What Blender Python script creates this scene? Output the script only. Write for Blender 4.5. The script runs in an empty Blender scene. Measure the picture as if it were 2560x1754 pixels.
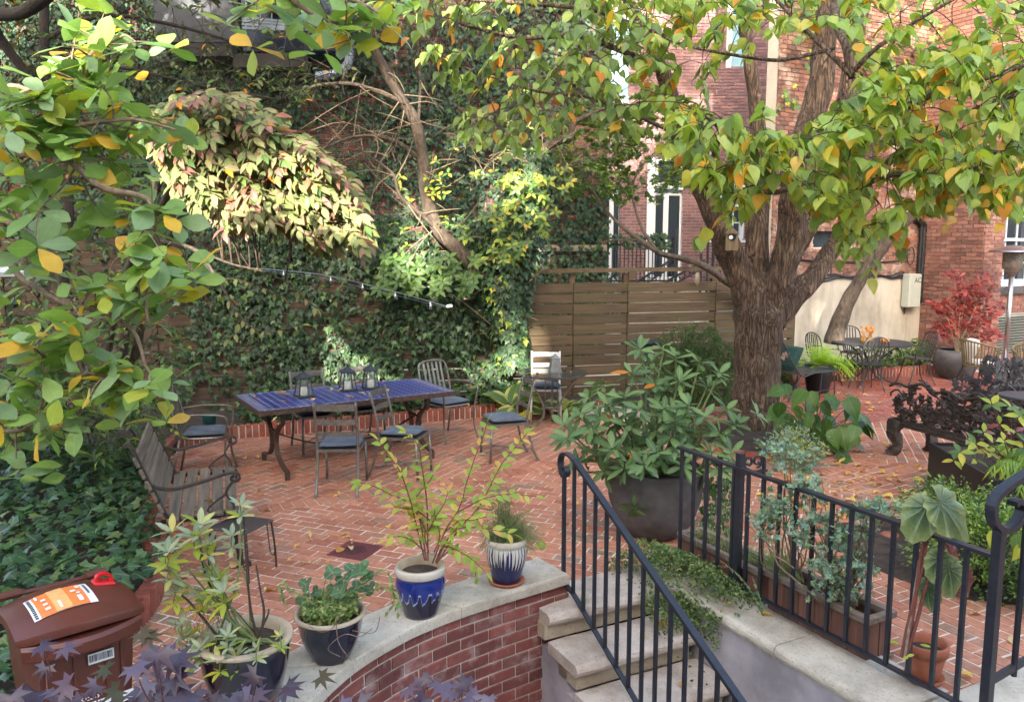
import bpy, math, random
import numpy as np
from mathutils import Vector, Matrix

random.seed(11)
RNG = np.random.default_rng(7)
SC = bpy.context.scene
COL = SC.collection
R = math.radians

# ------------------------------------------------------------------ camera
EYE = Vector((0.0, 0.0, 2.3))
FOC = 2000.0                      # focal length in pixels of a 2560 x 1754 frame
PITCH = math.atan(256 / 2000.0)
cam_data = bpy.data.cameras.new('camera')
cam_data.sensor_width = 36.0
cam_data.sensor_fit = 'HORIZONTAL'
cam_data.lens = 36.0 * FOC / 2560.0
cam_data.clip_start = 0.05
cam_data.clip_end = 500
cam = bpy.data.objects.new('camera', cam_data)
cam.location = EYE
cam.rotation_euler = (math.pi / 2 - PITCH, 0, 0)
COL.objects.link(cam)
SC.camera = cam

# ------------------------------------------------------------------ daylight
SUN_EL, SUN_AZ = R(20), R(4)      # sun behind the viewer, a little to the left
world = bpy.data.worlds.new('World')
SC.world = world
world.use_nodes = True
wn = world.node_tree
sky = wn.nodes.new('ShaderNodeTexSky')
sky.sky_type = 'NISHITA'
sky.sun_disc = False
sky.sun_elevation = SUN_EL
sky.sun_rotation = math.pi + SUN_AZ
sky.air_density = 1.0
sky.dust_density = 6.0
sky.ozone_density = 1.0
wn.links.new(sky.outputs[0], wn.nodes['Background'].inputs[0])
wn.nodes['Background'].inputs[1].default_value = 0.15
sun_data = bpy.data.lights.new('sun', 'SUN')
sun_data.energy = 3.2
sun_data.angle = R(0.6)
sun_data.color = (1.0, 0.93, 0.82)
sun = bpy.data.objects.new('sun', sun_data)
sun_dir = Vector((math.sin(SUN_AZ) * math.cos(SUN_EL), math.cos(SUN_AZ) * math.cos(SUN_EL), -math.sin(SUN_EL)))
sun.rotation_euler = sun_dir.to_track_quat('-Z', 'Y').to_euler()
COL.objects.link(sun)
SC.view_settings.view_transform = 'Standard'
SC.view_settings.look = 'None'
SC.view_settings.exposure = 3.08
SC.view_settings.gamma = 1.0
SC.view_settings.use_curve_mapping = False
SC.render.engine = 'CYCLES'
SC.cycles.use_denoising = True
SC.cycles.max_bounces = 8
SC.cycles.transparent_max_bounces = 8

# ------------------------------------------------------------------ camera matching helpers
_c, _s = math.cos(PITCH), math.sin(PITCH)
def ray(px, py):
    x = (px - 1280) / FOC
    z = -(py - 877) / FOC
    return Vector((x, _c + z * _s, -_s + z * _c))
def P(px, py, y):
    """point of the place seen at that pixel, y metres in front of the viewer"""
    r = ray(px, py)
    return EYE + r * (y / r.y)
def G(px, py, z=0.0):
    """point of the horizontal plane at height z seen at that pixel"""
    r = ray(px, py)
    return EYE + r * ((z - EYE.z) / r.z)
def project(co):
    d = np.asarray(co, float) - np.array(EYE)
    cz = d[..., 1] * _c - d[..., 2] * _s
    cy = d[..., 1] * _s + d[..., 2] * _c
    cz = np.maximum(cz, 1e-3)
    return 1280 + FOC * d[..., 0] / cz, 877 - FOC * cy / cz, cz

# ------------------------------------------------------------------ naming helpers
def tag(o, label=None, cat=None, group=None, kind=None):
    if label: o['label'] = label
    if cat: o['category'] = cat
    if group: o['group'] = group
    if kind: o['kind'] = kind
    return o
def empty(name, loc=(0, 0, 0), rz=0.0, label=None, cat=None, group=None, kind=None):
    o = bpy.data.objects.new(name, None)
    o.empty_display_size = 0.1
    o.location = loc
    o.rotation_euler = (0, 0, rz)
    COL.objects.link(o)
    return tag(o, label, cat, group, kind)
def link(name, me, parent=None, loc=None):
    o = bpy.data.objects.new(name, me)
    COL.objects.link(o)
    if parent is not None: o.parent = parent
    if loc is not None: o.location = loc
    return o
KIDS = {}
def copy_tree(o, parent=None):
    c = o.copy()
    COL.objects.link(c)
    if parent is not None: c.parent = parent
    for ch in [x for x in o.children]:
        copy_tree(ch, c)
    return c

# ------------------------------------------------------------------ mesh building
def frame(d, up=Vector((0, 0, 1))):
    d = d.normalized()
    if abs(d.dot(up)) > 0.98: up = Vector((0, 1, 0)) if abs(d.y) < 0.9 else Vector((1, 0, 0))
    x = d.cross(up).normalized()
    y = x.cross(d).normalized()
    return x, y
def spline(pts, n=6):
    pts = [Vector(p) for p in pts]
    if len(pts) < 3: return pts
    out = []
    for i in range(len(pts) - 1):
        p0 = pts[max(i - 1, 0)]; p1 = pts[i]; p2 = pts[i + 1]; p3 = pts[min(i + 2, len(pts) - 1)]
        for k in range(n):
            t = k / n
            out.append(0.5 * ((2 * p1) + (p2 - p0) * t + (2 * p0 - 5 * p1 + 4 * p2 - p3) * t * t + (3 * p1 - p0 - 3 * p2 + p3) * t ** 3))
    out.append(pts[-1])
    return out
def interp(vals, n):
    xs = np.linspace(0, 1, len(vals))
    return np.interp(np.linspace(0, 1, n), xs, vals)

class MB:
    def __init__(self):
        self.v = []; self.f = []; self.m = []
    def add(self, verts, faces, mi=0):
        b = len(self.v)
        self.v += [tuple(p) for p in verts]
        self.f += [tuple(i + b for i in f) for f in faces]
        self.m += [mi] * len(faces)
        return self
    def box(self, c, s, M=None, mi=0, bev=0.0):
        hx, hy, hz = s[0] / 2, s[1] / 2, s[2] / 2
        c = Vector(c)
        if bev <= 0:
            vs = [Vector((x * hx, y * hy, z * hz)) for z in (-1, 1) for y in (-1, 1) for x in (-1, 1)]
            fs = [(0, 2, 3, 1), (4, 5, 7, 6), (0, 1, 5, 4), (2, 6, 7, 3), (0, 4, 6, 2), (1, 3, 7, 5)]
        else:
            b = min(bev, hx * .9, hy * .9, hz * .9)
            vs = []; fs = []
            for (z, ins) in ((-hz, b), (-hz + b, 0), (hz - b, 0), (hz, b)):
                x = hx - ins; y = hy - ins
                q = b if ins == 0 else b * 0.6
                vs += [Vector((x, y - q, z)), Vector((x - q, y, z)), Vector((-x + q, y, z)), Vector((-x, y - q, z)),
                       Vector((-x, -y + q, z)), Vector((-x + q, -y, z)), Vector((x - q, -y, z)), Vector((x, -y + q, z))]
            for l in range(3):
                for k in range(8):
                    a = l * 8 + k; bb = l * 8 + (k + 1) % 8
                    fs.append((a, bb, bb + 8, a + 8))
            fs.append(tuple(range(7, -1, -1))); fs.append(tuple(range(24, 32)))
        if M is not None: vs = [M @ p for p in vs]
        return self.add([p + c for p in vs], fs, mi)
    def bar(self, a, b, w, h, up=(0, 0, 1), mi=0):
        a = Vector(a); b = Vector(b)
        x, y = frame(b - a, Vector(up))
        vs = []
        for p in (a, b):
            vs += [p + x * w / 2 + y * h / 2, p - x * w / 2 + y * h / 2, p - x * w / 2 - y * h / 2, p + x * w / 2 - y * h / 2]
        fs = [(0, 1, 5, 4), (1, 2, 6, 5), (2, 3, 7, 6), (3, 0, 4, 7), (3, 2, 1, 0), (4, 5, 6, 7)]
        return self.add(vs, fs, mi)
    def ribbon(self, pts, w, h, up=(0, 0, 1), mi=0):
        """flat bar swept along a path: w across 'up', h along it"""
        pts = [Vector(p) for p in pts]; up = Vector(up); vs = []
        for i, p in enumerate(pts):
            d = pts[min(i + 1, len(pts) - 1)] - pts[max(i - 1, 0)]
            side = d.cross(up)
            side = side.normalized() if side.length > 1e-6 else Vector((1, 0, 0))
            n = side.cross(d).normalized()
            vs += [p + side * w / 2 + n * h / 2, p - side * w / 2 + n * h / 2, p - side * w / 2 - n * h / 2, p + side * w / 2 - n * h / 2]
        fs = []
        for i in range(len(pts) - 1):
            a = i * 4
            for k in range(4):
                fs.append((a + k, a + (k + 1) % 4, a + 4 + (k + 1) % 4, a + 4 + k))
        fs.append((3, 2, 1, 0)); e = (len(pts) - 1) * 4
        fs.append((e, e + 1, e + 2, e + 3))
        return self.add(vs, fs, mi)
    def tube(self, pts, r, n=6, mi=0, wob=0.0, cap=True, rng=random):
        pts = [Vector(p) for p in pts]
        if not hasattr(r, '__len__'): r = [r] * len(pts)
        elif len(r) != len(pts): r = interp(r, len(pts))
        vs = []; x = None
        ph = [rng.uniform(0, 6.28) for _ in range(4)]
        for i, p in enumerate(pts):
            d = (pts[min(i + 1, len(pts) - 1)] - pts[max(i - 1, 0)])
            if d.length < 1e-9: d = Vector((0, 0, 1))
            d.normalize()
            if x is None: x, y = frame(d)
            else:
                x = (x - d * x.dot(d)).normalized(); y = x.cross(d)
            for k in range(n):
                a = 2 * math.pi * k / n
                w = 1.0
                if wob: w += wob * (math.sin(3 * a + ph[0] + i * .7) + .6 * math.sin(5 * a + ph[1] - i * .45) + .7 * math.sin(i * 1.3 + ph[2]))
                vs.append(p + (x * math.cos(a) + y * math.sin(a)) * r[i] * w)
        fs = [(i * n + k, i * n + (k + 1) % n, (i + 1) * n + (k + 1) % n, (i + 1) * n + k) for i in range(len(pts) - 1) for k in range(n)]
        if cap:
            fs.append(tuple(range(n - 1, -1, -1))); fs.append(tuple(range((len(pts) - 1) * n, len(pts) * n)))
        return self.add(vs, fs, mi)
    def lathe(self, prof, n=24, c=(0, 0, 0), mi=0, jit=0.0):
        c = Vector(c); vs = []
        for (r, z) in prof:
            for k in range(n):
                a = 2 * math.pi * k / n
                rr = r * (1 + jit * math.sin(3 * a + z * 7))
                vs.append(c + Vector((rr * math.cos(a), rr * math.sin(a), z)))
        fs = [(i * n + k, i * n + (k + 1) % n, (i + 1) * n + (k + 1) % n, (i + 1) * n + k) for i in range(len(prof) - 1) for k in range(n)]
        return self.add(vs, fs, mi)
    def disc(self, c, r, n=24, mi=0, ry=None):
        c = Vector(c); ry = ry or r
        self.add([c + Vector((r * math.cos(2 * math.pi * k / n), ry * math.sin(2 * math.pi * k / n), 0)) for k in range(n)], [tuple(range(n))], mi)
        return self
    def prism(self, poly, z0, z1, mi=0):
        n = len(poly)
        vs = [(p[0], p[1], z0) for p in poly] + [(p[0], p[1], z1) for p in poly]
        fs = [(i, (i + 1) % n, n + (i + 1) % n, n + i) for i in range(n)] + [tuple(range(n - 1, -1, -1)), tuple(range(n, 2 * n))]
        return self.add(vs, fs, mi)
    def mesh(self, name, mats, smooth=False, off=None):
        me = bpy.data.meshes.new(name)
        vs = self.v
        if off is not None: vs = [(p[0] - off[0], p[1] - off[1], p[2] - off[2]) for p in vs]
        me.from_pydata(vs, [], self.f)
        if not isinstance(mats, (list, tuple)): mats = [mats]
        for m in mats: me.materials.append(m)
        if len(mats) > 1: me.polygons.foreach_set('material_index', np.array(self.m, np.int32))
        if smooth: me.polygons.foreach_set('use_smooth', np.ones(len(self.f), bool))
        me.update()
        return me
    def build(self, name, mats, parent=None, smooth=False, off=None, loc=None):
        return link(name, self.mesh(name, mats, smooth, off), parent, loc)

def fast_mesh(name, verts, faces, mats, mat_idx=None, uv=None, smooth=False):
    """numpy mesh: faces is an (n,k) array of equal-sided faces"""
    me = bpy.data.meshes.new(name)
    n, k = faces.shape
    me.vertices.add(len(verts)); me.vertices.foreach_set('co', np.ascontiguousarray(verts, np.float32).ravel())
    me.loops.add(n * k); me.loops.foreach_set('vertex_index', np.ascontiguousarray(faces, np.int32).ravel())
    me.polygons.add(n); me.polygons.foreach_set('loop_start', np.arange(0, n * k, k, dtype=np.int32))
    for m in mats: me.materials.append(m)
    if mat_idx is not None: me.polygons.foreach_set('material_index', mat_idx.astype(np.int32))
    if smooth: me.polygons.foreach_set('use_smooth', np.ones(n, bool))
    if uv is not None:
        l = me.uv_layers.new(name='UVMap')
        l.data.foreach_set('uv', np.ascontiguousarray(uv, np.float32).ravel())
    me.update(calc_edges=True)
    return me

# ------------------------------------------------------------------ materials
def nodes(name):
    m = bpy.data.materials.new(name); m.use_nodes = True
    nt = m.node_tree
    return m, nt, nt.nodes['Principled BSDF']
def N(nt, t, **kw):
    n = nt.nodes.new(t)
    for k, v in kw.items(): setattr(n, k, v)
    return n
def ramp(nt, fac, stops):
    r = N(nt, 'ShaderNodeValToRGB')
    e = r.color_ramp.elements
    while len(e) < len(stops): e.new(0.5)
    for i, (p, c) in enumerate(stops):
        e[i].position = p; e[i].color = (*c, 1) if len(c) == 3 else c
    nt.links.new(fac, r.inputs[0])
    return r.outputs[0]
def noise(nt, scale, detail=4, vec=None, rough=.6):
    n = N(nt, 'ShaderNodeTexNoise')
    n.inputs['Scale'].default_value = scale; n.inputs['Detail'].default_value = detail; n.inputs['Roughness'].default_value = rough
    if vec is not None: nt.links.new(vec, n.inputs['Vector'])
    return n.outputs[0]
def coords(nt, kind='Object', scale=None):
    t = N(nt, 'ShaderNodeTexCoord').outputs[kind]
    if scale:
        mp = N(nt, 'ShaderNodeMapping'); mp.inputs['Scale'].default_value = scale
        nt.links.new(t, mp.inputs[0]); t = mp.outputs[0]
    return t
def worldpos(nt, scale=None):
    t = N(nt, 'ShaderNodeNewGeometry').outputs['Position']
    if scale:
        mp = N(nt, 'ShaderNodeMapping'); mp.inputs['Scale'].default_value = scale
        nt.links.new(t, mp.inputs[0]); t = mp.outputs[0]
    return t
def mixc(nt, fac, a, b, mode='MIX'):
    m = N(nt, 'ShaderNodeMix', data_type='RGBA', blend_type=mode)
    for i, v in ((0, fac), (6, a), (7, b)):
        if isinstance(v, (int, float)): m.inputs[i].default_value = v
        elif isinstance(v, tuple): m.inputs[i].default_value = (*v, 1)
        else: nt.links.new(v, m.inputs[i])
    return m.outputs[2]
def math_(nt, op, a, b=0.0):
    m = N(nt, 'ShaderNodeMath', operation=op)
    for i, v in ((0, a), (1, b)):
        if isinstance(v, (int, float)): m.inputs[i].default_value = v
        else: nt.links.new(v, m.inputs[i])
    return m.outputs[0]
def bump(nt, bsdf, h, strength=.4, dist=.01):
    b = N(nt, 'ShaderNodeBump'); b.inputs['Strength'].default_value = strength; b.inputs['Distance'].default_value = dist
    nt.links.new(h, b.inputs['Height']); nt.links.new(b.outputs[0], bsdf.inputs['Normal'])
def rnd(nt):
    """one random number for each loose piece of each object"""
    a = N(nt, 'ShaderNodeNewGeometry').outputs['Random Per Island']
    b = N(nt, 'ShaderNodeObjectInfo').outputs['Random']
    return math_(nt, 'FRACT', math_(nt, 'ADD', a, b))
def plain(name, col, rough=.6, metal=0.0, var=.25, scale=8.0, bmp=.0, spec=None, bscale=60):
    m, nt, b = nodes(name)
    n = noise(nt, scale, 5, worldpos(nt))
    d = tuple(c * (1 - var) for c in col); l = tuple(min(1, c * (1 + var)) for c in col)
    nt.links.new(ramp(nt, n, [(.3, d), (.7, l)]), b.inputs['Base Color'])
    b.inputs['Roughness'].default_value = rough; b.inputs['Metallic'].default_value = metal
    if spec is not None: b.inputs['Specular IOR Level'].default_value = spec
    if bmp: bump(nt, b, noise(nt, bscale, 4, worldpos(nt)), bmp, .004)
    return m
def brick_mat(name, stops, wear=(.62, .5, .42), wear_amt=.25, rough=.85, wscale=5.0):
    m, nt, b = nodes(name)
    c = ramp(nt, rnd(nt), stops)
    c = mixc(nt, .55, c, ramp(nt, noise(nt, 22, 6, worldpos(nt)), [(.3, (.55, .52, .5)), (.72, (1.25, 1.2, 1.15))]), 'MULTIPLY')
    c = mixc(nt, .6, c, ramp(nt, noise(nt, 1.1, 7, worldpos(nt), .7), [(.34, (.62, .58, .55)), (.5, (1, 1, 1)), (.7, (1.12, 1.1, 1.08))]), 'MULTIPLY')
    w = ramp(nt, noise(nt, wscale, 8, worldpos(nt), .72), [(.52, (0, 0, 0)), (.75, (1, 1, 1))])
    c = mixc(nt, math_(nt, 'MULTIPLY', w, wear_amt), c, wear)
    nt.links.new(c, b.inputs['Base Color'])
    b.inputs['Roughness'].default_value = rough
    bump(nt, b, noise(nt, 90, 5, worldpos(nt)), .5, .004)
    return m
def leaf_mat(name, stops, trans=.32, rough=.5, vein=.18, spec=.4, edge=None):
    m, nt, b = nodes(name)
    c = ramp(nt, rnd(nt), stops)
    c = mixc(nt, .35, c, ramp(nt, noise(nt, 14, 4, worldpos(nt)), [(.3, (.6, .6, .6)), (.7, (1.3, 1.3, 1.25))]), 'MULTIPLY')
    uv = N(nt, 'ShaderNodeTexCoord').outputs['UV']
    sx = N(nt, 'ShaderNodeSeparateXYZ'); nt.links.new(uv, sx.inputs[0])
    au = math_(nt, 'ABSOLUTE', math_(nt, 'SUBTRACT', sx.outputs[0], .5))
    mid = math_(nt, 'LESS_THAN', au, .022)
    ph = math_(nt, 'SUBTRACT', math_(nt, 'MULTIPLY', sx.outputs[1], 46.0), math_(nt, 'MULTIPLY', au, 44.0))
    side = math_(nt, 'GREATER_THAN', math_(nt, 'SINE', ph), .86)
    v = math_(nt, 'MULTIPLY', math_(nt, 'MAXIMUM', mid, math_(nt, 'MULTIPLY', side, .55)), vein)
    c = mixc(nt, v, c, (.62, .66, .36))
    if edge:
        w = ramp(nt, au, [(.30, (0, 0, 0)), (.36, (1, 1, 1))])
        c = mixc(nt, w, c, edge)
    nt.links.new(c, b.inputs['Base Color'])
    b.inputs['Roughness'].default_value = rough
    b.inputs['Specular IOR Level'].default_value = spec
    tr = N(nt, 'ShaderNodeBsdfTranslucent')
    tc = mixc(nt, 1.0, c, (1.5, 1.45, .7), 'MULTIPLY')
    nt.links.new(tc, tr.inputs[0])
    mx = N(nt, 'ShaderNodeMixShader'); mx.inputs[0].default_value = trans
    nt.links.new(b.outputs[0], mx.inputs[1]); nt.links.new(tr.outputs[0], mx.inputs[2])
    nt.links.new(mx.outputs[0], nt.nodes['Material Output'].inputs[0])
    return m
def bark_mat(name, a, b2, scale=(9, 9, 2.2), moss=None, strength=.9):
    m, nt, b = nodes(name)
    p = worldpos(nt, scale)
    n = noise(nt, 3.0, 8, p, .72)
    c = ramp(nt, n, [(.34, a), (.55, tuple((x + y) / 2 for x, y in zip(a, b2))), (.68, b2)])
    if moss:
        w = ramp(nt, noise(nt, 4, 6, worldpos(nt)), [(.55, (0, 0, 0)), (.72, (1, 1, 1))])
        c = mixc(nt, math_(nt, 'MULTIPLY', w, .7), c, moss)
    nt.links.new(c, b.inputs['Base Color']); b.inputs['Roughness'].default_value = .95
    bump(nt, b, n, strength, .05)
    return m
def wood_mat(name, dark, light, axis=0, moss=None, rough=.85):
    m, nt, b = nodes(name)
    sc = [22, 22, 22]; sc[axis] = 1.2
    oc = N(nt, 'ShaderNodeTexCoord').outputs['Object']
    off = N(nt, 'ShaderNodeVectorMath', operation='ADD'); nt.links.new(oc, off.inputs[0])
    cmb = N(nt, 'ShaderNodeCombineXYZ'); r = math_(nt, 'MULTIPLY', rnd(nt), 40.0)
    for i in range(3): nt.links.new(r, cmb.inputs[i])
    nt.links.new(cmb.outputs[0], off.inputs[1])
    mp = N(nt, 'ShaderNodeMapping'); mp.inputs['Scale'].default_value = sc; nt.links.new(off.outputs[0], mp.inputs[0])
    n = noise(nt, 1.6, 8, mp.outputs[0], .7)
    c = ramp(nt, n, [(.3, dark), (.7, light)])
    c = mixc(nt, .6, c, ramp(nt, rnd(nt), [(0, (.65, .62, .6)), (1, (1.3, 1.25, 1.2))]), 'MULTIPLY')
    if moss:
        w = ramp(nt, noise(nt, 2.2, 6, worldpos(nt)), [(.45, (0, 0, 0)), (.7, (1, 1, 1))])
        c = mixc(nt, math_(nt, 'MULTIPLY', w, .55), c, moss)
    nt.links.new(c, b.inputs['Base Color']); b.inputs['Roughness'].default_value = rough
    bump(nt, b, n, .5, .006)
    return m
def stone_mat(name, base, dark, speck=(.9, .86, .8), rough=.9):
    m, nt, b = nodes(name)
    c = ramp(nt, noise(nt, 3.0, 8, worldpos(nt), .7), [(.32, dark), (.62, base)])
    sp = ramp(nt, noise(nt, 70, 3, worldpos(nt)), [(.3, (.25, .22, .2)), (.42, (1, 1, 1)), (.62, (1, 1, 1)), (.75, speck)])
    c = mixc(nt, .55, c, sp, 'MULTIPLY')
    nt.links.new(c, b.inputs['Base Color']); b.inputs['Roughness'].default_value = rough
    bump(nt, b, noise(nt, 55, 8, worldpos(nt), .75), .65, .006)
    return m
def glass_mat(name, tint=(.02, .03, .04), rough=.06, alpha=None):
    m, nt, b = nodes(name)
    b.inputs['Base Color'].default_value = (*tint, 1); b.inputs['Roughness'].default_value = rough
    b.inputs['Specular IOR Level'].default_value = .8
    if alpha is not None:
        tr = N(nt, 'ShaderNodeBsdfTransparent'); mx = N(nt, 'ShaderNodeMixShader'); mx.inputs[0].default_value = alpha
        nt.links.new(tr.outputs[0], mx.inputs[1]); nt.links.new(b.outputs[0], mx.inputs[2])
        nt.links.new(mx.outputs[0], nt.nodes['Material Output'].inputs[0])
    return m

M = {}
M['pave'] = brick_mat('pavement_brick', [(0, (.35, .125, .072)), (.3, (.44, .175, .10)), (.62, (.51, .22, .13)), (.88, (.45, .20, .12)), (.95, (.33, .19, .125)), (1, (.27, .185, .125))], (.55, .36, .27), .3)
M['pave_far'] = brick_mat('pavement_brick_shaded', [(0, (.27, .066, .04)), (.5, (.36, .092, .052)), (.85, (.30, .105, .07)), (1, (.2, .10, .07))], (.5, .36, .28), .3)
M['mortar'] = stone_mat('pale_mortar', (.70, .60, .47), (.48, .39, .30))
M['kerb_brick'] = brick_mat('edging_brick', [(0, (.22, .055, .035)), (.5, (.33, .085, .05)), (1, (.27, .11, .07))], (.5, .4, .33), .35)
M['wall_brick'] = brick_mat('red_wall_brick', [(0, (.15, .045, .036)), (.35, (.21, .06, .048)), (.7, (.27, .078, .06)), (1, (.20, .085, .07))], (.62, .5, .46), .55, wscale=6)
M['wall_mortar'] = stone_mat('wall_mortar', (.62, .53, .43), (.42, .34, .28))
M['house_brick'] = brick_mat('plum_house_brick', [(0, (.13, .075, .078)), (.5, (.20, .105, .105)), (1, (.26, .145, .135))], (.5, .42, .42), .25)
M['house_mortar'] = stone_mat('house_mortar', (.46, .41, .40), (.34, .30, .30))
M['pier_brick'] = brick_mat('brown_pier_brick', [(0, (.16, .075, .055)), (.5, (.25, .11, .08)), (1, (.32, .16, .115))], (.5, .40, .34), .3)
M['ivy_brick'] = brick_mat('dim_ivy_wall_brick', [(0, (.08, .045, .04)), (.5, (.15, .065, .05)), (1, (.20, .09, .065))], (.3, .25, .22), .3)
M['old_brick'] = brick_mat('old_red_brick', [(0, (.10, .055, .045)), (.4, (.20, .09, .062)), (.8, (.27, .12, .08)), (1, (.24, .15, .11))], (.66, .58, .47), .75, wscale=2.4)
M['old_mortar'] = stone_mat('old_mortar', (.55, .48, .38), (.40, .33, .26))
M['stone'] = stone_mat('speckled_cream_stone', (.60, .53, .42), (.33, .28, .21))
M['stone_step'] = stone_mat('worn_step_stone', (.58, .49, .41), (.32, .25, .19))
M['stone_riser'] = stone_mat('tan_riser_stone', (.50, .41, .29), (.33, .26, .18))
M['stucco_grey'] = plain('lilac_grey_stucco', (.37, .335, .345), .9, 0, .34, 2.6, .5, bscale=25)
M['soil'] = plain('dark_soil', (.045, .03, .02), 1, 0, .6, 14, .9)
M['black_iron'] = plain('black_painted_iron', (.017, .019, .026), .42, 0, .3, 30, .15)
M['pewter'] = plain('pewter_metal', (.20, .18, .155), .42, .55, .3, 25, .12)
M['rust_iron'] = plain('brown_rusted_iron', (.085, .05, .035), .7, .3, .4, 25, .25)
M['cast_iron'] = plain('dark_cast_iron', (.058, .042, .034), .6, .2, .5, 30, .4)
M['grey_metal'] = plain('grey_wire_metal', (.045, .047, .05), .5, .3, .3, 20)
M['steel'] = plain('brushed_steel', (.42, .42, .43), .28, .95, .12, 12)
M['white_metal'] = plain('white_paint_and_sunlit_metal', (.75, .74, .7), .45, 0, .08, 12)  # on one chair this white is sunlight put into the colour
M['white_paint'] = plain('white_paint', (.56, .60, .64), .5, 0, .06, 6)
M['blue_white'] = plain('pale_blue_paint', (.22, .40, .47), .5, 0, .08, 2)
M['cushion'] = plain('slate_blue_cushion', (.115, .135, .165), .95, 0, .3, 9, .5)
M['navy_cushion'] = plain('navy_cushion', (.02, .03, .06), .95, 0, .3, 9, .5)
M['candle'] = plain('ivory_wax', (.82, .76, .58), .5, 0, .05, 5)
M['glass'] = glass_mat('window_glass')
M['clear'] = glass_mat('clear_pane', (.25, .28, .26), .05, .22)
M['table_glass'] = glass_mat('smoky_table_glass', (.05, .055, .05), .07, .8)
M['terracotta'] = plain('terracotta', (.36, .115, .06), .8, 0, .2, 12, .2)
M['charcoal'] = plain('charcoal_planter', (.075, .068, .066), .75, 0, .55, 5, .4)
M['black_planter'] = plain('black_planter_box', (.014, .016, .02), .45, 0, .2, 6)
M['bin'] = plain('brown_bin_plastic', (.115, .031, .019), .38, 0, .16, 5, .05)
M['bin_red'] = plain('red_handle_plastic', (.62, .012, .018), .35, 0, .08, 6)
M['white_label'] = plain('white_label', (.80, .79, .78), .5, 0, .04, 20)
M['orange_print'] = plain('orange_print', (.82, .22, .05), .5, 0, .12, 30)
M['peach_print'] = plain('peach_print', (.86, .40, .14), .5, 0, .15, 40)
M['ink'] = plain('black_ink', (.02, .02, .02), .6, 0, .1, 20)
M['bench_wood'] = wood_mat('weathered_bench_wood', (.07, .052, .036), (.26, .205, .15), 0, (.13, .125, .07))
M['fence_wood'] = wood_mat('mossy_fence_wood', (.05, .032, .017), (.16, .108, .058), 0, (.085, .08, .028))
M['fence_dark'] = wood_mat('dark_fence_wood', (.035, .022, .014), (.12, .075, .045), 0)
M['planter_wood'] = wood_mat('cedar_planter_wood', (.09, .04, .028), (.22, .10, .065), 2)
M['planter_trim'] = wood_mat('grey_planter_trim', (.11, .075, .055), (.29, .22, .165), 1)
M['birdhouse'] = wood_mat('birdhouse_wood', (.10, .07, .04), (.32, .24, .14), 2)
M['stucco'] = None
def ridged_bark(name):
    m, nt, b = nodes(name)
    w = N(nt, 'ShaderNodeVectorMath', operation='ADD'); wp_ = worldpos(nt, (1, 1, .13)); nt.links.new(wp_, w.inputs[0])
    nz = N(nt, 'ShaderNodeTexNoise'); nz.inputs['Scale'].default_value = 5; nz.inputs['Detail'].default_value = 3; nt.links.new(wp_, nz.inputs['Vector'])
    sc = N(nt, 'ShaderNodeVectorMath', operation='SCALE'); sc.inputs['Scale'].default_value = .30; nt.links.new(nz.outputs[1], sc.inputs[0]); nt.links.new(sc.outputs[0], w.inputs[1])
    vo = N(nt, 'ShaderNodeTexVoronoi', feature='DISTANCE_TO_EDGE'); vo.inputs['Scale'].default_value = 24; nt.links.new(w.outputs[0], vo.inputs['Vector'])
    crack = ramp(nt, vo.outputs['Distance'], [(.0, (.25, .25, .25)), (.16, (1, 1, 1))])
    n2 = noise(nt, 9, 8, worldpos(nt, (1, 1, .5)), .75)
    c = ramp(nt, n2, [(.3, (.07, .042, .026)), (.5, (.16, .10, .062)), (.68, (.30, .205, .13))])
    c = mixc(nt, crack, (.035, .021, .013), c)
    mo = ramp(nt, noise(nt, 3, 6, worldpos(nt)), [(.55, (0, 0, 0)), (.72, (1, 1, 1))])
    c = mixc(nt, math_(nt, 'MULTIPLY', mo, .35), c, (.12, .115, .055))
    nt.links.new(c, b.inputs['Base Color']); b.inputs['Roughness'].default_value = .95
    bump(nt, b, math_(nt, 'ADD', math_(nt, 'MULTIPLY', crack, 1.0), math_(nt, 'MULTIPLY', n2, 1.1)), .9, .03)
    return m
M['bark'] = ridged_bark('ridged_brown_bark')
M['bark_old'] = bark_mat('old_bark', (.026, .014, .008), (.24, .15, .09), (6, 6, 1.1), (.085, .08, .04), 1.0)
M['bark_smooth'] = bark_mat('grey_brown_bark', (.035, .025, .018), (.16, .118, .082), (6, 6, 3), None, .5)
M['bark_dark'] = bark_mat('dark_bark', (.014, .010, .008), (.055, .04, .03), (9, 9, 3), None, .5)
M['twig'] = bark_mat('tan_twig_bark', (.13, .085, .05), (.36, .27, .18), (12, 12, 5), None, .3)
M['twig_dark'] = bark_mat('dark_twig_bark', (.03, .02, .015), (.13, .09, .06), (12, 12, 5), None, .3)
M['stem_green'] = plain('green_stem', (.16, .20, .07), .7, 0, .3, 20)
M['stem_red'] = plain('reddish_stem', (.16, .05, .035), .7, 0, .3, 20)
M['rope'] = plain('olive_rope_weave', (.16, .12, .055), .8, 0, .3, 30)
M['pillow'] = plain('cream_pillow', (.74, .69, .60), .95, 0, .1, 8)
M['ac_box'] = plain('pale_green_grey_box', (.40, .42, .35), .5, 0, .08, 5)
M['cable'] = plain('black_cable', (.012, .012, .013), .55, 0, .2, 10)
# ================================================================== the setting
A28 = R(28)
U = Vector((math.cos(A28), math.sin(A28), 0)); V = Vector((-math.sin(A28), math.cos(A28), 0))
def dotu(p): return p[0] * U.x + p[1] * U.y
def dotv(p): return p[0] * V.x + p[1] * V.y

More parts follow.
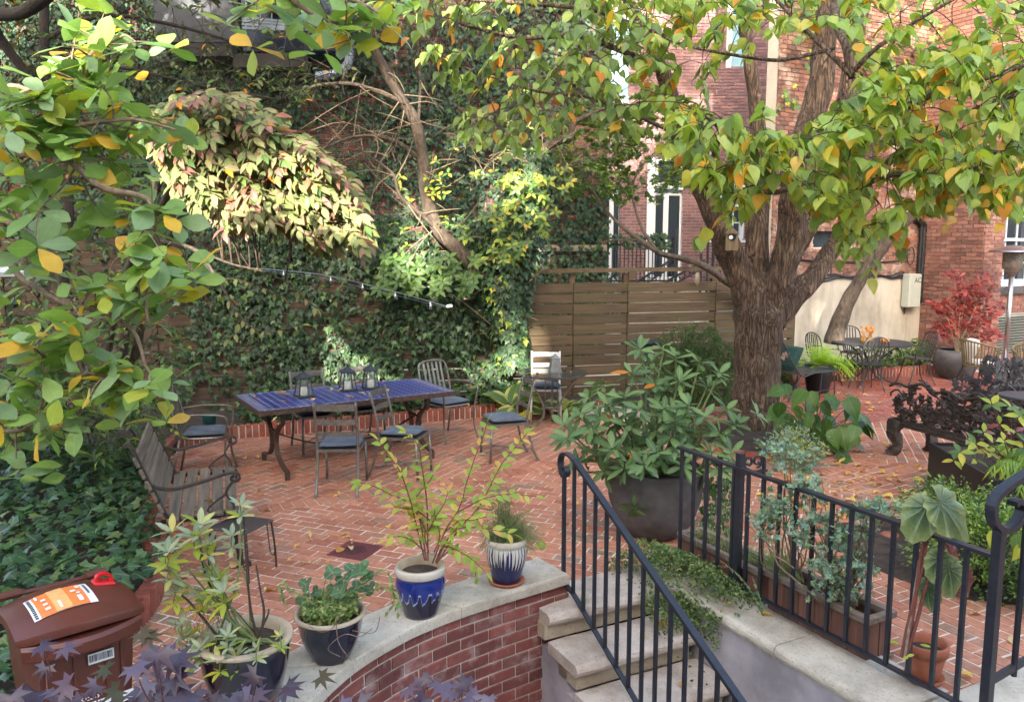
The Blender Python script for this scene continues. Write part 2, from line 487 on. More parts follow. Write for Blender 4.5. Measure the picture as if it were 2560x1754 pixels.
# edges of the planting beds (ground plan, metres)
KERB_LEFT = [(-2.42, 3.0), (-2.30, 4.4), (-2.42, 5.2), (-2.95, 6.2), (-3.35, 7.35), (-3.8, 8.5), (-3.85, 9.2), (-3.34, 9.6)]
KERB_BACK = [(-3.34, 9.6), (-2.0, 10.12), (-0.5, 10.82), (0.4, 11.05), (1.3, 11.15)]
KERB_RIGHT = [(3.7, 11.75), (4.12, 12.05), (4.9, 13.47), (6.18, 14.05), (7.2, 14.45), (8.0, 14.75)]
COPE_BACK = [(0.19, 5.32), (-0.10, 5.10), (-0.41, 4.86), (-0.78, 4.53), (-1.08, 4.17), (-1.33, 3.7), (-1.5, 3.1), (-1.58, 2.3)]
COPE_FRONT = [(0.38, 5.03), (0.14, 4.86), (-0.10, 4.69), (-0.42, 4.43), (-0.66, 4.16), (-0.87, 3.79), (-1.02, 3.2), (-1.1, 2.3)]

ground = MB()
ground.add([(-60, 8, -.06), (60, 8, -.06), (60, 140, -.06), (-60, 140, -.06), (-60, -12, -.06), (-1.8, -12, -.06), (-1.8, 8, -.06), (3.0, -12, -.06), (60, -12, -.06), (3.0, 8, -.06)],
           [(0, 1, 2, 3), (4, 5, 6, 0), (7, 8, 1, 9)])
ground.build('ground', M['soil']).__setitem__('kind', 'structure')
def raised_bed(name, poly, z):
    b = MB(); b.prism(poly, -.05, z)
    tag(b.build(name, M['soil']), kind='structure')
raised_bed('soil_bed', [(p[0], p[1]) for p in KERB_LEFT[::-1]] + [(-9, 2.8), (-9, 12.2), (-3.6, 11.0)], .10)
raised_bed('soil_bed', KERB_BACK + [(1.3, 12.4), (-3.6, 11.0)], .10)
raised_bed('soil_bed', [(1.3, 11.15), (3.7, 11.75), (4.12, 12.05), (4.3, 13.2), (1.3, 12.5)], .06)
raised_bed('soil_bed', [(4.12, 12.05)] + KERB_RIGHT[2:] + [(8.0, 16.4), (4.2, 14.4)], .10)

# mortar bed of the brick patio, with the stairwell left open
stairF = Vector((0.27, 4.80, 0))                       # left end of the top step's front edge
AS = R(27)
SU = Vector((math.cos(AS), math.sin(AS), 0)); SV = Vector((-math.sin(AS), math.cos(AS), 0))
def st(u, v, z=0): return stairF + SU * u + SV * v + Vector((0, 0, z))
patio = empty('patio'); tag(patio, kind='structure')
mb = MB()
edge = [(p[0] - .05, p[1]) for p in COPE_BACK[::-1]] + [tuple(st(.0, .40)[:2]), tuple(st(1.02, .40)[:2]), tuple(st(1.3, 0)[:2]), tuple(st(1.3, -2.4)[:2])]
mb.add([(x, y, -.0045) for x, y in edge] + [(12, 1.0, -.0045), (12, 16, -.0045), (-4.2, 16, -.0045), (-4.2, 2.3, -.0045)], [tuple(range(len(edge) + 4))])
mb.build('mortar_bed', M['mortar'], patio)

def clip(poly, planes):
    for (nx, ny, c) in planes:               # keep nx*x + ny*y >= c
        out = []
        for i in range(len(poly)):
            a = poly[i]; b = poly[(i + 1) % len(poly)]
            da = nx * a[0] + ny * a[1] - c; db = nx * b[0] + ny * b[1] - c
            if da >= 0: out.append(a)
            if da * db < 0:
                t = da / (da - db); out.append((a[0] + (b[0] - a[0]) * t, a[1] + (b[1] - a[1]) * t))
        poly = out
        if len(poly) < 3: return []
    return poly
def inside(p, poly):
    r = False; j = len(poly) - 1
    for i in range(len(poly)):
        if (poly[i][1] > p[1]) != (poly[j][1] > p[1]) and p[0] < (poly[j][0] - poly[i][0]) * (p[1] - poly[i][1]) / (poly[j][1] - poly[i][1]) + poly[i][0]: r = not r
        j = i
    return r
GARDEN = KERB_LEFT + KERB_BACK[1:] + KERB_RIGHT + [(12, 15.5), (12, 1.5), tuple(st(1.3, -2.6)[:2])] + [tuple(st(1.3, 0)[:2]), tuple(st(1.02, .38)[:2]), tuple(st(.02, .38)[:2])] + COPE_BACK[1:]
TREE = (3.0, 9.45)
BRICKS = []                                             # (polygon, z, far)
def lay(ang, planes, ox=0.0, oy=0.0, zt=0.0, far=False, region=(-5, 2, 13, 16), test=None):
    a = R(ang); ex = (math.cos(a), math.sin(a)); ey = (-math.sin(a), math.cos(a))
    Lb, Wb, J = .200, .0915, .0135
    cs = [(x, y) for x in (region[0], region[2]) for y in (region[1], region[3])]
    us = [x * ex[0] + y * ex[1] for x, y in cs]; vs = [x * ey[0] + y * ey[1] for x, y in cs]
    row = 0; v = min(vs) + oy
    while v < max(vs):
        u = min(us) + ox + (row % 2) * (Lb + J) / 2 + random.uniform(-.012, .012)
        while u < max(us):
            cu, cv = u + Lb / 2, v + Wb / 2
            c = (cu * ex[0] + cv * ey[0], cu * ex[1] + cv * ey[1])
            ok = all(nx * c[0] + ny * c[1] > k - .13 for nx, ny, k in planes)
            if ok and inside(c, GARDEN) and (test is None or test(c)):
                e = random.uniform(-.002, .002); t = R(random.uniform(-.5, .5))
                poly = []
                for (pu, pv) in ((-Lb / 2, -Wb / 2 + e), (Lb / 2 + e, -Wb / 2), (Lb / 2, Wb / 2 + e), (-Lb / 2 - e, Wb / 2)):
                    ru = pu * math.cos(t) - pv * math.sin(t); rv = pu * math.sin(t) + pv * math.cos(t)
                    poly.append(((cu + ru) * ex[0] + (cv + rv) * ey[0], (cu + ru) * ex[1] + (cv + rv) * ey[1]))
                poly = clip(poly, planes)
                if len(poly) >= 3: BRICKS.append((poly, zt + random.uniform(-.003, .003), far))
            u += Lb + J
        v += Wb + J; row += 1
def far_tree(r): return lambda c: math.hypot(c[0] - TREE[0], c[1] - TREE[1]) > r
KA = 7.02
uu, vv = (U.x, U.y), (V.x, V.y)
neg = lambda n: (-n[0], -n[1])
l18 = (-math.sin(R(18)), math.cos(R(18)))
dln = (-math.sin(R(7)), math.cos(R(7)))
dk = dln[0] * 4.0 + dln[1] * 8.42
lay(62, [(*vv, KA + .205), (*neg(uu), -6.6)], test=far_tree(1.33))
lay(-22, [(*neg(vv), -KA), (*neg(uu), -6.35), (*vv, 3.95)], test=far_tree(1.33))
lay(-22, [(*neg(vv), -3.95), (*neg(uu), -2.9)])
lay(-64, [(*neg(vv), -3.95), (*uu, 2.9)], region=(1, 1.5, 12, 9))
lay(34, [(*uu, 6.35), (-dln[0], -dln[1], -dk), (*vv, 3.95)], region=(2, 3, 12, 12), test=far_tree(1.33))
lay(70, [(*uu, 6.35), (dln[0], dln[1], dk), (*neg(l18), -8.5)], region=(2, 6, 12, 13), test=far_tree(1.33))
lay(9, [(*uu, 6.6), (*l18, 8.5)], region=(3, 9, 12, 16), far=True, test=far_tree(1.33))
lay(10, [], region=(1.4, 8, 4.6, 11), test=lambda c: .78 < math.hypot(c[0] - TREE[0], c[1] - TREE[1]) < 1.30)
# soldier band between the two fields, and the ring round the tree
t = -7.5
while t < 9.0:
    w = .094
    c0 = U * t + V * KA
    q = [c0 + V * .003, c0 + U * w + V * .003, c0 + U * w + V * .202, c0 + V * .202]
    cc = (q[0] + q[2]) / 2
    if inside(cc, GARDEN) and far_tree(1.42)(cc) and dotu(cc) < 6.4: BRICKS.append(([(p.x, p.y) for p in q], .003, False))
    t += .104
n = 84
for k in range(n):
    a0 = 2 * math.pi * k / n; a1 = 2 * math.pi * (k + .9) / n
    q = [(TREE[0] + r * math.cos(a), TREE[1] + r * math.sin(a)) for r, a in ((1.25, a0), (1.42, a0), (1.42, a1), (1.25, a1))]
    if inside(q[0], GARDEN): BRICKS.append((q, .004, False))
def brick_prism(poly, zt, base):
    b = MB(); n = len(poly); z1 = zt; zb = -.035
    # a slightly smaller top face gives each brick a worn arris
    cx = sum(p[0] for p in poly) / n; cy = sum(p[1] for p in poly) / n
    vs = [(p[0] - base[0], p[1] - base[1], zb) for p in poly] + [(p[0] - base[0], p[1] - base[1], z1 - .003) for p in poly]
    vs += [(p[0] + (cx - p[0]) * .03 - base[0], p[1] + (cy - p[1]) * .03 - base[1], z1) for p in poly]
    fs = []
    for l in range(2):
        fs += [(l * n + i, l * n + (i + 1) % n, (l + 1) * n + (i + 1) % n, (l + 1) * n + i) for i in range(n)]
    fs.append(tuple(range(2 * n, 3 * n)))
    b.add(vs, fs)
    return b
def show(p, z=0):
    x, y, d = project((p[0], p[1], z))
    return (d if -40 < x < 2600 and y < 1780 else 1e6 + d)
BRICKS.sort(key=lambda b: show(b[0][0]))
rest = {False: MB(), True: MB()}
for i, (poly, zt, far) in enumerate(BRICKS):
    c = (sum(p[0] for p in poly) / len(poly), sum(p[1] for p in poly) / len(poly))
    if i < 300:
        brick_prism(poly, zt, c).build('brick', M['pave'], patio, loc=(c[0], c[1], 0))
    else:
        b = brick_prism(poly, zt, (0, 0)); rest[far].add(b.v, b.f)
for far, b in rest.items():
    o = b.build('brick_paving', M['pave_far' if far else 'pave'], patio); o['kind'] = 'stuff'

# raised edging of upright bricks round the beds
def soldier_kerb(root, path, h=.165, w=.066, thick=.10, mat='kerb_brick'):
    base = root.location
    pts = spline([(p[0], p[1], 0) for p in path], 14)
    acc = 0; i = 0
    mort = MB()
    for a, b in zip(pts, pts[1:]):
        mort.bar(a + Vector((0, 0, h / 2 - .012)) - base, b + Vector((0, 0, h / 2 - .012)) - base, thick - .014, h - .02)
    mort.build('mortar', M['mortar'], root)
    proto = [MB().box((0, 0, 0), (w * random.uniform(.94, 1.02), thick, h), None, 0, .006).mesh('brick', M[mat]) for _ in range(4)]
    nxt = w / 2
    for a, b in zip(pts, pts[1:]):
        L = (b - a).length
        while nxt <= acc + L:
            p = a.lerp(b, (nxt - acc) / L) if L else a
            o = link('brick', random.choice(proto), root)
            o.location = p - base + Vector((0, 0, h / 2 + random.uniform(-.008, .004)))
            d = b - a
            o.rotation_euler = (R(random.uniform(-1.5, 1.5)), R(random.uniform(-1.5, 1.5)), math.atan2(d.y, d.x) + R(random.uniform(-2, 2)))
            nxt += w + .011
        acc += L
k = empty('brick_edging', (KERB_LEFT[2][0], KERB_LEFT[2][1], 0), 0, 'low edging of upright red bricks holding the ivy bed behind the slatted bench', 'edging')
soldier_kerb(k, KERB_LEFT)
k = empty('brick_edging', (KERB_BACK[1][0], KERB_BACK[1][1], 0), 0, 'low edging of upright red bricks along the ivy fence behind the blue table', 'edging')
soldier_kerb(k, KERB_BACK)
k = empty('brick_edging', (KERB_RIGHT[2][0], KERB_RIGHT[2][1], 0), 0, 'low edging of upright red bricks below the cream stucco wall', 'edging')
soldier_kerb(k, KERB_RIGHT)
k = empty('tree_bed_edging', (TREE[0], TREE[1], 0), 0, 'ring of flat red bricks edging the soil round the big tree trunk', 'edging')
protoT = MB().box((0, 0, 0), (.2, .095, .085), None, 0, .008).mesh('brick', M['kerb_brick'])
for i in range(26):
    a = 2 * math.pi * i / 26
    o = link('brick', protoT, k, (.87 * math.cos(a), .87 * math.sin(a), .03 + random.uniform(-.01, .01)))
    o.rotation_euler = (0, 0, a + math.pi / 2 + R(random.uniform(-3, 3)))
mb = MB(); mb.lathe([(.0, .14), (.35, .12), (.6, .07), (.84, .035)], 28, (TREE[0], TREE[1], 0))
tag(mb.build('tree_bed_soil', M['soil'], smooth=True), kind='structure')

# ------------------------------------------------------------------ brick walls
def brick_wall(root, origin, udir, length, z0, z1, brick, mortar, holes=(), n_parts=200, thick=.25, want=None, mask=None, course=.076, bl=.212):
    """bricks proud of a mortar backing; the ones that show largest are objects, the rest one part"""
    origin = Vector((origin[0], origin[1], 0)); ud = Vector((udir[0], udir[1], 0)).normalized(); nd = Vector((ud.y, -ud.x, 0))  # outward
    base = root.location
    xs = sorted({0.0, length, *[v for h in holes for v in (h[0], h[1])]}); xs = [x for x in xs if 0 <= x <= length]
    zs = sorted({z0, z1, *[v for h in holes for v in (h[2], h[3])]}); zs = [z for z in zs if z0 <= z <= z1]
    bk = MB()
    for xa, xb in zip(xs, xs[1:]):
        for za, zb in zip(zs, zs[1:]):
            xm, zm = (xa + xb) / 2, (za + zb) / 2
            if any(h[0] < xm < h[1] and h[2] < zm < h[3] for h in holes): continue
            c = origin + ud * xm - nd * (thick / 2) + Vector((0, 0, zm)) - base
            bk.box(c, (xb - xa, thick, zb - za), Matrix.Rotation(math.atan2(ud.y, ud.x), 4, 'Z'))
    bk.build('mortar_backing', M[mortar], root)
    lst = []
    z = z0; row = 0
    while z + .06 < z1:
        x = -(row % 2) * bl / 2 - .02
        while x < length:
            a, b = max(x, 0), min(x + bl - .011, length)
            for h in holes:
                if h[2] < z + .033 < h[3]:
                    if h[0] <= a and b <= h[1]: a = b
                    elif h[0] < b < h[1] and a < h[0]: b = h[0]
                    elif h[0] < a < h[1] and b > h[1]: a = h[1]
            if b - a > .03:
                c = origin + ud * ((a + b) / 2) + Vector((0, 0, z + .033)) + nd * .004
                if mask is None or mask((a + b) / 2, z): lst.append((c, b - a))
            x += bl
        z += course; row += 1
    if not lst: return
    C3 = np.array([tuple(c) for c, _ in lst]); px, py, d = project(C3)
    vis = (px > 0) & (px < 2560) & (py > 0) & (py < 1754)
    if want is not None: vis &= np.array([want(x, y) for x, y in zip(px, py)])
    order = np.argsort(np.where(vis, 0, 1e4) + d + RNG.uniform(0, 3, len(d)))
    ang = math.atan2(ud.y, ud.x)
    unit = MB().box((0, 0, 0), (1, .03, .065)).mesh('brick', M[brick])
    rest = MB(); RM = Matrix.Rotation(ang, 4, 'Z')
    for i, k in enumerate(order):
        c, w = lst[k]
        j = nd * random.uniform(-.002, .003)
        if i < n_parts and vis[k]:
            o = link('brick', unit, root, c + j - base); o.rotation_euler = (0, 0, ang); o.scale = (w, 1, 1)
        else:
            rest.box(c + j - base, (w, .03, .065), RM)
    if rest.v:
        o = rest.build('brickwork', M[brick], root); o['kind'] = 'stuff'
def local_box(root, name, mat, origin, ud, x0, x1, z0, z1, out0, out1, parent=None, bev=0):
    """a box on a wall: x along it, out = metres proud of its face"""
    origin = Vector((origin[0], origin[1], 0)); ud = Vector((ud[0], ud[1], 0)).normalized(); nd = Vector((ud.y, -ud.x, 0))
    c = origin + ud * ((x0 + x1) / 2) + nd * ((out0 + out1) / 2) + Vector((0, 0, (z0 + z1) / 2)) - root.location
    return MB().box(c, (x1 - x0, out1 - out0, z1 - z0), Matrix.Rotation(math.atan2(ud.y, ud.x), 4, 'Z'), 0, bev).build(name, M[mat] if isinstance(mat, str) else mat, parent or root)
def sash(root, origin, ud, x0, x1, z0, z1, cols=2, rows=4, name='window', wide=.09, mat='white_paint'):
    w = local_box(root, name, 'glass', origin, ud, x0 + .03, x1 - .03, z0 + .03, z1 - .03, -.12, -.10)
    fr = MB()
    o = Vector((origin[0], origin[1], 0)); u = Vector((ud[0], ud[1], 0)).normalized(); nd = Vector((u.y, -u.x, 0)); RMt = Matrix.Rotation(math.atan2(u.y, u.x), 4, 'Z')
    def bx(xa, xb, za, zb, oa, ob): fr.box(o + u * ((xa + xb) / 2) + nd * ((oa + ob) / 2) + Vector((0, 0, (za + zb) / 2)) - root.location, (xb - xa, ob - oa, zb - za), RMt)
    bx(x0, x0 + wide, z0, z1, -.12, .02); bx(x1 - wide, x1, z0, z1, -.12, .02)
    bx(x0 + wide, x1 - wide, z1 - wide, z1, -.12, .018); bx(x0 + wide, x1 - wide, z0, z0 + wide, -.12, .018)
    if rows > 1:
        zm = (z0 + z1) / 2; bx(x0 + wide, x1 - wide, zm - .03, zm + .03, -.11, -.06)
    for i in range(1, cols):
        x = x0 + wide + (x1 - x0 - 2 * wide) * i / cols; bx(x - .014, x + .014, z0 + wide, z1 - wide, -.108, -.075)
    for i in range(1, rows):
        if rows > 1 and i * 2 == rows: continue
        z = z0 + (z1 - z0) * i / rows; bx(x0 + wide, x1 - wide, z - .014, z + .014, -.106, -.078)
    fr.build('frame', M[mat], w)
    return w

# plum brick house across the yards: fronto-parallel, 20 m away
HX, HY = 1.9, 20.0
house = empty('brick_house', (HX, HY, 0), 0, 'plum brick house with white french doors and a sash window behind the iron balcony', 'house')
hx = lambda px: (px - 1280) / FOC * HY * 1.0 - HX
hz = lambda py: P(1700, py, HY).z
h_holes = [(hx(1498), hx(1545), 1.3, hz(468)), (hx(1612), hx(1700), 1.3, hz(395)), (hx(1772), hx(1852), hz(600), hz(425)),
           (hx(1500), hx(1562), hz(252), hz(30)), (hx(1795), hx(1850), hz(170), hz(-60))]
brick_wall(house, (HX, HY), (1, 0), 6.2, .8, 10.5, 'house_brick', 'house_mortar', h_holes, 230, want=lambda x, y: x > 1560 and y > 380)
dr = local_box(house, 'french_door', 'white_paint', (HX, HY), (1, 0), hx(1612), hx(1700), 1.3, hz(472), -.2, -.12)
for a, b in ((1636, 1655), (1668, 1695)):
    local_box(house, 'pane', 'glass', (HX, HY), (1, 0), hx(a), hx(b), 1.6, hz(488), -.12, -.112, dr)
local_box(house, 'door_frame', 'white_paint', (HX, HY), (1, 0), hx(1612), hx(1630), 1.3, hz(395), -.115, .04)
local_box(house, 'door_head', 'white_paint', (HX, HY), (1, 0), hx(1630), hx(1700), hz(474), hz(462), -.115, .03)
sash(house, (HX, HY), (1, 0), hx(1632), hx(1700), hz(460), hz(397), 1, 1, 'transom_window', .06)
dr = local_box(house, 'french_door', 'white_paint', (HX, HY), (1, 0), hx(1498), hx(1545), 1.3, hz(468), -.2, -.12)
for a, b in ((1513, 1521), (1532, 1544)):
    local_box(house, 'pane', 'glass', (HX, HY), (1, 0), hx(a), hx(b), 1.6, hz(484), -.12, -.112, dr)
local_box(house, 'door_frame', 'white_paint', (HX, HY), (1, 0), hx(1492), hx(1510), 1.3, hz(460), -.115, .04)
sash(house, (HX, HY), (1, 0), hx(1772), hx(1852), hz(600), hz(425), 4, 4)
local_box(house, 'window_sill', 'white_paint', (HX, HY), (1, 0), hx(1765), hx(1858), hz(606), hz(600), -.1, .08)
for a, b, c, d in ((1500, 1562, 252, 30), (1795, 1850, 170, -60)):
    sh = local_box(house, 'pale_blue_shutter', 'blue_white', (HX, HY), (1, 0), hx(a), hx(b), hz(c), hz(d), -.2, -.1)
    local_box(house, 'shutter_frame', 'white_paint', (HX, HY), (1, 0), hx(a), hx(a) + .13, hz(c), hz(d), -.1, .02)

# balcony and iron stair of that house
bal = empty('balcony_railing', (1.0, 17.2, 0), 0, 'black iron balcony railing overgrown with ivy in front of the plum brick house', 'railing')
bm = MB()
for a, b, z in (((.85, 17.2), (3.45, 17.2), P(1500, 596, 17.2).z), ((.85, 17.2), (3.45, 17.2), P(1500, 612, 17.2).z), ((.85, 17.2), (3.45, 17.2), P(1500, 702, 17.2).z)):
    bm.bar(Vector((a[0], a[1], z)) - bal.location, Vector((b[0], b[1], z)) - bal.location, .04, .04)
bm.build('rail', M['black_iron'], bal)
bar = MB().box((0, 0, 0), (.022, .022, .80)).mesh('bar', M['black_iron'])
for i in range(31): link('bar', bar, bal, (.85 - 1.0 + i * .086, 0, P(1500, 654, 17.2).z))
bm = MB()
for i in range(15):
    c = Vector((.0 + i * .17, -.02, P(1500, 604, 17.2).z))
    bm.tube([c + Vector((.05 * math.cos(t), 0, .05 * math.sin(t))) for t in np.linspace(0, 6.28, 12)], .011, 4)
bm.build('scroll_panel', M['black_iron'], bal)
stair = empty('iron_stair', (3.0, 17.0, 0), 0, 'black iron stair rails sloping down beside the white french door', 'stair')
for (a, b) in (((1590, 706), (1692, 640)), ((1650, 712), (1762, 650))):
    bm = MB(); pa, pb = P(*a, 17.0), P(*b, 17.0)
    bm.bar(pa - stair.location, pb - stair.location, .05, .04)
    bm.bar(pa - stair.location - Vector((0, 0, .16)), pb - stair.location - Vector((0, 0, .16)), .03, .03)
    for t in np.linspace(.06, .94, 9):
        c = pa.lerp(pb, t) - stair.location - Vector((0, 0, .08))
        bm.tube([c + Vector((.055 * math.cos(q), 0, .055 * math.sin(q))) for q in np.linspace(0, 6.28, 10)], .010, 4)
    bm.build('stringer_rail', M['black_iron'], stair)
post = MB().box((0, 0, 0), (.05, .05, 1.5)).mesh('post', M['black_iron'])
for px in (1690, 1752, 1768, 1782, 1800): link('post', post, stair, P(px, 660, 17.0) - stair.location)
ledge = MB(); ledge.box((2.3, 17.6, .75), (4.2, .25, 1.6)); 
tag(ledge.build('whitewashed_wall', stone_mat('flaked_whitewash', (.50, .49, .46), (.24, .22, .2))), 'low flaking whitewashed wall under the iron balcony', 'wall')

# ivy-clad brick building at the far side
ivyb = empty('brick_building', (-15.0, 15.3, 0), 0, 'tall red brick building largely covered by climbing ivy', 'building')
I0, IU = (-15.0, 15.3), (1, .05)
brick_wall(ivyb, I0, IU, 16.9, 0, 9.5, 'ivy_brick', 'old_mortar', [], 200, want=lambda x, y: 900 < x < 1480 and 250 < y < 600)
local_box(ivyb, 'stone_ledge', 'stone_riser', I0, IU, 11.2, 16.9, P(1100, 622, 15.6).z - .05, P(1100, 612, 15.6).z, .006, .14)
local_box(ivyb, 'cornice', 'stone_riser', I0, IU, 0, 16.9, 9.5, 9.65, -.25, .14)

# dark timber extension of a neighbour, upper left
ext = empty('neighbour_extension', (-6.5, 14.2, 0), 0, 'neighbour extension with grey fascia beams and a dark porch, high at upper left', 'building')
def ebox(name, mat, a, b, y, dep):
    p, q = P(*a, y), P(*b, y)
    return MB().box(Vector(((p.x + q.x) / 2, y + dep / 2, (p.z + q.z) / 2)) - ext.location, (abs(q.x - p.x), dep, abs(p.z - q.z))).build(name, M[mat], ext)
M['fascia'] = plain('grey_brown_fascia', (.06, .055, .05), .8, 0, .2, 5)
M['navy'] = plain('navy_porch_boards', (.035, .05, .085), .6, 0, .4, 6)
M['tile'] = plain('grey_wall_tiles', (.05, .055, .065), .6, 0, .3, 9)
M['pale_pipe'] = plain('pale_blue_pipe', (.30, .37, .45), .35, .3, .15, 8)
ebox('fascia_beam', 'fascia', (455, 108), (580, 140), 14.2, .3)
ebox('fascia_beam', 'fascia', (581, 134), (760, 168), 14.3, .3)
ebox('porch_wall', 'navy', (600, -60), (880, 128), 15.0, .3)
ebox('tiled_wall', 'tile', (380, -60), (598, 106), 15.0, .3)
M['roof_edge'] = plain('pale_roof_edge', (.2, .24, .28), .4, 0, .1, 6)
ebox('roof_edge', 'roof_edge', (640, -8), (800, 8), 14.4, .6)
mb = MB()
for y0, y1 in ((44, 62), (52, 68), (60, 75), (70, 76)):
    mb.bar(P(605, y0, 14.6) - ext.location, P(800, y1, 14.6) - ext.location, .03, .035)
for px in (615, 632, 650, 680): mb.bar(P(px, -20, 14.6) - ext.location, P(px, 75, 14.6) - ext.location, .02, .02)
mb.build('porch_rail', M['pale_pipe'], ext)
mb = MB(); mb.tube(spline([P(872, 90, 14.1), P(872, 150, 14.1), P(858, 172, 14.1), P(828, 186, 14.1), P(790, 190, 14.1)], 5), .075, 10)
tag(mb.build('gutter_pipe', M['pale_pipe'], smooth=True), 'shiny bent downpipe beside the ivy-clad building top', 'downpipe')

# building on the right: stucco below, old brick above, and the projecting pier
RB = Vector((4.6, 14.35, 0))
right = empty('garden_wall_building', RB, 0, 'old brick building with a cream stucco lower wall behind the leaning tree', 'building')
RL = 4.2
m, nt, b = nodes('cream_stucco')
c = ramp(nt, noise(nt, 1.1, 8, worldpos(nt), .62), [(.3, (.30, .26, .20)), (.5, (.46, .41, .32)), (.68, (.53, .49, .41))])
st1 = ramp(nt, noise(nt, 2.2, 6, worldpos(nt, (3, 3, .35))), [(.5, (1, 1, 1)), (.75, (.55, .5, .47))])
c = mixc(nt, .6, c, st1, 'MULTIPLY')
nt.links.new(c, b.inputs['Base Color']); b.inputs['Roughness'].default_value = .95
bump(nt, b, noise(nt, 18, 6, worldpos(nt)), .3, .01)
M['stucco'] = m
zt = 1.78
brick_wall(right, RB, U, RL, zt, 10.5, 'old_brick', 'old_mortar', [(1.05, 2.15, 2.32, 2.62)], 260, want=lambda x, y: y > 480 or (x > 2100 and y < 300))
local_box(right, 'stucco_wall', 'stucco', RB, U, 0, RL, -.05, zt - .003, -.25, .045, bev=.02)
local_box(right, 'vent_opening', 'glass', RB, U, 1.05, 2.15, 2.32, 2.62, -.2, -.1)
PC = RB + U * RL                                         # inner corner where the pier comes forward
pier = empty('brick_pier', PC, 0, 'projecting brown brick wall corner behind the red-leaved shrub', 'wall')
PL = 1.25
PF = PC - V * PL
brick_wall(pier, PC, -V, PL, -.05, 10.5, 'pier_brick', 'house_mortar', [], 230, thick=.2, want=lambda x, y: y > 400)
brick_wall(pier, PF, U, .62, -.05, 10.5, 'pier_brick', 'house_mortar', [], 60, thick=.2, want=lambda x, y: y > 400)
wing = empty('rear_wing', PF + U * .62, 0, 'brown brick rear wing with a white sash window at the right edge of the photo', 'building')
WO = PF + U * .62 + V * .25
brick_wall(wing, WO, U, 4.5, -.05, 10.5, 'pier_brick', 'house_mortar', [(.12, 1.5, 1.55, 3.4), (.42, 1.4, .15, .98)], 60, want=lambda x, y: y > 400)
sash(wing, WO, U, .12, 1.5, 1.55, 3.4, 3, 4, 'window', .13)
local_box(wing, 'window_sill', 'charcoal', WO, U, -.05, 1.65, 1.40, 1.548, -.05, .10)
g = local_box(wing, 'ventilation_grille', 'ac_box', WO, U, .42, 1.4, .15, .98, -.1, -.04)
for i in range(14): local_box(wing, 'louvre', 'grey_metal', WO, U, .45, 1.37, .19 + i * .055, .21 + i * .055, -.038, .0, g)
# cables, conduit and the AC box
cab = empty('cable_run', RB + U * 2 + Vector((0, 0, zt)), 0, 'black cables drooping along the top of the cream stucco wall', 'cable')
mb = MB(); nd = -V
for off, rr in ((.0, .022), (.035, .016), (-.03, .014)):
    pts = [RB + U * (.35 + i * .32) + nd * (.07 + .01 * (i % 2)) + Vector((0, 0, zt - .02 + off + .035 * math.sin(i * 1.9 + off * 30))) for i in range(11)]
    pts += [RB + U * 3.62 + nd * .08 + Vector((0, 0, zt - .35 + off)), RB + U * 3.64 + nd * .09 + Vector((0, 0, zt - .75 + off))]
    mb.tube([p - cab.location for p in spline(pts, 3)], rr, 6)
mb.build('bundle', M['cable'], cab)
mb = MB()
for x, za, zb in ((1.5, zt, 2.6), (2.75, zt, 2.6)): mb.tube([p - cab.location for p in (RB + U * x + nd * .06 + Vector((0, 0, za)), RB + U * (x + .02) + nd * .06 + Vector((0, 0, zb)))], .012, 5)
mb.tube([p - cab.location for p in spline([RB + U * .4 + nd * .05 + Vector((0, 0, 2.12)), RB + U * 1.6 + nd * .05 + Vector((0, 0, 2.05)), RB + U * 3.3 + nd * .05 + Vector((0, 0, 2.05)), RB + U * 3.75 + nd * .05 + Vector((0, 0, 2.2))], 5)], .014, 5)
mb.tube([p - cab.location for p in spline([RB + U * .15 + nd * .06 + Vector((0, 0, 1.7)), RB + U * .15 + nd * .06 + Vector((0, 0, 2.7)), RB + U * .3 + nd * .06 + Vector((0, 0, 2.82)), RB + U * .8 + nd * .06 + Vector((0, 0, 2.83))], 5)], .03, 6)
c0 = RB + U * 3.75 + nd * .07 + Vector((0, 0, 2.15))
mb.tube([c0 + U * (.11 * math.cos(t)) + Vector((0, 0, .17 * math.sin(t))) - cab.location for t in np.linspace(0, 12.4, 34)], .011, 5)
mb.build('loose_cable', M['cable'], cab)
con = empty('conduit', PC, 0, 'thick black conduit curving down the corner beside the grey AC box', 'conduit')
mb = MB()
for dx, dr in ((-.10, .045), (-.19, .032)):
    mb.tube([p - con.location for p in spline([RB + U * 2.6 + nd * .1 + Vector((0, 0, 2.95 + dx * .3)), RB + U * 3.5 + nd * .1 + Vector((0, 0, 2.98 + dx * .3)), RB + U * (RL + dx - .06) + nd * .09 + Vector((0, 0, 2.8)), RB + U * (RL + dx) + nd * .08 + Vector((0, 0, 2.5)), RB + U * (RL + dx) + nd * .08 + Vector((0, 0, 1.2))], 8)], dr, 8)
mb.build('pipe', M['cable'], con, smooth=True)
acb = empty('ac_box', RB + U * 3.72 + nd * .15 + Vector((0, 0, 1.15)), A28, 'pale grey metal box marked AC on the cream stucco wall', 'utility box')
MB().box((0, 0, .32), (.36, .18, .66), None, 0, .015).build('casing', M['ac_box'], acb)
def text(s, size, mat, parent, loc, rot, name='lettering'):
    cu = bpy.data.curves.new(name, 'FONT'); cu.body = s; cu.size = size; cu.align_x = 'CENTER'; cu.align_y = 'CENTER'; cu.resolution_u = 2; cu.extrude = .0006
    tmp = bpy.data.objects.new(name + '_tmp', cu); COL.objects.link(tmp)
    dg = bpy.context.evaluated_depsgraph_get(); me = bpy.data.meshes.new_from_object(tmp.evaluated_get(dg))
    bpy.data.objects.remove(tmp); me.materials.clear(); me.materials.append(M[mat])
    o = link(name, me, parent, loc); o.rotation_euler = rot
    return o
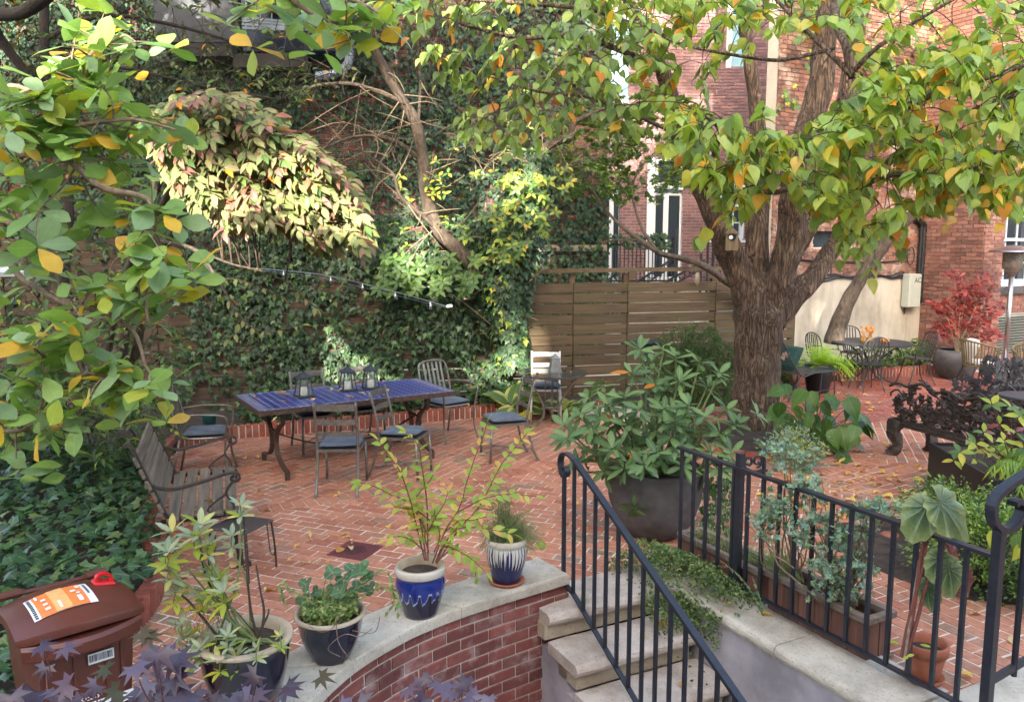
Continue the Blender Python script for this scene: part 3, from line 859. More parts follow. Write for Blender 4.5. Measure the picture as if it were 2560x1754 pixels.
text('AC', .15, 'ink', acb, (.06, -.093, .52), (math.pi / 2, 0, 0))

# ------------------------------------------------------------------ fences
def fence(root, a, b, z0, z1, pitch, bh, bays, mat, seed, skip=0.0):
    rng = random.Random(seed)
    a = Vector((a[0], a[1], 0)); b = Vector((b[0], b[1], 0)); d = (b - a).normalized(); nd = Vector((d.y, -d.x, 0)); ang = math.atan2(d.y, d.x)
    L = (b - a).length; base = root.location
    meshes = {}
    for (x0, x1) in bays:
        x0 *= L; x1 *= L
        key = round(x1 - x0, 3)
        if key not in meshes: meshes[key] = [MB().box((0, 0, 0), (x1 - x0 - .012, .022, bh * rng.uniform(.96, 1.03)), None, 0, .004).mesh('board', M[mat]) for _ in range(3)]
        z = z0 + bh / 2
        while z + bh / 2 <= z1 + .01:
            o = link('board', rng.choice(meshes[key]), root)
            o.location = a + d * ((x0 + x1) / 2) + nd * rng.uniform(.0, .012) + Vector((0, 0, z + rng.uniform(-.004, .004))) - base
            o.rotation_euler = (R(rng.uniform(-1.5, 1.5)), R(rng.uniform(-.35, .35)), ang)
            z += pitch
        pm = MB().box((0, 0, 0), (.09, .09, z1 - z0 + .12)).mesh('post', M[mat])
        o = link('post', pm, root); o.location = a + d * x1 - nd * .065 + Vector((0, 0, (z0 + z1) / 2)) - base; o.rotation_euler = (0, 0, ang)
    return a, d, nd, L
F0, F1 = (.0, 11.62), (4.5, 12.75)
fr = empty('wooden_fence', (2.2, 12.2, 0), 0, 'mossy wooden fence of wide horizontal boards behind the round glass table', 'fence')
a, d, nd, L = fence(fr, F0, F1, .10, 1.86, .155, .142, [(.0, .20), (.20, .385), (.385, .70), (.70, 1.0)], 'fence_wood', 3)
MB().bar(a + Vector((0, 0, 1.97)) - fr.location, a + d * L + Vector((0, 0, 2.0)) - fr.location, .06, .06).build('top_rail', M['fence_wood'], fr)
for t in (.40, .68): MB().box(a + d * (t * L) + Vector((0, 0, 1.91)) - fr.location, (.09, .07, .12)).build('post', M['fence_wood'], fr)
fl = empty('wooden_fence', (-4, 10.8, 0), 0, 'dark brown wooden fence of horizontal boards half hidden by ivy on the left', 'fence')
fence(fl, (-8.2, 10.05), (-.02, 11.62), .08, 2.55, .168, .150, [(0, .2), (.2, .42), (.42, .6), (.6, .8), (.8, 1.0)], 'fence_dark', 5)

# ------------------------------------------------------------------ unseen houses and tree added behind the viewer to shape the sun
row = [(-26, -4.7, 16.5), (-4.7, -3.2, 9.5), (-3.2, -1.35, 9.6), (-1.35, 3.3, 16.6), (3.3, 3.85, 10.4), (3.85, 26, 16.4)]  # added sun blockers; the low roofs are notches for strips of sun
M['blocker_stucco'] = plain('pale_sun_blocker_stucco', (.6, .55, .48), .9, 0, .1, 1)
for i, (x0, x1, h) in enumerate(row):
    o = MB().box((0, 0, h / 2 - 1.4), (x1 - x0 - .01, 5, h + 2.8)).build('sun_blocker_house', M['blocker_stucco'], loc=((x0 + x1) / 2, -16.5, 0))
    tag(o, 'unseen pale house block added behind the viewer to shape the sun, %s in the row' % ('first from the left', 'second from the left', 'third from the left', 'in the middle', 'second from the right', 'last on the right')[i], 'house', 'unseen sun-blocking houses behind the viewer')
stt = empty('sun_blocker_tree', (1.0, -22, 0), 0, 'unseen tall tree added behind the viewer to block and dapple the sun', 'tree')
MB().tube([(0, 0, 0), (.1, 0, 9), (0, 0, 18)], [.4, .3, .2], 10).build('trunk', M['bark_dark'], stt)
mb = MB(); rg = random.Random(21)
for i in range(2600):
    x, y, z = rg.uniform(-10, 8), rg.uniform(-1.6, 1.6), rg.uniform(15.0, 23)
    q = rg.uniform(.22, .5); a = Vector((rg.gauss(0, 1), rg.gauss(0, 1), rg.gauss(0, 1))).normalized(); b_, c_ = frame(a)
    c = Vector((x, y, z)); mb.add([c + b_ * q, c + c_ * q * .6, c - b_ * q, c - c_ * q * .6], [(0, 1, 2, 3)])
for i in range(560):  # extra clumps added to keep sun off parts of the fence and wall
    x, y, z = ((rg.uniform(-3.9, -2.6), rg.uniform(-1.2, 1.2), rg.uniform(13.4, 14.5)) if i < 75 else (rg.uniform(-5.4, -3.7), rg.uniform(-1.2, 1.2), rg.uniform(13.2, 13.8)) if i < 140 else (rg.uniform(-11, -4.9), rg.uniform(-1.6, 1.6), rg.uniform(13.7, 15.3)) if i < 440 else (rg.uniform(.2, 4), rg.uniform(-1.6, 1.6), rg.uniform(14.3, 15.3)))
    q = rg.uniform(.22, .5); a = Vector((rg.gauss(0, 1), rg.gauss(0, 1), rg.gauss(0, 1))).normalized(); b_, c_ = frame(a)
    c = Vector((x, y, z)); mb.add([c + b_ * q, c + c_ * q * .6, c - b_ * q, c - c_ * q * .6], [(0, 1, 2, 3)])
M['blocker_leaf'] = plain('sun_blocker_foliage', (.08, .12, .04), .6, 0, .3, 2)
mb.build('crown', M['blocker_leaf'], stt)
# ================================================================== foreground masonry
cf = spline([(p[0], p[1], 0) for p in COPE_FRONT], 8); cb = spline([(p[0], p[1], 0) for p in COPE_BACK], 8)
wall = empty('curved_garden_wall', (-.3, 4.6, 0), 0, 'curved low red brick wall with a cream stone coping beside the steps', 'wall')
wb = Vector(wall.location)
def offs(path, d):
    out = []
    for i, p in enumerate(path):
        t = (path[min(i + 1, len(path) - 1)] - path[max(i - 1, 0)]).normalized()
        out.append(p + Vector((-t.y, t.x, 0)) * d)
    return out
face = offs(cf, -.035)                                   # brick face, set back under the coping
back = offs(cb, .05)
mb = MB()
poly = [(p.x, p.y) for p in offs(cf, -.041)] + [(p.x, p.y) for p in back[::-1]]
mb.prism(poly, -1.6, .112); mb.build('mortar_backing', M['wall_mortar'], wall, off=wb)
def stone_slab(fr, bk, z0, z1, name, mat, root, base, r=.018):
    n = len(fr); b = MB(); lv = [(z0, .0), (z1 - r, .0), (z1 - r * .3, r * .3), (z1, r)]
    rings = []
    poly0 = fr + bk[::-1]; cen = sum(poly0, Vector()) / len(poly0)
    for z, ins in lv:
        rings.append([Vector((p.x, p.y, z + random.uniform(-.0012, .0012))) + (Vector((cen.x - p.x, cen.y - p.y, 0)).normalized() * ins) for p in poly0])
    m_ = len(poly0)
    vs = [p - base for r_ in rings for p in r_]
    fs = [(l * m_ + i, l * m_ + (i + 1) % m_, (l + 1) * m_ + (i + 1) % m_, (l + 1) * m_ + i) for l in range(3) for i in range(m_)]
    top = 3 * m_
    for i in range(n - 1): fs.append((top + i, top + i + 1, top + m_ - 2 - i, top + m_ - 1 - i))
    b.add(vs, fs); b.add([p - base for p in rings[0]], [tuple(range(m_ - 1, -1, -1))])
    return b.build(name, M[mat], root)
cuts = [0, 21, 38, len(cf) - 1]
for a, c in zip(cuts, cuts[1:]):
    F = [p.copy() for p in cf[a:c + 1]]; B = [p.copy() for p in cb[a:c + 1]]
    F[-1] = F[-1].lerp(F[-2], .10); B[-1] = B[-1].lerp(B[-2], .10)
    stone_slab(F, B, .113, .182, 'coping_stone', 'stone', wall, wb)
# bricks along the curve
unit = MB().box((0, 0, 0), (1, .03, .066), None, 0, .004).mesh('brick', M['wall_brick'])
seg = [0.0]
for p, q in zip(face, face[1:]): seg.append(seg[-1] + (q - p).length)
def along(s):
    s = max(0, min(seg[-1] - 1e-4, s))
    i = max(k for k in range(len(seg) - 1) if seg[k] <= s)
    p = face[i].lerp(face[i + 1], (s - seg[i]) / (seg[i + 1] - seg[i])); t = (face[i + 1] - face[i]).normalized()
    return p, t
z = .075; row = 0; cnt = 0; restw = MB()
while z > -1.5:
    s = .0 - (.105 if row % 2 else 0)
    while s < seg[-1] - .05:
        a, b_ = max(s, 0), min(s + .197, seg[-1])
        if b_ - a > .04:
            p, t = along((a + b_) / 2); ang = math.atan2(t.y, t.x)
            c = Vector((p.x, p.y, z)) + Vector((t.y, -t.x, 0)) * random.uniform(-.014, -.010) * -1
            x, y, d = project(tuple(c))
            if y < 1800 and x > 780 and cnt < 300:
                o = link('brick', unit, wall, c - wb); o.rotation_euler = (R(random.uniform(-1, 1)), R(random.uniform(-.6, .6)), ang); o.scale = ((b_ - a), 1, random.uniform(.95, 1.02)); cnt += 1
            else: restw.box(c - wb, (b_ - a, .03, .066), Matrix.Rotation(ang, 4, 'Z'))
        s += .208
    z -= .0765; row += 1
if restw.v: restw.build('brickwork', M['wall_brick'], wall)['kind'] = 'stuff'
# end of the wall beside the steps
e0, e1 = back[0], face[0]
for k in range(6):
    zc = .075 - k * .0765
    for (ta, tb) in (((0, .48), (.52, 1.0)) if k % 2 else ((0, .25), (.29, .73), (.77, 1))):
        a = e1.lerp(e0, ta); b_ = e1.lerp(e0, tb); d = (b_ - a)
        o = link('brick', unit, wall, Vector(((a.x + b_.x) / 2, (a.y + b_.y) / 2, zc)) + Vector((d.y, -d.x, 0)).normalized() * .006 - wb); o.rotation_euler = (0, 0, math.atan2(d.y, d.x)); o.scale = (d.length, 1, 1)

# steps down to the areaway
steps = empty('stone_steps', st(.45, -.2), AS, 'worn stone steps going down from the brick patio beside the curved wall', 'steps')
so = Vector((.45, -.2, 0))
for k in range(7):
    zt = -.175 * k + (0.004 if k == 0 else 0); v0 = -.33 * k
    u0, u1 = (-.03, 1.30 if k == 0 else .895)
    vb = v0 + (.42 if k == 0 else .36)
    b = MB(); n = 14; prof = [(vb, zt - .075), (vb, zt), (v0 + .035, zt)] + [(v0 + .035 - .038 * math.sin(t), zt - .04 + .04 * math.cos(t)) for t in np.linspace(.3, 2.7, 7)] + [(v0 + .02, zt - .075)]
    us = np.linspace(u0, u1, n); vs = []
    for u_ in us:
        e = .010 if u_ in (us[0], us[-1]) else 0
        for (pv, pz) in prof: vs.append((u_ - so.x, pv - so.y + random.uniform(-.003, .003) + e * (pv < v0 + .03), pz + random.uniform(-.002, .002) - e * .6))
    m_ = len(prof); fs = [(i * m_ + j, i * m_ + (j + 1) % m_, (i + 1) * m_ + (j + 1) % m_, (i + 1) * m_ + j) for i in range(n - 1) for j in range(m_)]
    fs += [tuple(range(m_ - 1, -1, -1)), tuple(range((n - 1) * m_, n * m_))]
    b.add(vs, fs); s_ = b.build('step', M['stone_step'], steps, smooth=False)
    MB().box((.43 - so.x, v0 + .17 - so.y, zt - .135), (.86 if k else .94, .22, .10)).build('riser', M['stone_riser'], s_)
mb = MB()
for k in range(1, 8): mb.box((.42 - so.x, -.33 * k + .34 - so.y, -.175 * k - .5), (.84, .33, .83))
mb.build('stair_core', M['stucco_grey'], steps)

# stucco retaining wall on the right with its rounded coping
rw = empty('retaining_wall', st(1.1, -1.2), AS, 'lilac grey stucco retaining wall with a pitted rounded stone coping', 'wall')
ro = Vector((1.1, -1.2, 0))
MB().box((1.12 - ro.x, -1.3 - ro.y, -.80), (.42, 2.95, 1.55)).build('stucco_face', M['stucco_grey'], rw)
def cope(u0, u1, va, vb, zt, name, rr=.04, n=24, axis='v'):
    b = MB(); th = .085; vs = []
    prof = [(u1, zt - th), (u1, zt), (u0 + rr, zt)] + [(u0 + rr - rr * math.sin(t), zt - rr + rr * math.cos(t)) for t in np.linspace(.35, 2.75, 7)] + [(u0 + .025, zt - th)]
    for v_ in np.linspace(va, vb, n):
        for (pu, pz) in prof:
            p = (pu - ro.x + random.uniform(-.002, .002), v_ - ro.y, pz + random.uniform(-.002, .002)) if axis == 'v' else (v_ - ro.x, pu - ro.y, pz)
            vs.append(p)
    m_ = len(prof); fs = [(i * m_ + j, i * m_ + (j + 1) % m_, (i + 1) * m_ + (j + 1) % m_, (i + 1) * m_ + j) for i in range(n - 1) for j in range(m_)]
    fs += [tuple(range(m_ - 1, -1, -1)), tuple(range((n - 1) * m_, n * m_))]
    b.add(vs, fs); return b.build(name, M['stone'], rw)
cope(.875, 1.33, .02, -.98, .05, 'coping_stone')
cope(.875, 1.33, -.986, -1.74, .05, 'coping_stone')
mb = MB(); mb.box((1.72 - ro.x, -2.15 - ro.y, .01), (1.7, .80, .115), None, 0, .03); mb.build('corner_stone', M['stone'], rw)

# areaway floor
mb = MB(); mb.add([(-6, -4, -1.55), (9, -4, -1.55), (9, 6, -1.55), (-6, 6, -1.55)], [(0, 1, 2, 3)])
tag(mb.build('areaway_floor', M['stucco_grey']), kind='structure')

# ------------------------------------------------------------------ iron railings
def scroll(c, ux, r0, turns=1.15, flip=1, n=26, start=0.0):
    out = []
    for t in np.linspace(0, 1, n):
        a = start + flip * turns * 2 * math.pi * t; r = r0 * (1 - .62 * t)
        out.append(Vector(c) + Vector(ux) * (r * math.cos(a)) + Vector((0, 0, 1)) * (r * math.sin(a)))
    return out
h1 = empty('handrail', st(.19, .19), 0, 'black iron handrail with a curled end going down the stone steps', 'railing')
hb = Vector(h1.location)
HD = -SV
slope = .175 / .33
def hp(t, z0): return st(.19, .19 - t, z0 - slope * max(0, t - .10))
top = [hp(.10, .965), hp(.10 + 2.3, .965)]
mb = MB()
mb.ribbon([p - hb for p in top], .042, .022)
b2 = hp(.10, .965)
cs = st(.19, .19 + .02, .90)
arc = [b2 + Vector((0, 0, 0)), st(.19, .17, .985), st(.19, .23, .975), st(.19, .262, .93), st(.19, .255, .86), st(.19, .22, .825), st(.19, .185, .84), st(.19, .18, .875), st(.19, .205, .89), st(.19, .222, .87)]
mb.ribbon([p - hb for p in spline(arc, 4)], .014, .042, up=tuple(SU))
mb.v = mb.v; mb.build('top_rail', M['black_iron'], h1)
mb = MB()
low = [st(.19, .19, .10), st(.19, .09, .075)] + [hp(t, .075) for t in (.10, 2.4)]
mb.ribbon([p - hb for p in low], .032, .012); mb.build('bottom_rail', M['black_iron'], h1)
def bar_(root, p0, p1, w, name='bar'):
    c = (p0 + p1) / 2
    return MB().box((0, 0, 0), (w, w, (p1 - p0).length), None, 0, .002).build(name, M['black_iron'], root, loc=c - Vector(root.location))
o = bar_(h1, st(.19, .215, -.02), st(.19, .215, .83), .024, 'newel_post'); o.rotation_euler = (0, 0, AS)
for i in range(17):
    t = .10 + i * .125
    o = bar_(h1, hp(t, .07), hp(t, .955), .021); o.rotation_euler = (0, 0, AS)

r2 = empty('area_railing', st(1.15, -.9), 0, 'long black iron railing with square bars in front of the wooden planter boxes', 'railing')
rb = Vector(r2.location)
RU = 1.145
MB().ribbon([st(RU, .24, .905) - rb, st(RU, -2.03, .905) - rb], .045, .018).build('top_rail', M['black_iron'], r2)
MB().ribbon([st(RU, -.35, .125) - rb, st(RU, -2.03, .125) - rb], .035, .014).build('bottom_rail', M['black_iron'], r2)
for i in range(17):
    v_ = .20 - i * .131
    o = bar_(r2, st(RU, v_, .12 if v_ < -.35 else -.02), st(RU, v_, .897), .022); o.rotation_euler = (0, 0, AS)
o = bar_(r2, st(RU + .015, -.36, -.02), st(RU + .015, -.36, 1.0), .045, 'newel_post'); o.rotation_euler = (0, 0, AS)
# small gate leaf with scrolls behind the first newel
q0 = st(RU + .03, -.36, 0); gx = SU
o = bar_(r2, q0 + gx * .19 + Vector((0, 0, -.01)), q0 + gx * .19 + Vector((0, 0, 1.0)), .02, 'gate_bar'); o.rotation_euler = (0, 0, AS)
mb = MB()
mb.bar(q0 + Vector((0, 0, .86)) - rb, q0 + gx * .21 + Vector((0, 0, .86)) - rb, .03, .014)
mb.ribbon([p - rb for p in scroll(q0 + gx * .055 + Vector((0, 0, .93)), gx, .042, 1.2, -1, 20, -1.57)], .009, .016, up=tuple(SV))
mb.ribbon([p - rb for p in scroll(q0 + gx * .13 + Vector((0, 0, .93)), gx, .045, 1.2, 1, 20, -1.57)], .009, .016, up=tuple(SV))
mb.build('scroll_bracket', M['black_iron'], r2)
n2 = st(RU, -2.04, 0)
o = bar_(r2, n2 + Vector((0, 0, -.05)), n2 + Vector((0, 0, 1.035)), .044, 'newel_post'); o.rotation_euler = (0, 0, AS)
r3 = empty('stoop_railing', n2 + SU * .25, 0, 'black iron railing with a large scroll at the lower right corner', 'railing')
r3b = Vector(r3.location)
mb = MB()
sc = [n2 + SU * .9 + Vector((0, 0, 1.40)), n2 + SU * .45 + Vector((0, 0, 1.33)), n2 + SU * .12 + Vector((0, 0, 1.26)), n2 + SU * (-.055) + Vector((0, 0, 1.19)), n2 + SU * (-.06) + Vector((0, 0, 1.09)), n2 + SU * .02 + Vector((0, 0, 1.03)), n2 + SU * .11 + Vector((0, 0, 1.04)), n2 + SU * .155 + Vector((0, 0, 1.10)), n2 + SU * .125 + Vector((0, 0, 1.15)), n2 + SU * .08 + Vector((0, 0, 1.145))]
mb.ribbon([p - r3b for p in spline(sc, 6)], .026, .048, up=tuple(SV)); mb.build('scroll_rail', M['black_iron'], r3, smooth=False)
MB().bar(n2 + SU * .03 + Vector((0, 0, .30)) - r3b, n2 + SU * .9 + Vector((0, 0, .42)) - r3b, .02, .035).build('bottom_rail', M['black_iron'], r3)
for i in range(1, 6):
    x = .03 + i * .17
    bar_(r3, n2 + SU * x + Vector((0, 0, .25 + x * .13)), n2 + SU * x + Vector((0, 0, 1.26 + x * .16)), .022)

# ------------------------------------------------------------------ wooden planter boxes
def planter(u0, u1, v0, v1, z0, z1, label):
    root = empty('planter_box', st((u0 + u1) / 2, (v0 + v1) / 2, z0), AS, label, 'planter', 'wooden planter boxes behind the area railing')
    W, Ln, Hh = u1 - u0, v1 - v0, z1 - z0
    n = 6
    for i in range(n):
        bl = Ln / n
        for sx in (-1, 1):
            MB().box((sx * (W / 2 - .012), -Ln / 2 + bl * (i + .5), Hh / 2 - .02), (.018, bl - .004, Hh - .05)).build('plank', M['planter_wood'], root)
    for sy in (-1, 1):
        for j in (-1, 1):
            MB().box((j * (W / 4 - .006), sy * (Ln / 2 - .011), Hh / 2 - .02), (W / 2 - .022, .018, Hh - .05)).build('plank', M['planter_wood'], root)
    for sx in (-1, 1):
        MB().box((sx * (W / 2 - .004), 0, Hh - .02), (.045, Ln + .03, .04), None, 0, .004).build('trim', M['planter_trim'], root)
        MB().box((sx * (W / 2 + .003), 0, .012), (.03, Ln + .02, .024), None, 0, .003).build('trim', M['planter_trim'], root)
    for sy in (-1, 1): MB().box((0, sy * (Ln / 2 - .006), Hh - .019), (W - .05, .045, .036), None, 0, .004).build('trim', M['planter_trim'], root)
    MB().box((0, 0, Hh * .38), (W - .05, Ln - .05, Hh * .7)).build('soil', M['soil'], root)
    return root
planter(1.20, 1.40, -1.34, -.60, .02, .30, 'wooden planter box with blue-green rue, nearest the terracotta pot')
planter(1.20, 1.40, -.52, .27, .0, .27, 'wooden planter box beside the big charcoal pot, creeper at its foot')

# ------------------------------------------------------------------ pots
def glaze(name, base, drip, top, z_drip, amp, n_str=14, rim=None, line=None):
    m, nt, b = nodes(name)
    tc = N(nt, 'ShaderNodeTexCoord').outputs['Object']; sx = N(nt, 'ShaderNodeSeparateXYZ'); nt.links.new(tc, sx.inputs[0])
    ang = math_(nt, 'ARCTAN2', sx.outputs[1], sx.outputs[0])
    cmb = N(nt, 'ShaderNodeCombineXYZ'); nt.links.new(math_(nt, 'MULTIPLY', ang, n_str / 3.0), cmb.inputs[0])
    nz = noise(nt, 2.0, 2, cmb.outputs[0], .5)
    w = math_(nt, 'ABSOLUTE', math_(nt, 'SINE', math_(nt, 'ADD', math_(nt, 'MULTIPLY', ang, n_str), math_(nt, 'MULTIPLY', nz, 5.0))))
    lim = math_(nt, 'SUBTRACT', z_drip, math_(nt, 'MULTIPLY', math_(nt, 'POWER', w, 2.0), math_(nt, 'MULTIPLY', math_(nt, 'ADD', nz, .25), amp)))
    d = math_(nt, 'SUBTRACT', sx.outputs[2], lim)
    f = ramp(nt, math_(nt, 'ADD', math_(nt, 'MULTIPLY', d, 9.0), .5), [(.46, (0, 0, 0)), (.54, (1, 1, 1))])
    c = mixc(nt, f, base, drip)
    if line: c = mixc(nt, math_(nt, 'LESS_THAN', math_(nt, 'ABSOLUTE', d), .006), c, line)
    if rim is not None:
        c = mixc(nt, math_(nt, 'GREATER_THAN', sx.outputs[2], rim), c, top)
    c = mixc(nt, .3, c, ramp(nt, noise(nt, 20, 5, tc), [(.3, (.7, .7, .7)), (.7, (1.2, 1.2, 1.2))]), 'MULTIPLY')
    nt.links.new(c, b.inputs['Base Color']); b.inputs['Roughness'].default_value = .13; b.inputs['Coat Weight'].default_value = .5
    b.inputs['Coat Roughness'].default_value = .08
    return m
M['glaze_navy'] = glaze('navy_glaze', (.006, .008, .026), (.006, .008, .028), (.55, .47, .34), 9, 0, rim=.236)
M['glaze_navy_big'] = glaze('dark_navy_glaze', (.005, .007, .02), (.005, .007, .02), (.50, .42, .30), 9, 0, rim=.34)
M['glaze_blue'] = glaze('cobalt_drip_glaze', (.020, .016, .034), (.012, .026, .17), (.52, .47, .40), .165, .075, 8, rim=.25, line=(.30, .36, .62))
M['glaze_cream'] = glaze('cream_drip_glaze', (.012, .016, .075), (.62, .58, .50), (.58, .50, .38), .245, .17, 16, rim=.262)
M['pot_inside'] = plain('tan_pot_inside', (.40, .31, .21), .6, 0, .2, 9)
def pot(name, p, prof, mat, label, cat='plant pot', group=None, inner=.02, soil_z=None, n=32, inside='pot_inside', rim_h=None):
    root = empty(name, p, 0, label, cat, group)
    MB().lathe(prof, n).build('pot_body', M[mat], root, smooth=True)
    r, z = prof[-1]
    MB().lathe([(r - .0005, z - .0005), (r - inner * .4, z + .004), (r - inner, z - .002), (r - inner * 1.3, z - .03), (max(r - inner * 2.5, .03), z - .12)], n).build('rim', M[inside], root, smooth=True)
    sz = soil_z if soil_z is not None else z - .045
    mb = MB(); rr = r - inner * 1.4
    mb.lathe([(.001, sz + .008), (rr * .5, sz + .01), (rr, sz)], 20, jit=.02); mb.build('soil', M['soil'], root, smooth=True)
    return root
GP = 'glazed pots on the curved wall'
pot1 = pot('glazed_pot', (-.945, 3.95, .183), [(.0, .0), (.095, .0), (.10, .012), (.135, .08), (.158, .15), (.168, .21), (.182, .232), (.186, .242), (.183, .252)], 'glaze_navy', 'dark navy bowl-shaped pot of strawberry and trailing plants on the curved wall', group=GP)
pot2 = pot('glazed_pot', (-.535, 4.46, .183), [(.0, .0), (.098, .0), (.104, .02), (.115, .06), (.140, .14), (.147, .19), (.141, .225), (.137, .238), (.145, .246), (.150, .262), (.150, .285), (.143, .295)], 'glaze_blue', 'cobalt blue pot with zigzag drip glaze and white rim on the curved wall', group=GP)
pot3 = pot('glazed_pot', (-.035, 4.90, .195), [(.0, .0), (.088, .0), (.095, .02), (.105, .07), (.128, .15), (.135, .20), (.129, .235), (.127, .245), (.134, .252), (.137, .268), (.130, .285)], 'glaze_cream', 'blue pot with cream dripping glaze and a thyme-like herb on the curved wall', group=GP)
MB().lathe([(.0, -.011), (.105, -.011), (.118, .008), (.112, .012), (.10, .002), (0, .002)], 28).build('saucer', M['terracotta'], pot3, smooth=True)
pot4 = pot('glazed_pot', (-1.225, 3.47, .183), [(.0, .0), (.12, .0), (.13, .02), (.165, .12), (.19, .22), (.20, .30), (.205, .335), (.216, .345), (.218, .355), (.214, .362)], 'glaze_navy_big', 'large dark navy pot with a pale rim holding sage, beside the brown bin', group=GP, inner=.03)
tpot = pot('terracotta_pot', st(1.30, -1.62, .062), [(.0, .012), (.062, .012), (.070, .02), (.092, .13), (.094, .15), (.106, .152), (.109, .20), (.106, .206)], 'terracotta', 'small terracotta pot on its saucer behind the railing, holding the begonia', inner=.014, inside='terracotta')
MB().lathe([(.0, .0), (.085, .0), (.098, .024), (.093, .026), (.08, .011), (.0, .011)], 28).build('saucer', M['terracotta'], tpot, smooth=True)
gp = pot('charcoal_pot', (1.15, 6.26, 0), [(.0, .0), (.16, .0), (.20, .012), (.27, .08), (.33, .19), (.37, .32), (.385, .45), (.39, .54), (.385, .565)], 'charcoal', 'big rounded charcoal pot holding the rhododendron behind the railing', inner=.04, inside='charcoal', n=40)
gp.rotation_euler = (R(0), 0, 0)

# ------------------------------------------------------------------ brown bin
bn = empty('organics_bin', (-1.94, 3.33, 0), R(42), 'brown wheeled bin with a red lid latch and an orange sticker', 'bin')
bn.scale = (.88, .88, .88)
W, D_, Hb = .50, .46, .80
mb = MB(); lv = [(0, .80), (.05, .82), (.45, .91), (.74, .98), (.80, .985)]; pr = []
for z, s in lv:
    w, d = W / 2 * s, D_ / 2 * s; q = .05
    pr.append([(w - q, -d, z), (w, -d + q, z), (w, d - q, z), (w - q, d, z), (-w + q, d, z), (-w, d - q, z), (-w, -d + q, z), (-w + q, -d, z)])
mb.add([p for r_ in pr for p in r_], [(l * 8 + i, l * 8 + (i + 1) % 8, l * 8 + 8 + (i + 1) % 8, l * 8 + 8 + i) for l in range(len(lv) - 1) for i in range(8)] + [tuple(range(7, -1, -1))])
mb.build('body', M['bin'], bn)
for x in (-.16, -.04, .10, .17): MB().box((x, -D_ / 2 * .955 - .001, .62), (.012, .016, .25)).build('rib', M['bin'], bn)
mb = MB()                                                      # bowed front lip
xs = np.linspace(-.26, .26, 17)
for prof_ in [0]:
    vs = []; 
    for x in xs:
        bow = .075 * (1 - (x / .26) ** 2)
        y0 = -D_ / 2 - .036 - bow * 1.12
        for (dy, z) in ((.12, .79), (.0, .748), (-.010, .760), (-.010, .806), (.006, .822), (.12, .822)): vs.append((x, y0 + dy, z))
    m_ = 6; fs = [(i * m_ + j, i * m_ + (j + 1) % m_, (i + 1) * m_ + (j + 1) % m_, (i + 1) * m_ + j) for i in range(16) for j in range(m_)]
    mb.add(vs, fs + [tuple(range(m_ - 1, -1, -1)), tuple(range(16 * m_, 17 * m_))])
mb.build('front_lip', M['bin'], bn)
def lid_z(x, y): return .935 - .10 * (x / .27) ** 2 * .55 - .055 * ((y + .05) / .30) ** 2 
mb = MB(); nx, ny = 17, 13; vs = []
for i in range(nx):
    for j in range(ny):
        x = -.275 + .55 * i / (nx - 1); t = j / (ny - 1)
        yf = -D_ / 2 - .02 - .075 * (1 - (x / .275) ** 2); y = yf + (D_ / 2 + .05 - yf) * t
        vs.append((x, y, lid_z(x, y)))
fs = [(i * ny + j, (i + 1) * ny + j, (i + 1) * ny + j + 1, i * ny + j + 1) for i in range(nx - 1) for j in range(ny - 1)]
ring = [i * ny for i in range(nx)] + [(nx - 1) * ny + j for j in range(1, ny)] + [i * ny + ny - 1 for i in range(nx - 2, -1, -1)] + [j for j in range(ny - 2, 0, -1)]
nb = len(vs); vs += [(vs[k][0] * 1.012, vs[k][1] * 1.012, vs[k][2] - .012) for k in ring]; nb2 = len(vs); vs += [(vs[k][0] * 1.012, vs[k][1] * 1.012, max(.826, vs[k][2] - .040)) for k in ring]
q = len(ring)
for i in range(q): fs.append((ring[i], nb + i, nb + (i + 1) % q, ring[(i + 1) % q])); fs.append((nb + i, nb2 + i, nb2 + (i + 1) % q, nb + (i + 1) % q))
mb.add(vs, fs); lid = mb.build('lid', M['bin'], bn, smooth=True)
try:
    lid.data.set_sharp_from_angle(angle=R(40))
except Exception: pass
mb = MB()
for x in (-.2, .2): mb.tube([(x - .05, .285, .875), (x + .05, .285, .875)], .022, 10)
mb.tube([(-.25, .31, .86), (.25, .31, .86)], .013, 8); mb.build('handle', M['bin'], bn)
lt = MB()
lx, ly = .175, .04
lz = lid_z(lx, ly)
lt.box((lx, ly, lz + .006), (.105, .085, .018), Matrix.Rotation(R(12), 4, 'Y'), 0, .008)
lt.ribbon(spline([(lx - .034, ly, lz + .012), (lx - .034, ly, lz + .036), (lx - .016, ly, lz + .052), (lx + .02, ly, lz + .046), (lx + .036, ly, lz + .028), (lx + .036, ly, lz - .002)], 5), .012, .030, up=(0, 1, 0))
lt.build('latch_handle', M['bin_red'], bn)
def patch(name, x0, x1, y0, y1, off, mat, nx=8, ny=6):
    b = MB(); vs = [(x0 + (x1 - x0) * i / nx, y0 + (y1 - y0) * j / ny, 0) for i in range(nx + 1) for j in range(ny + 1)]
    vs = [(x, y, lid_z(x, y) + off) for x, y, _ in vs]
    return b.add(vs, [(i * (ny + 1) + j, (i + 1) * (ny + 1) + j, (i + 1) * (ny + 1) + j + 1, i * (ny + 1) + j + 1) for i in range(nx) for j in range(ny)]).build(name, M[mat], lab)
lab = bpy.data.objects.new('sticker', None); COL.objects.link(lab); lab.parent = bn
patch('sticker_ground', -.185, .09, -.20, .05, .004, 'white_label')
patch('sticker_print', -.155, .055, -.2, .05, .0062, 'orange_print')
patch('sticker_band', -.09, -.02, -.2, .05, .0084, 'peach_print')
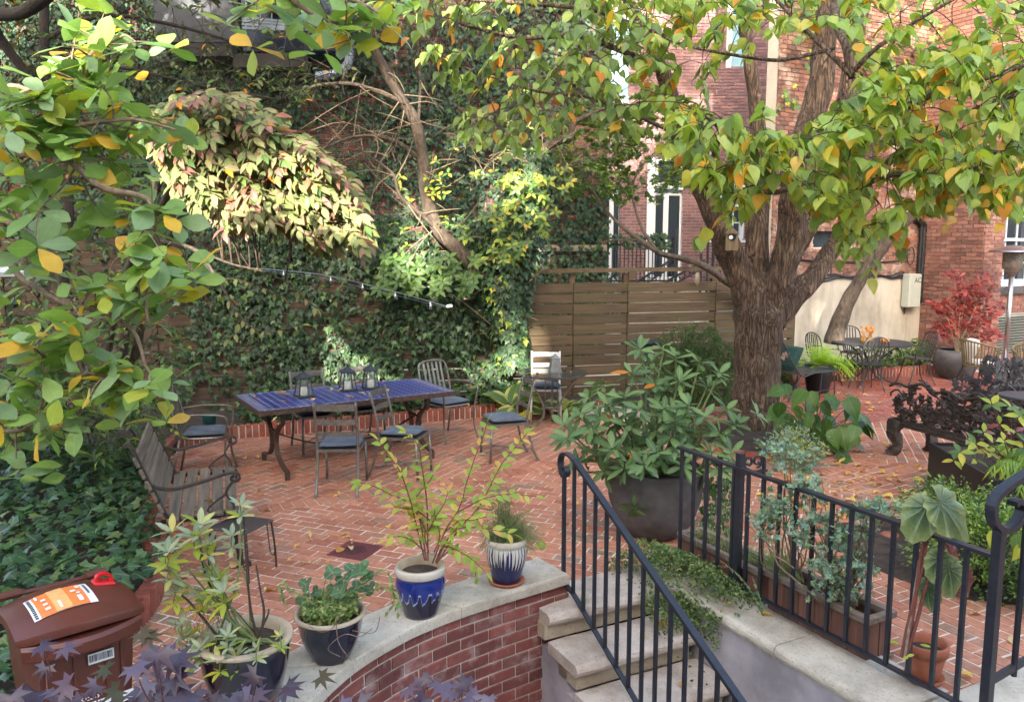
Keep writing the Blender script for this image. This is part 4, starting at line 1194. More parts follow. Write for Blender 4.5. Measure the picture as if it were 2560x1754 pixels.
for x0, y0, w, h in ((-.128, -.16, .022, .022), (-.128, -.11, .02, .02), (-.128, -.06, .02, .022), (.015, -.17, .02, .06), (.03, -.02, .018, .03), (.0, -.06, .022, .022), (.02, -.09, .016, .016), (-.07, -.18, .012, .07), (-.145, -.02, .01, .05)):
    patch('sticker_mark', x0, x0 + w, y0, y0 + h, .0106, 'white_label', 2, 2)
for i in range(12): patch('sticker_letter', -.178, -.164, -.19 + i * .019, -.19 + i * .019 + .011, .0066, 'ink', 1, 1)
for i in range(8): patch('sticker_letter', .066, .078, -.10 + i * .016, -.10 + i * .016 + .009, .0066, 'ink', 1, 1)
fy = -D_ / 2 * .965
bc = MB().box((.075, fy - .012, .655), (.115, .004, .052)).build('barcode_label', M['white_label'], bn)
mb = MB(); x = .024
while x < .124:
    w = random.choice((.002, .003, .004)); mb.box((x, fy - .0148, .657), (w, .001, .034)); x += w + random.choice((.0022, .003, .004))
mb.build('barcode_bars', M['ink'], bc)
MB().box((.05, -D_ / 2 * .915 - .008, .405), (.33, .004, .05), Matrix.Rotation(R(-5), 4, 'X')).build('address_panel', M['white_label'], bn)
text('ADDRESS', .048, 'white_label', bn, (-.04, -D_ / 2 * .925 - .008, .46), (math.pi / 2, 0, 0))
text('73', .05, 'ink', bn, (.06, -D_ / 2 * .915 - .012, .405), (math.pi / 2, 0, 0))
# ================================================================== furniture
def cushion_mesh(w, d, h, n=10, tuft=True, rnd_=.8):
    vs = []; fs = []
    for side in (1, -1):
        for i in range(n + 1):
            for j in range(n + 1):
                u, v = 2 * i / n - 1, 2 * j / n - 1
                x = u * w / 2; y = v * d / 2
                q = 1 - .05 * (u * u * v * v); x *= q; y *= q
                e = (1 - abs(u) ** 5) * (1 - abs(v) ** 5)
                z = h / 2 * (max(e, 0) ** .45) * side
                if tuft and side > 0:
                    for (tu, tv) in ((-.45, -.45), (.45, -.45), (-.45, .45), (.45, .45)): z -= .012 * math.exp(-((u - tu) ** 2 + (v - tv) ** 2) / .02)
                vs.append((x, y, z))
    m_ = (n + 1) ** 2
    for s in (0, 1):
        for i in range(n):
            for j in range(n):
                a = s * m_ + i * (n + 1) + j; f = (a, a + n + 1, a + n + 2, a + 1)
                fs.append(f if s == 0 else f[::-1])
    ed = [i * (n + 1) for i in range(n + 1)] + [n * (n + 1) + j for j in range(1, n + 1)] + [i * (n + 1) + n for i in range(n - 1, -1, -1)] + [j for j in range(n - 1, 0, -1)]
    for a, b in zip(ed, ed[1:] + ed[:1]): fs.append((a, m_ + a, m_ + b, b))
    return MB().add(vs, fs)
def ladder_chair(metal='pewter', cush='cushion'):
    c = empty('ladderback_chair')
    w, d = .19, .20
    for s in (-1, 1):
        mb = MB(); mb.tube(spline([(s * w, -d - .13, 0), (s * w, -d - .055, .16), (s * w, -d, .42), (s * w, -d - .02, .64), (s * (w + .004), -d - .085, .89)], 4), [.0155, .0145, .013], 6)
        mb.lathe([(.017, 0), (.017, .012), (.012, .014)], 8, (s * w, -d - .13, 0)); mb.build('back_post', M[metal], c, smooth=True)
        mb = MB(); mb.tube([(s * w, d, .42), (s * (w + .01), d + .02, 0)], .014, 6); mb.lathe([(.018, 0), (.018, .012), (.012, .014)], 8, (s * (w + .01), d + .02, 0))
        mb.build('leg', M[metal], c, smooth=True)
    for z, y, hh in ((.845, -d - .073, .055), (.70, -d - .036, .045), (.585, -d - .012, .04)):
        pts = [(-w + .008, y, z), (-w * .5, y - .022, z), (0, y - .03, z), (w * .5, y - .022, z), (w - .008, y, z)]
        MB().ribbon(spline(pts, 3), .010, hh * 1.15).build('slat', M[metal], c)
    mb = MB()
    for a, b in (((-w, -d, .42), (w, -d, .42)), ((-w, d, .42), (w, d, .42)), ((-w, -d, .42), (-w, d, .42)), ((w, -d, .42), (w, d, .42))): mb.bar(a, b, .02, .024)
    mb.box((0, 0, .425), (2 * w, 2 * d, .008)); mb.build('seat_frame', M[metal], c)
    mb = MB(); mb.tube([(-w, -d - .065, .13), (w + .005, d + .014, .13)], .006, 5); mb.tube([(w, -d - .065, .13), (-w - .005, d + .014, .13)], .006, 5); mb.build('stretcher', M[metal], c)
    o = cushion_mesh(.40, .40, .06).build('cushion', M[cush], c, smooth=True, loc=(0, 0, .465)); o.rotation_euler = (R(1), R(-1), R(3))
    return c
def put(o, x, y, deg, label, cat='chair', group=None, scale=1.0):
    o.location = (x, y, 0); o.rotation_euler = (0, 0, R(deg)); o.scale = (scale,) * 3
    return tag(o, label, cat, group)
GC = 'metal chairs round the two garden tables'
lc = ladder_chair()
put(lc, -1.64, 7.53, 1, 'ladder-back metal chair with slate cushion, nearest chair in front of the blue table', group=GC)
put(copy_tree(lc), -1.10, 7.97, -104, 'ladder-back metal chair turned sideways at the front of the blue table', group=GC)
put(copy_tree(lc), -.08, 8.62, 107, 'ladder-back metal chair standing alone between the blue table and the potted rhododendron', group=GC)
lc2 = ladder_chair('pewter', 'navy_cushion')
put(lc2, -2.27, 9.02, -150, 'ladder-back metal chair behind the blue table, left of the two', group=GC)
put(copy_tree(lc2), -1.78, 9.36, -150, 'ladder-back metal chair behind the blue table, right of the two', group=GC)
lc3 = ladder_chair('white_metal', 'cushion')  # white metal stands in for sun falling on a pewter chair
put(lc3, .46, 10.72, 178, 'sunlit pale ladder-back chair behind the round glass table', group=GC)

def arm_chair(metal='pewter', cush='cushion'):
    c = empty('metal_armchair'); w, d = .22, .21
    mb = MB(); loop = spline([(-w, -d + .0, .43), (-w, -d - .05, .66), (-w + .01, -d - .10, .84), (-w + .06, -d - .115, .905), (0, -d - .12, .92), (w - .06, -d - .115, .905), (w - .01, -d - .10, .84), (w, -d - .05, .66), (w, -d, .43)], 5)
    mb.tube(loop, .013, 7); mb.build('back_frame', M[metal], c, smooth=True)
    for i in range(5):
        x = -.13 + i * .065; MB().ribbon([(x, -d - .115, .90), (x, -d - .05, .66), (x, -d + .01, .46)], .03, .006, up=(0, 1, 0)).build('slat', M[metal], c)
    for s in (-1, 1):
        mb = MB(); mb.tube(spline([(s * w, -d - .045, .66), (s * (w + .04), -.05, .675), (s * (w + .05), d - .02, .66), (s * (w + .045), d + .035, .60), (s * (w + .02), d + .015, .44), (s * (w + .01), d + .0, .2), (s * (w + .03), d + .05, 0)], 5), .012, 6); mb.build('arm', M[metal], c, smooth=True)
        mb = MB(); mb.tube([(s * w, -d, .44), (s * (w + .01), -d - .09, 0)], .0125, 6); mb.build('leg', M[metal], c, smooth=True)
    mb = MB(); ring = [(w * 1.0 * math.copysign(abs(math.cos(t)) ** .6, math.cos(t)), d * math.copysign(abs(math.sin(t)) ** .6, math.sin(t)), .43) for t in np.linspace(0, 2 * math.pi, 25)]
    mb.tube(ring, .012, 6); mb.prism([(p[0] * .97, p[1] * .97) for p in ring[:-1]], .424, .432); mb.build('seat_frame', M[metal], c)
    cushion_mesh(.42, .41, .055).build('cushion', M[cush], c, smooth=True, loc=(0, 0, .462))
    return c
ac = arm_chair()
put(ac, -.78, 9.62, -137, 'metal armchair with rounded slatted back at the right end of the blue table', group=GC)
put(copy_tree(ac), -3.12, 7.98, -78, 'metal armchair with looped arms at the left end of the blue table', group=GC)

# blue mosaic table
m, nt, b = nodes('blue_mosaic')
tc = N(nt, 'ShaderNodeTexCoord').outputs['Object']; sx = N(nt, 'ShaderNodeSeparateXYZ'); nt.links.new(tc, sx.inputs[0])
def saw(o, s): return math_(nt, 'ABSOLUTE', math_(nt, 'SUBTRACT', math_(nt, 'FRACT', math_(nt, 'MULTIPLY', o, s)), .5))
fx, fy_ = saw(sx.outputs[0], 11.5), saw(sx.outputs[1], 11.5)
dot = math_(nt, 'LESS_THAN', math_(nt, 'ADD', fx, fy_), .215)
grout = math_(nt, 'MAXIMUM', math_(nt, 'GREATER_THAN', fx, .482), math_(nt, 'GREATER_THAN', fy_, .482))
c = ramp(nt, noise(nt, 9, 4, tc), [(.3, (.012, .017, .13)), (.7, (.032, .045, .30))])
c = mixc(nt, math_(nt, 'MULTIPLY', grout, .4), c, (.30, .32, .38)); c = mixc(nt, dot, c, (.62, .58, .52))
ax = math_(nt, 'ABSOLUTE', sx.outputs[0]); ay = math_(nt, 'ABSOLUTE', sx.outputs[1])
bd = math_(nt, 'MAXIMUM', math_(nt, 'GREATER_THAN', ax, .955), math_(nt, 'GREATER_THAN', ay, .455))
zig = math_(nt, 'GREATER_THAN', math_(nt, 'SINE', math_(nt, 'MULTIPLY', math_(nt, 'ADD', sx.outputs[0], sx.outputs[1]), 90.0)), .35)
c = mixc(nt, math_(nt, 'MULTIPLY', bd, zig), c, (.38, .36, .36))
nt.links.new(c, b.inputs['Base Color']); b.inputs['Roughness'].default_value = .28; bump(nt, b, noise(nt, 30, 3, tc), .15, .004)
M['mosaic'] = m
tb = empty('dining_table', (-1.80, 8.585, 0), R(31.5), 'long blue mosaic dining table on curved brown iron legs', 'table')
TL, TW = 2.14, 1.03
MB().box((0, 0, .732), (TL - .012, TW - .012, .02)).build('mosaic_top', M['mosaic'], tb)
mb = MB()
for sx_, sy in ((1, 0), (-1, 0)): mb.box((sx_ * TL / 2, 0, .715), (.012, TW + .012, .05))
for sy in (1, -1): mb.box((0, sy * TW / 2, .715), (TL - .012, .012, .05))
mb.build('edge_band', M['rust_iron'], tb)
for sx_ in (-1, 1):
    for sy in (-1, 1):
        mb = MB(); x = sx_ * .80
        mb.ribbon(spline([(x, sy * .36, .705), (x, sy * .345, .56), (x, sy * .22, .50), (x, sy * .11, .40), (x, sy * .085, .28), (x, sy * .15, .17), (x, sy * .30, .105), (x, sy * .44, .085)], 5), .026, .045, up=(1, 0, 0))
        mb.box((x, sy * .45, .045), (.045, .03, .09)); mb.build('leg', M['rust_iron'], tb)
    mb = MB(); mb.bar((sx_ * .8, -.30, .69), (sx_ * .8, .30, .69), .03, .03); mb.bar((sx_ * .8, -.12, .42), (sx_ * .8, .12, .42), .03, .02); mb.build('leg_brace', M['rust_iron'], tb)
mb = MB(); mb.ribbon(spline([(-.8, 0, .40), (-.4, 0, .24), (0, 0, .20), (.4, 0, .24), (.8, 0, .40)], 6), .03, .015); mb.build('stretcher', M['rust_iron'], tb)

M['lantern_metal'] = plain('dark_lantern_metal', (.05, .055, .062), .5, .4, .3, 20)
def lantern(p, rz, label, s=1.0, candle=True, metal='lantern_metal', pane='clear', lab2=None):
    l = empty('lantern', p, R(rz), label, 'lantern', 'candle lanterns on the garden tables'); l.scale = (s,) * 3
    a, t_ = .068, .045
    MB().box((0, 0, .008), (.155, .155, .016)).build('base', M[metal], l)
    for sx_ in (-1, 1):
        for sy in (-1, 1): MB().bar((sx_ * a, sy * a, .016), (sx_ * t_, sy * t_, .182), .010, .010).build('corner_post', M[metal], l)
    mb = MB(); mb.box((0, 0, .186), (.125, .125, .008))
    mb.add([(-.066, -.066, .190), (.066, -.066, .190), (.066, .066, .190), (-.066, .066, .190), (-.012, -.012, .235), (.012, -.012, .235), (.012, .012, .235), (-.012, .012, .235)], [(0, 1, 5, 4), (1, 2, 6, 5), (2, 3, 7, 6), (3, 0, 4, 7), (4, 5, 6, 7)])
    mb.box((0, 0, .242), (.018, .018, .014)); mb.build('roof', M[metal], l)
    for k in range(4):
        an = k * math.pi / 2; Rm = Matrix.Rotation(an, 4, 'Z')
        q = [Rm @ Vector(v) for v in ((-a + .006, -a, .02), (a - .006, -a, .02), (t_ - .005, -t_, .178), (-t_ + .005, -t_, .178))]
        MB().add(q, [(0, 1, 2, 3)]).build('pane', M[pane], l)
    if candle:
        cd = MB().lathe([(0, 0), (.036, 0), (.037, .01), (.036, .085), (.030, .090), (.0, .084)], 18).build('candle', M['candle'], loc=(p[0], p[1], p[2] + .017), smooth=True)
        tag(cd, lab2, 'candle', 'ivory candles inside the lanterns')
    return l
for (px, py, rz, lb, l2) in ((760, 992, 35, 'dark metal lantern on the blue table, leftmost of its three', 'ivory pillar candle in the leftmost lantern of the blue table'),
                            (870, 976, 28, 'dark metal lantern on the blue table, middle of its three', 'ivory pillar candle in the middle lantern of the blue table'),
                            (927, 971, 24, 'dark metal lantern on the blue table, rightmost of its three', 'ivory pillar candle in the rightmost lantern of the blue table')):
    g = G(px, py, .743); lantern((g.x, g.y, .743), rz, lb, 1.12, True, lab2=l2)

# round glass table
rt = empty('glass_table', (.51, 10.15, 0), 0, 'round smoked glass table on scrolled iron legs', 'table')
mb = MB(); mb.lathe([(.0, .715), (.455, .715), (.462, .721), (.455, .728), (.0, .728)], 40); mb.build('glass_top', M['table_glass'], rt, smooth=False)
mb = MB(); mb.tube([(.44 * math.cos(t), .44 * math.sin(t), .706) for t in np.linspace(0, 6.283, 33)], .009, 5); mb.tube([(.10 * math.cos(t), .10 * math.sin(t), .28) for t in np.linspace(0, 6.283, 17)], .009, 5); mb.build('ring', M['pewter'], rt)
for k in range(3):
    a = R(205 + 120 * k); dx, dy = math.cos(a), math.sin(a)
    pr = [(.40, .705), (.30, .60), (.20, .46), (.12, .30), (.12, .16), (.19, .06), (.29, .03), (.36, .06), (.36, .12), (.31, .13), (.30, .09)]
    MB().ribbon(spline([(dx * r_, dy * r_, z) for r_, z in pr], 4), .018, .03, up=(-dy, dx, 0)).build('leg', M['pewter'], rt)
    MB().tube([(dx * .09, dy * .09, .30), (dx * .09, dy * .09, .70)], .008, 5).build('upright', M['pewter'], rt)
g = (.55, 10.1, .729); M['galv'] = plain('galvanised_grey', (.25, .25, .24), .5, .5, .2, 12)
l4 = lantern(g, 10, 'small galvanised lantern on the round glass table', .98, False, 'galv', 'galv')

# slatted bench at the left
bn2 = empty('garden_bench', (-2.44, 6.08, 0), R(-70), 'weathered slatted wooden bench with scrolled iron arms at the edge of the ivy bed', 'bench')
BL_ = 1.30
for i in range(5):
    y = -.17 + i * .098; MB().box((0, y, .42 - .012 * (i < 1)), (BL_, .082, .026), None, 0, .004).build('seat_slat', M['bench_wood'], bn2)
for i in range(5):
    z = .50 + i * .085; y = -.245 - i * .034
    o = MB().box((0, 0, 0), (BL_, .024, .074), None, 0, .004).build('back_slat', M['bench_wood'], bn2, loc=(0, y, z)); o.rotation_euler = (R(21), 0, 0)
M['bench_wood'].name = 'weathered_bench_wood'
for s in (-1, 1):
    x = s * (BL_ / 2 - .05)
    mb = MB()
    mb.ribbon(spline([(x, -.455, .95), (x, -.43, .965), (x, -.40, .92), (x, -.31, .68), (x, -.225, .46), (x, -.20, .40), (x, -.22, .25), (x, -.30, .0)], 5), .020, .05, up=(1, 0, 0))
    mb.ribbon(spline([(x, -.21, .42), (x, -.10, .395), (x, .10, .395), (x, .25, .405), (x, .275, .36), (x, .235, .20), (x, .29, .0)], 5), .020, .05, up=(1, 0, 0))
    mb.box((x, .29, .008), (.07, .10, .016)); mb.box((x, -.30, .008), (.07, .09, .016))
    mb.build('end_frame', M['cast_iron'], bn2)
    arm = spline([(x, -.335, .70), (x, -.27, .645), (x, -.15, .62), (x, .05, .66), (x, .20, .70), (x, .27, .695), (x, .285, .655), (x, .25, .635), (x, .225, .66), (x, .25, .675)], 5)
    mb = MB(); mb.ribbon(arm, .016, .045, up=(1, 0, 0))
    mb.ribbon(spline([(x, .24, .64), (x, .19, .56), (x, .23, .48), (x, .245, .41)], 5), .016, .03, up=(1, 0, 0))
    mb.ribbon(spline([(x, .19, .55), (x, .10, .49), (x, .06, .44), (x, .10, .405)], 5), .012, .02, up=(1, 0, 0)); mb.build('arm', M['cast_iron'], bn2)
stb = empty('side_table', (-1.93, 5.50, 0), R(-20), 'small low metal side table with wire legs at the near end of the slatted bench', 'table')
M['mesh_top'] = plain('perforated_dark_metal', (.10, .08, .07), .5, .5, .45, 90, .4, bscale=160)
MB().box((0, 0, .352), (.33, .31, .012), None, 0, .004).build('top', M['mesh_top'], stb)
for sx_ in (-1, 1):
    for sy in (-1, 1):
        mb = MB(); mb.tube(spline([(sx_ * .15, sy * .14, .35), (sx_ * .165, sy * .15, .18), (sx_ * .17, sy * .155, 0)], 4), .008, 5); mb.tube(spline([(sx_ * .11, sy * .14, .345), (sx_ * .125, sy * .148, .12), (sx_ * .15, sy * .152, .09), (sx_ * .165, sy * .15, .12)], 4), .005, 4); mb.build('leg', M['cast_iron'], stb)

# drain cover set in the bricks
dp = G(888, 1376)
dc = empty('drain_cover', (dp.x, dp.y, .0), R(-21), 'square plum red metal drain cover set in the brick paving', 'drain cover')
M['drain'] = plain('plum_drain_metal', (.16, .045, .045), .55, .3, .2, 25, .2)
MB().box((0, 0, .0), (.31, .31, .014), None, 0, .003).build('plate', M['drain'], dc)
for i in range(-3, 4):
    for j in range(-3, 4):
        if i * i + j * j < 11: MB().box((i * .026, j * .026, .0075), (.015, .015, .002)).build('hole', M['black_planter'], dc)

# light bar over the table
lb = empty('light_bar', P(645, 672, 10.5), 0, 'thin curved metal rod with small hanging spotlights above the blue table', 'light')
ends = spline([P(640, 671, 10.55), P(800, 686, 9.9), P(960, 722, 9.2), P(1118, 766, 8.6)], 6)
mb = MB(); mb.tube([p - lb.location for p in ends], .0055, 6); mb.tube([p - lb.location + Vector((0, 0, -.035 * math.sin(math.pi * i / (len(ends) - 1)) - .012)) for i, p in enumerate(ends)], .0025, 5); mb.build('rod', M['steel'], lb)
mb = MB(); mb.tube([ends[-1] - lb.location, ends[-1] - lb.location + Vector((.05, -.03, .012))], .016, 8); mb.build('end_cap', M['white_metal'], lb)
sp = MB(); sp.lathe([(.006, 0), (.006, -.03), (.012, -.035), (.017, -.085), (.0, -.085)], 8); spm = sp.mesh('spotlight', M['steel'], True)
for i in (3, 7, 10, 13, 16): link('spotlight', spm, lb, ends[i] - lb.location)

# ------------------------------------------------------------------ right-hand terrace
wt = empty('wire_table', (6.14, 13.55, 0), 0, 'round black metal table with small flower jars on it by the stucco wall', 'table')
MB().lathe([(0, .71), (.62, .71), (.64, .70), (.64, .722), (.62, .728), (0, .728)], 40).build('top', M['grey_metal'], wt)
for k in range(4):
    a = R(45 + 90 * k); dx, dy = math.cos(a), math.sin(a)
    MB().tube(spline([(dx * .50, dy * .50, .705), (dx * .30, dy * .30, .58), (dx * .12, dy * .12, .36), (dx * .18, dy * .18, .14), (dx * .46, dy * .46, .03), (dx * .52, dy * .52, .0)], 5), .013, 6).build('leg', M['grey_metal'], wt)
def hoop_chair():
    c = empty('hoop_chair'); mb = MB()
    hoop = spline([(-.19, -.17, .45), (-.215, -.215, .66), (-.17, -.25, .84), (0, -.265, .90), (.17, -.25, .84), (.215, -.215, .66), (.19, -.17, .45)], 6)
    mb.tube(hoop, .011, 6); mb.build('hoop_back', M['grey_metal'], c)
    for i in range(6):
        x = (-.5 + i / 5) * .26; MB().ribbon(spline([(x * .6, -.20, .45), (x, -.235, .68), (x * .9, -.262, .88 - 1.5 * x * x)], 3), .022, .005, up=(0, 1, 0)).build('slat', M['grey_metal'], c)
    MB().lathe([(0, .44), (.20, .44), (.215, .447), (.205, .456), (0, .450)], 22).build('seat', M['grey_metal'], c)
    for s in (-1, 1):
        MB().tube(spline([(s * .15, .13, .44), (s * .17, .17, .2), (s * .20, .23, 0)], 4), .010, 6).build('leg', M['grey_metal'], c)
        MB().tube(spline([(s * .15, -.15, .44), (s * .15, -.16, .2), (s * .18, -.25, 0)], 4), .010, 6).build('leg', M['grey_metal'], c)
        MB().tube(spline([(s * .205, -.19, .62), (s * .25, .0, .64), (s * .23, .14, .60), (s * .17, .13, .45)], 5), .009, 5).build('arm', M['grey_metal'], c)
    return c
hc = hoop_chair(); GH = 'hoop-back chairs round the black table'
put(hc, 5.80, 12.90, 4, 'black hoop-back metal chair with its back to the viewer at the round black table', group=GH)
put(copy_tree(hc), 5.30, 13.45, -75, 'black hoop-back metal chair at the round black table, nearest the lime green fern', group=GH)
put(copy_tree(hc), 6.92, 13.55, 95, 'black hoop-back metal chair at the round black table, nearest the red-leaved shrub', group=GH)
put(copy_tree(hc), 6.15, 14.30, 180, 'black hoop-back metal chair between the round black table and the stucco wall', group=GH)
M['amber'] = plain('amber_glass_jar', (.42, .20, .04), .15, 0, .2, 20)
M['orange_bloom'] = plain('orange_blossom', (.75, .28, .05), .7, 0, .2, 30)
for i, (x, y, lab_) in enumerate(((5.93, 13.42, 'amber jar of orange flowers on the black table, left of the pair'), (6.08, 13.50, 'amber jar of orange flowers on the black table, right of the pair'))):
    j = empty('flower_jar', (x, y, .729), 0, lab_, 'vase', 'flower jars on the black table')
    MB().lathe([(0, 0), (.04, 0), (.05, .05), (.03, .09), (.035, .11)], 12).build('jar', M['amber'], j, smooth=True)
    mb = MB()
    for q in range(9):
        a = random.uniform(0, 6.28); r_ = random.uniform(.02, .09); mb.tube([(0, 0, .08), (r_ * math.cos(a), r_ * math.sin(a), random.uniform(.16, .27))], .004, 4)
        e = mb.v[-4]; mb.box(e, (.035, .035, .02), Matrix.Rotation(a, 4, 'Z'))
    mb.build('bouquet', M['orange_bloom'], j)
pk = MB(); pk.lathe([(0, .0), (.05, .0), (.075, .02), (.075, .045), (.045, .065), (.0, .06)], 18, jit=.05); pk.tube([(0, 0, .06), (.008, 0, .085)], .008, 5)
tag(pk.build('pumpkin', M['orange_bloom'], smooth=True, loc=(6.28, 13.38, .729)), 'small orange pumpkin on the round black table', 'pumpkin')

# wire lounge chair, its pillow, and the potted fern
lg = empty('lounge_chair', (4.50, 12.28, 0), R(-72), 'low black wire-mesh lounge chair beside the big tree trunk', 'chair')
M['wire_mesh'] = glass_mat('fine_wire_mesh', (.12, .13, .13), .5, .45)
MB().add([(-.27, -.25, .40), (.27, -.25, .40), (.27, .42, .44), (-.27, .42, .44)], [(0, 1, 2, 3)]).build('seat_mesh', M['grey_metal'], lg)
MB().add([(-.27, -.25, .41), (.27, -.25, .41), (.29, -.62, .98), (-.29, -.62, .98)], [(0, 1, 2, 3)]).build('back_mesh', M['wire_mesh'], lg)
mb = MB()
for s in (-1, 1): mb.tube(spline([(s * .29, -.62, .98), (s * .275, -.25, .41), (s * .275, .0, .42), (s * .275, .42, .44)], 3), .011, 6)
mb.tube([(-.29, -.62, .98), (.29, -.62, .98)], .011, 6); mb.tube([(-.275, .42, .44), (.275, .42, .44)], .011, 6); mb.build('frame', M['grey_metal'], lg)
for s in (-1, 1):
    MB().tube([(s * .275, .38, .44), (s * .28, .40, 0)], .010, 6).build('leg', M['grey_metal'], lg)
    MB().tube([(s * .275, .15, .43), (s * .28, .12, 0)], .010, 6).build('leg', M['grey_metal'], lg)
    MB().tube([(s * .275, -.22, .41), (s * .28, -.45, 0)], .010, 6).build('leg', M['grey_metal'], lg)
    MB().tube([(s * .28, .39, .16), (s * .28, -.40, .10)], .007, 5).build('stretcher', M['grey_metal'], lg)
M['green_pillow'] = plain('dark_green_pillow', (.02, .06, .045), .95, 0, .2, 12)
M['blush'] = plain('blush_petal_print', (.62, .40, .30), .9, 0, .15, 20)
M['brown_print'] = plain('brown_petal_print', (.36, .22, .12), .9, 0, .2, 20)
pl = cushion_mesh(.46, .42, .13, tuft=False).build('throw_pillow', M['green_pillow'], smooth=True)
pl.location = lg.matrix_basis @ Vector((-.02, -.26, .63)); pl.rotation_euler = (R(58), 0, R(-62))
tag(pl, 'dark green pillow with blush petal motif on the lounge chair', 'pillow')
for a, mm, l_ in ((-20, 'blush', .20), (30, 'blush', .19), (-75, 'brown_print', .20), (75, 'brown_print', .19), (160, 'blush', .15)):
    q = MB(); n_ = 8; vs = [(0, 0, 0)]
    for k in range(n_ + 1):
        t = k / n_; w_ = .05 * math.sin(math.pi * t ** .8); vs += [(-w_, l_ * t, .069 - .9 * (l_ * t) ** 2), (w_, l_ * t, .069 - .9 * (l_ * t) ** 2)]
    q.add(vs[1:], [(2 * k, 2 * k + 1, 2 * k + 3, 2 * k + 2) for k in range(n_)]); o = q.build('petal_print', M[mm], pl); o.rotation_euler = (0, 0, R(a))
fp = empty('black_pot', (4.93, 12.72, 0), 0, 'tapered black pot with a lime green fern beside the lounge chair', 'plant pot')
MB().lathe([(0, 0), (.15, 0), (.17, .03), (.215, .30), (.225, .46), (.21, .47), (.2, .44)], 24).build('pot_body', M['black_planter'], fp, smooth=True)
MB().lathe([(0, .42), (.2, .41)], 16).build('soil', M['soil'], fp)

# cast-iron grape-leaf bench and chair
def lattice(mb, w, h, f, rng, n_leaf, hole=.0, depth=.02):
    """pierced casting: vines and leaves over a w x h panel mapped to space by f(u, v, depth)"""
    for i in range(n_leaf):
        u, v = rng.uniform(.02, .98), rng.uniform(.03, .97); s = rng.uniform(.038, .062); a0 = rng.uniform(0, 6.28); k = 10
        out = []; dd = rng.uniform(-.5, .5) * depth
        for j in range(k):
            a = a0 + 2 * math.pi * j / k; r_ = s * (1.0 if j % 2 == 0 else .62) * rng.uniform(.85, 1.1)
            out.append((u + r_ * math.cos(a) / w, v + r_ * math.sin(a) / h))
        vs = [f(p[0], p[1], dd - .006 - .012 * (j % 2)) for j, p in enumerate(out)] + [f(u, v, dd + .014)] + [f(p[0], p[1], dd - .022) for p in out]
        mb.add(vs, [(j, (j + 1) % k, k) for j in range(k)] + [(k + 1 + j, k + 1 + (j + 1) % k, (j + 1) % k, j) for j in range(k)] + [tuple(range(2 * k, k, -1))])
    for i in range(int(n_leaf * .35)):
        u, v = rng.uniform(.05, .95), rng.uniform(.05, .95); a = rng.uniform(0, 6.28); pts = []
        for j in range(6):
            pts.append(f(min(1, max(0, u)), min(1, max(0, v)), .0)); a += rng.uniform(-.9, .9); u += .06 * math.cos(a) / w; v += .06 * math.sin(a) / h
        mb.tube(pts, .011, 5, rng=rng)
def iron_seat(L, name, label, loc, rz, seed, dense):
    rng = random.Random(seed); root = empty(name, loc, R(rz), label, 'bench' if L > 1 else 'chair')
    def fb(u, v, d): 
        tp = .36 + v * (.52 + .02 * math.sin(u * 9) + .03 * math.sin(u * 31)) * (1 - .12 * abs(2 * u - 1) ** 3)
        return ((u - .5) * L, -.26 - .10 * v - d, tp)
    mb = MB(); lattice(mb, L, .52, fb, rng, dense); mb.tube([fb(t, .04, 0) for t in np.linspace(0, 1, 16)], .022, 6); mb.tube([fb(t, .93, 0) for t in np.linspace(0, 1, 24)], .016, 6)
    mb.ribbon([fb(t, .05, 0) for t in np.linspace(0, 1, 12)], .03, .09); mb.build('back_panel', M['cast_iron'], root)
    mb = MB(); lattice(mb, L, .45, lambda u, v, d: ((u - .5) * L, -.24 + .48 * v, .40 + d * .5), rng, int(dense * .3)); mb.box((0, .23, .385), (L, .03, .07)); mb.build('seat_panel', M['cast_iron'], root)
    for s in (-1, 1):
        mb = MB(); lattice(mb, .5, .25, lambda u, v, d, s=s: (s * (L / 2) + s * d, -.28 + .5 * u, .40 + v * (.26 - .08 * u)), rng, int(22)); mb.build('arm_panel', M['cast_iron'], root)
        for y, k in ((-.25, -1), (.22, 1)):
            mb = MB(); mb.tube(spline([(s * (L / 2 - .04), y, .40), (s * (L / 2 - .02), y + k * .03, .25), (s * (L / 2 - .05), y, .10), (s * (L / 2 - .0), y + k * .05, .0)], 5), [.085, .075, .055, .07], 8, wob=.14, rng=rng)
            mb.build('leg', M['cast_iron'], root)
    return root
iron_seat(1.75, 'iron_bench', 'ornate dark cast-iron bench pierced with leaves and vines, its back to the viewer', (4.80, 8.05, 0), -73, 5, 150)
M['cast_grey'] = plain('grey_cast_iron', (.06, .055, .055), .6, .2, .4, 30, .4)
ic = iron_seat(.62, 'iron_chair', 'ornate grey cast-iron chair behind the leaf-pierced bench', (6.10, 10.25, 0), 110, 9, 80)
ic2 = iron_seat(.60, 'iron_chair', 'ornate cast-iron chair half hidden at the right edge behind the bench', (6.55, 9.9, 0), -160, 12, 80)
for o in list(ic.children) + list(ic2.children): o.data.materials[0] = M['cast_grey']
tt = empty('tray_table', (5.72, 8.75, 0), 0, 'small round dark pedestal table at the right edge', 'table')
MB().lathe([(0, .66), (.28, .66), (.29, .67), (.28, .685), (0, .68)], 28).build('top', M['grey_metal'], tt); MB().lathe([(.02, .66), (.02, .05), (.16, .02), (.16, 0)], 12).build('pedestal', M['grey_metal'], tt)
cp = empty('planter_cube', (4.28, 6.95, 0), R(-6), 'black rectangular planter box with a fine-leaved fern in front of the iron bench', 'planter')
mb = MB(); w_, l_, h_ = .56, 1.30, .43
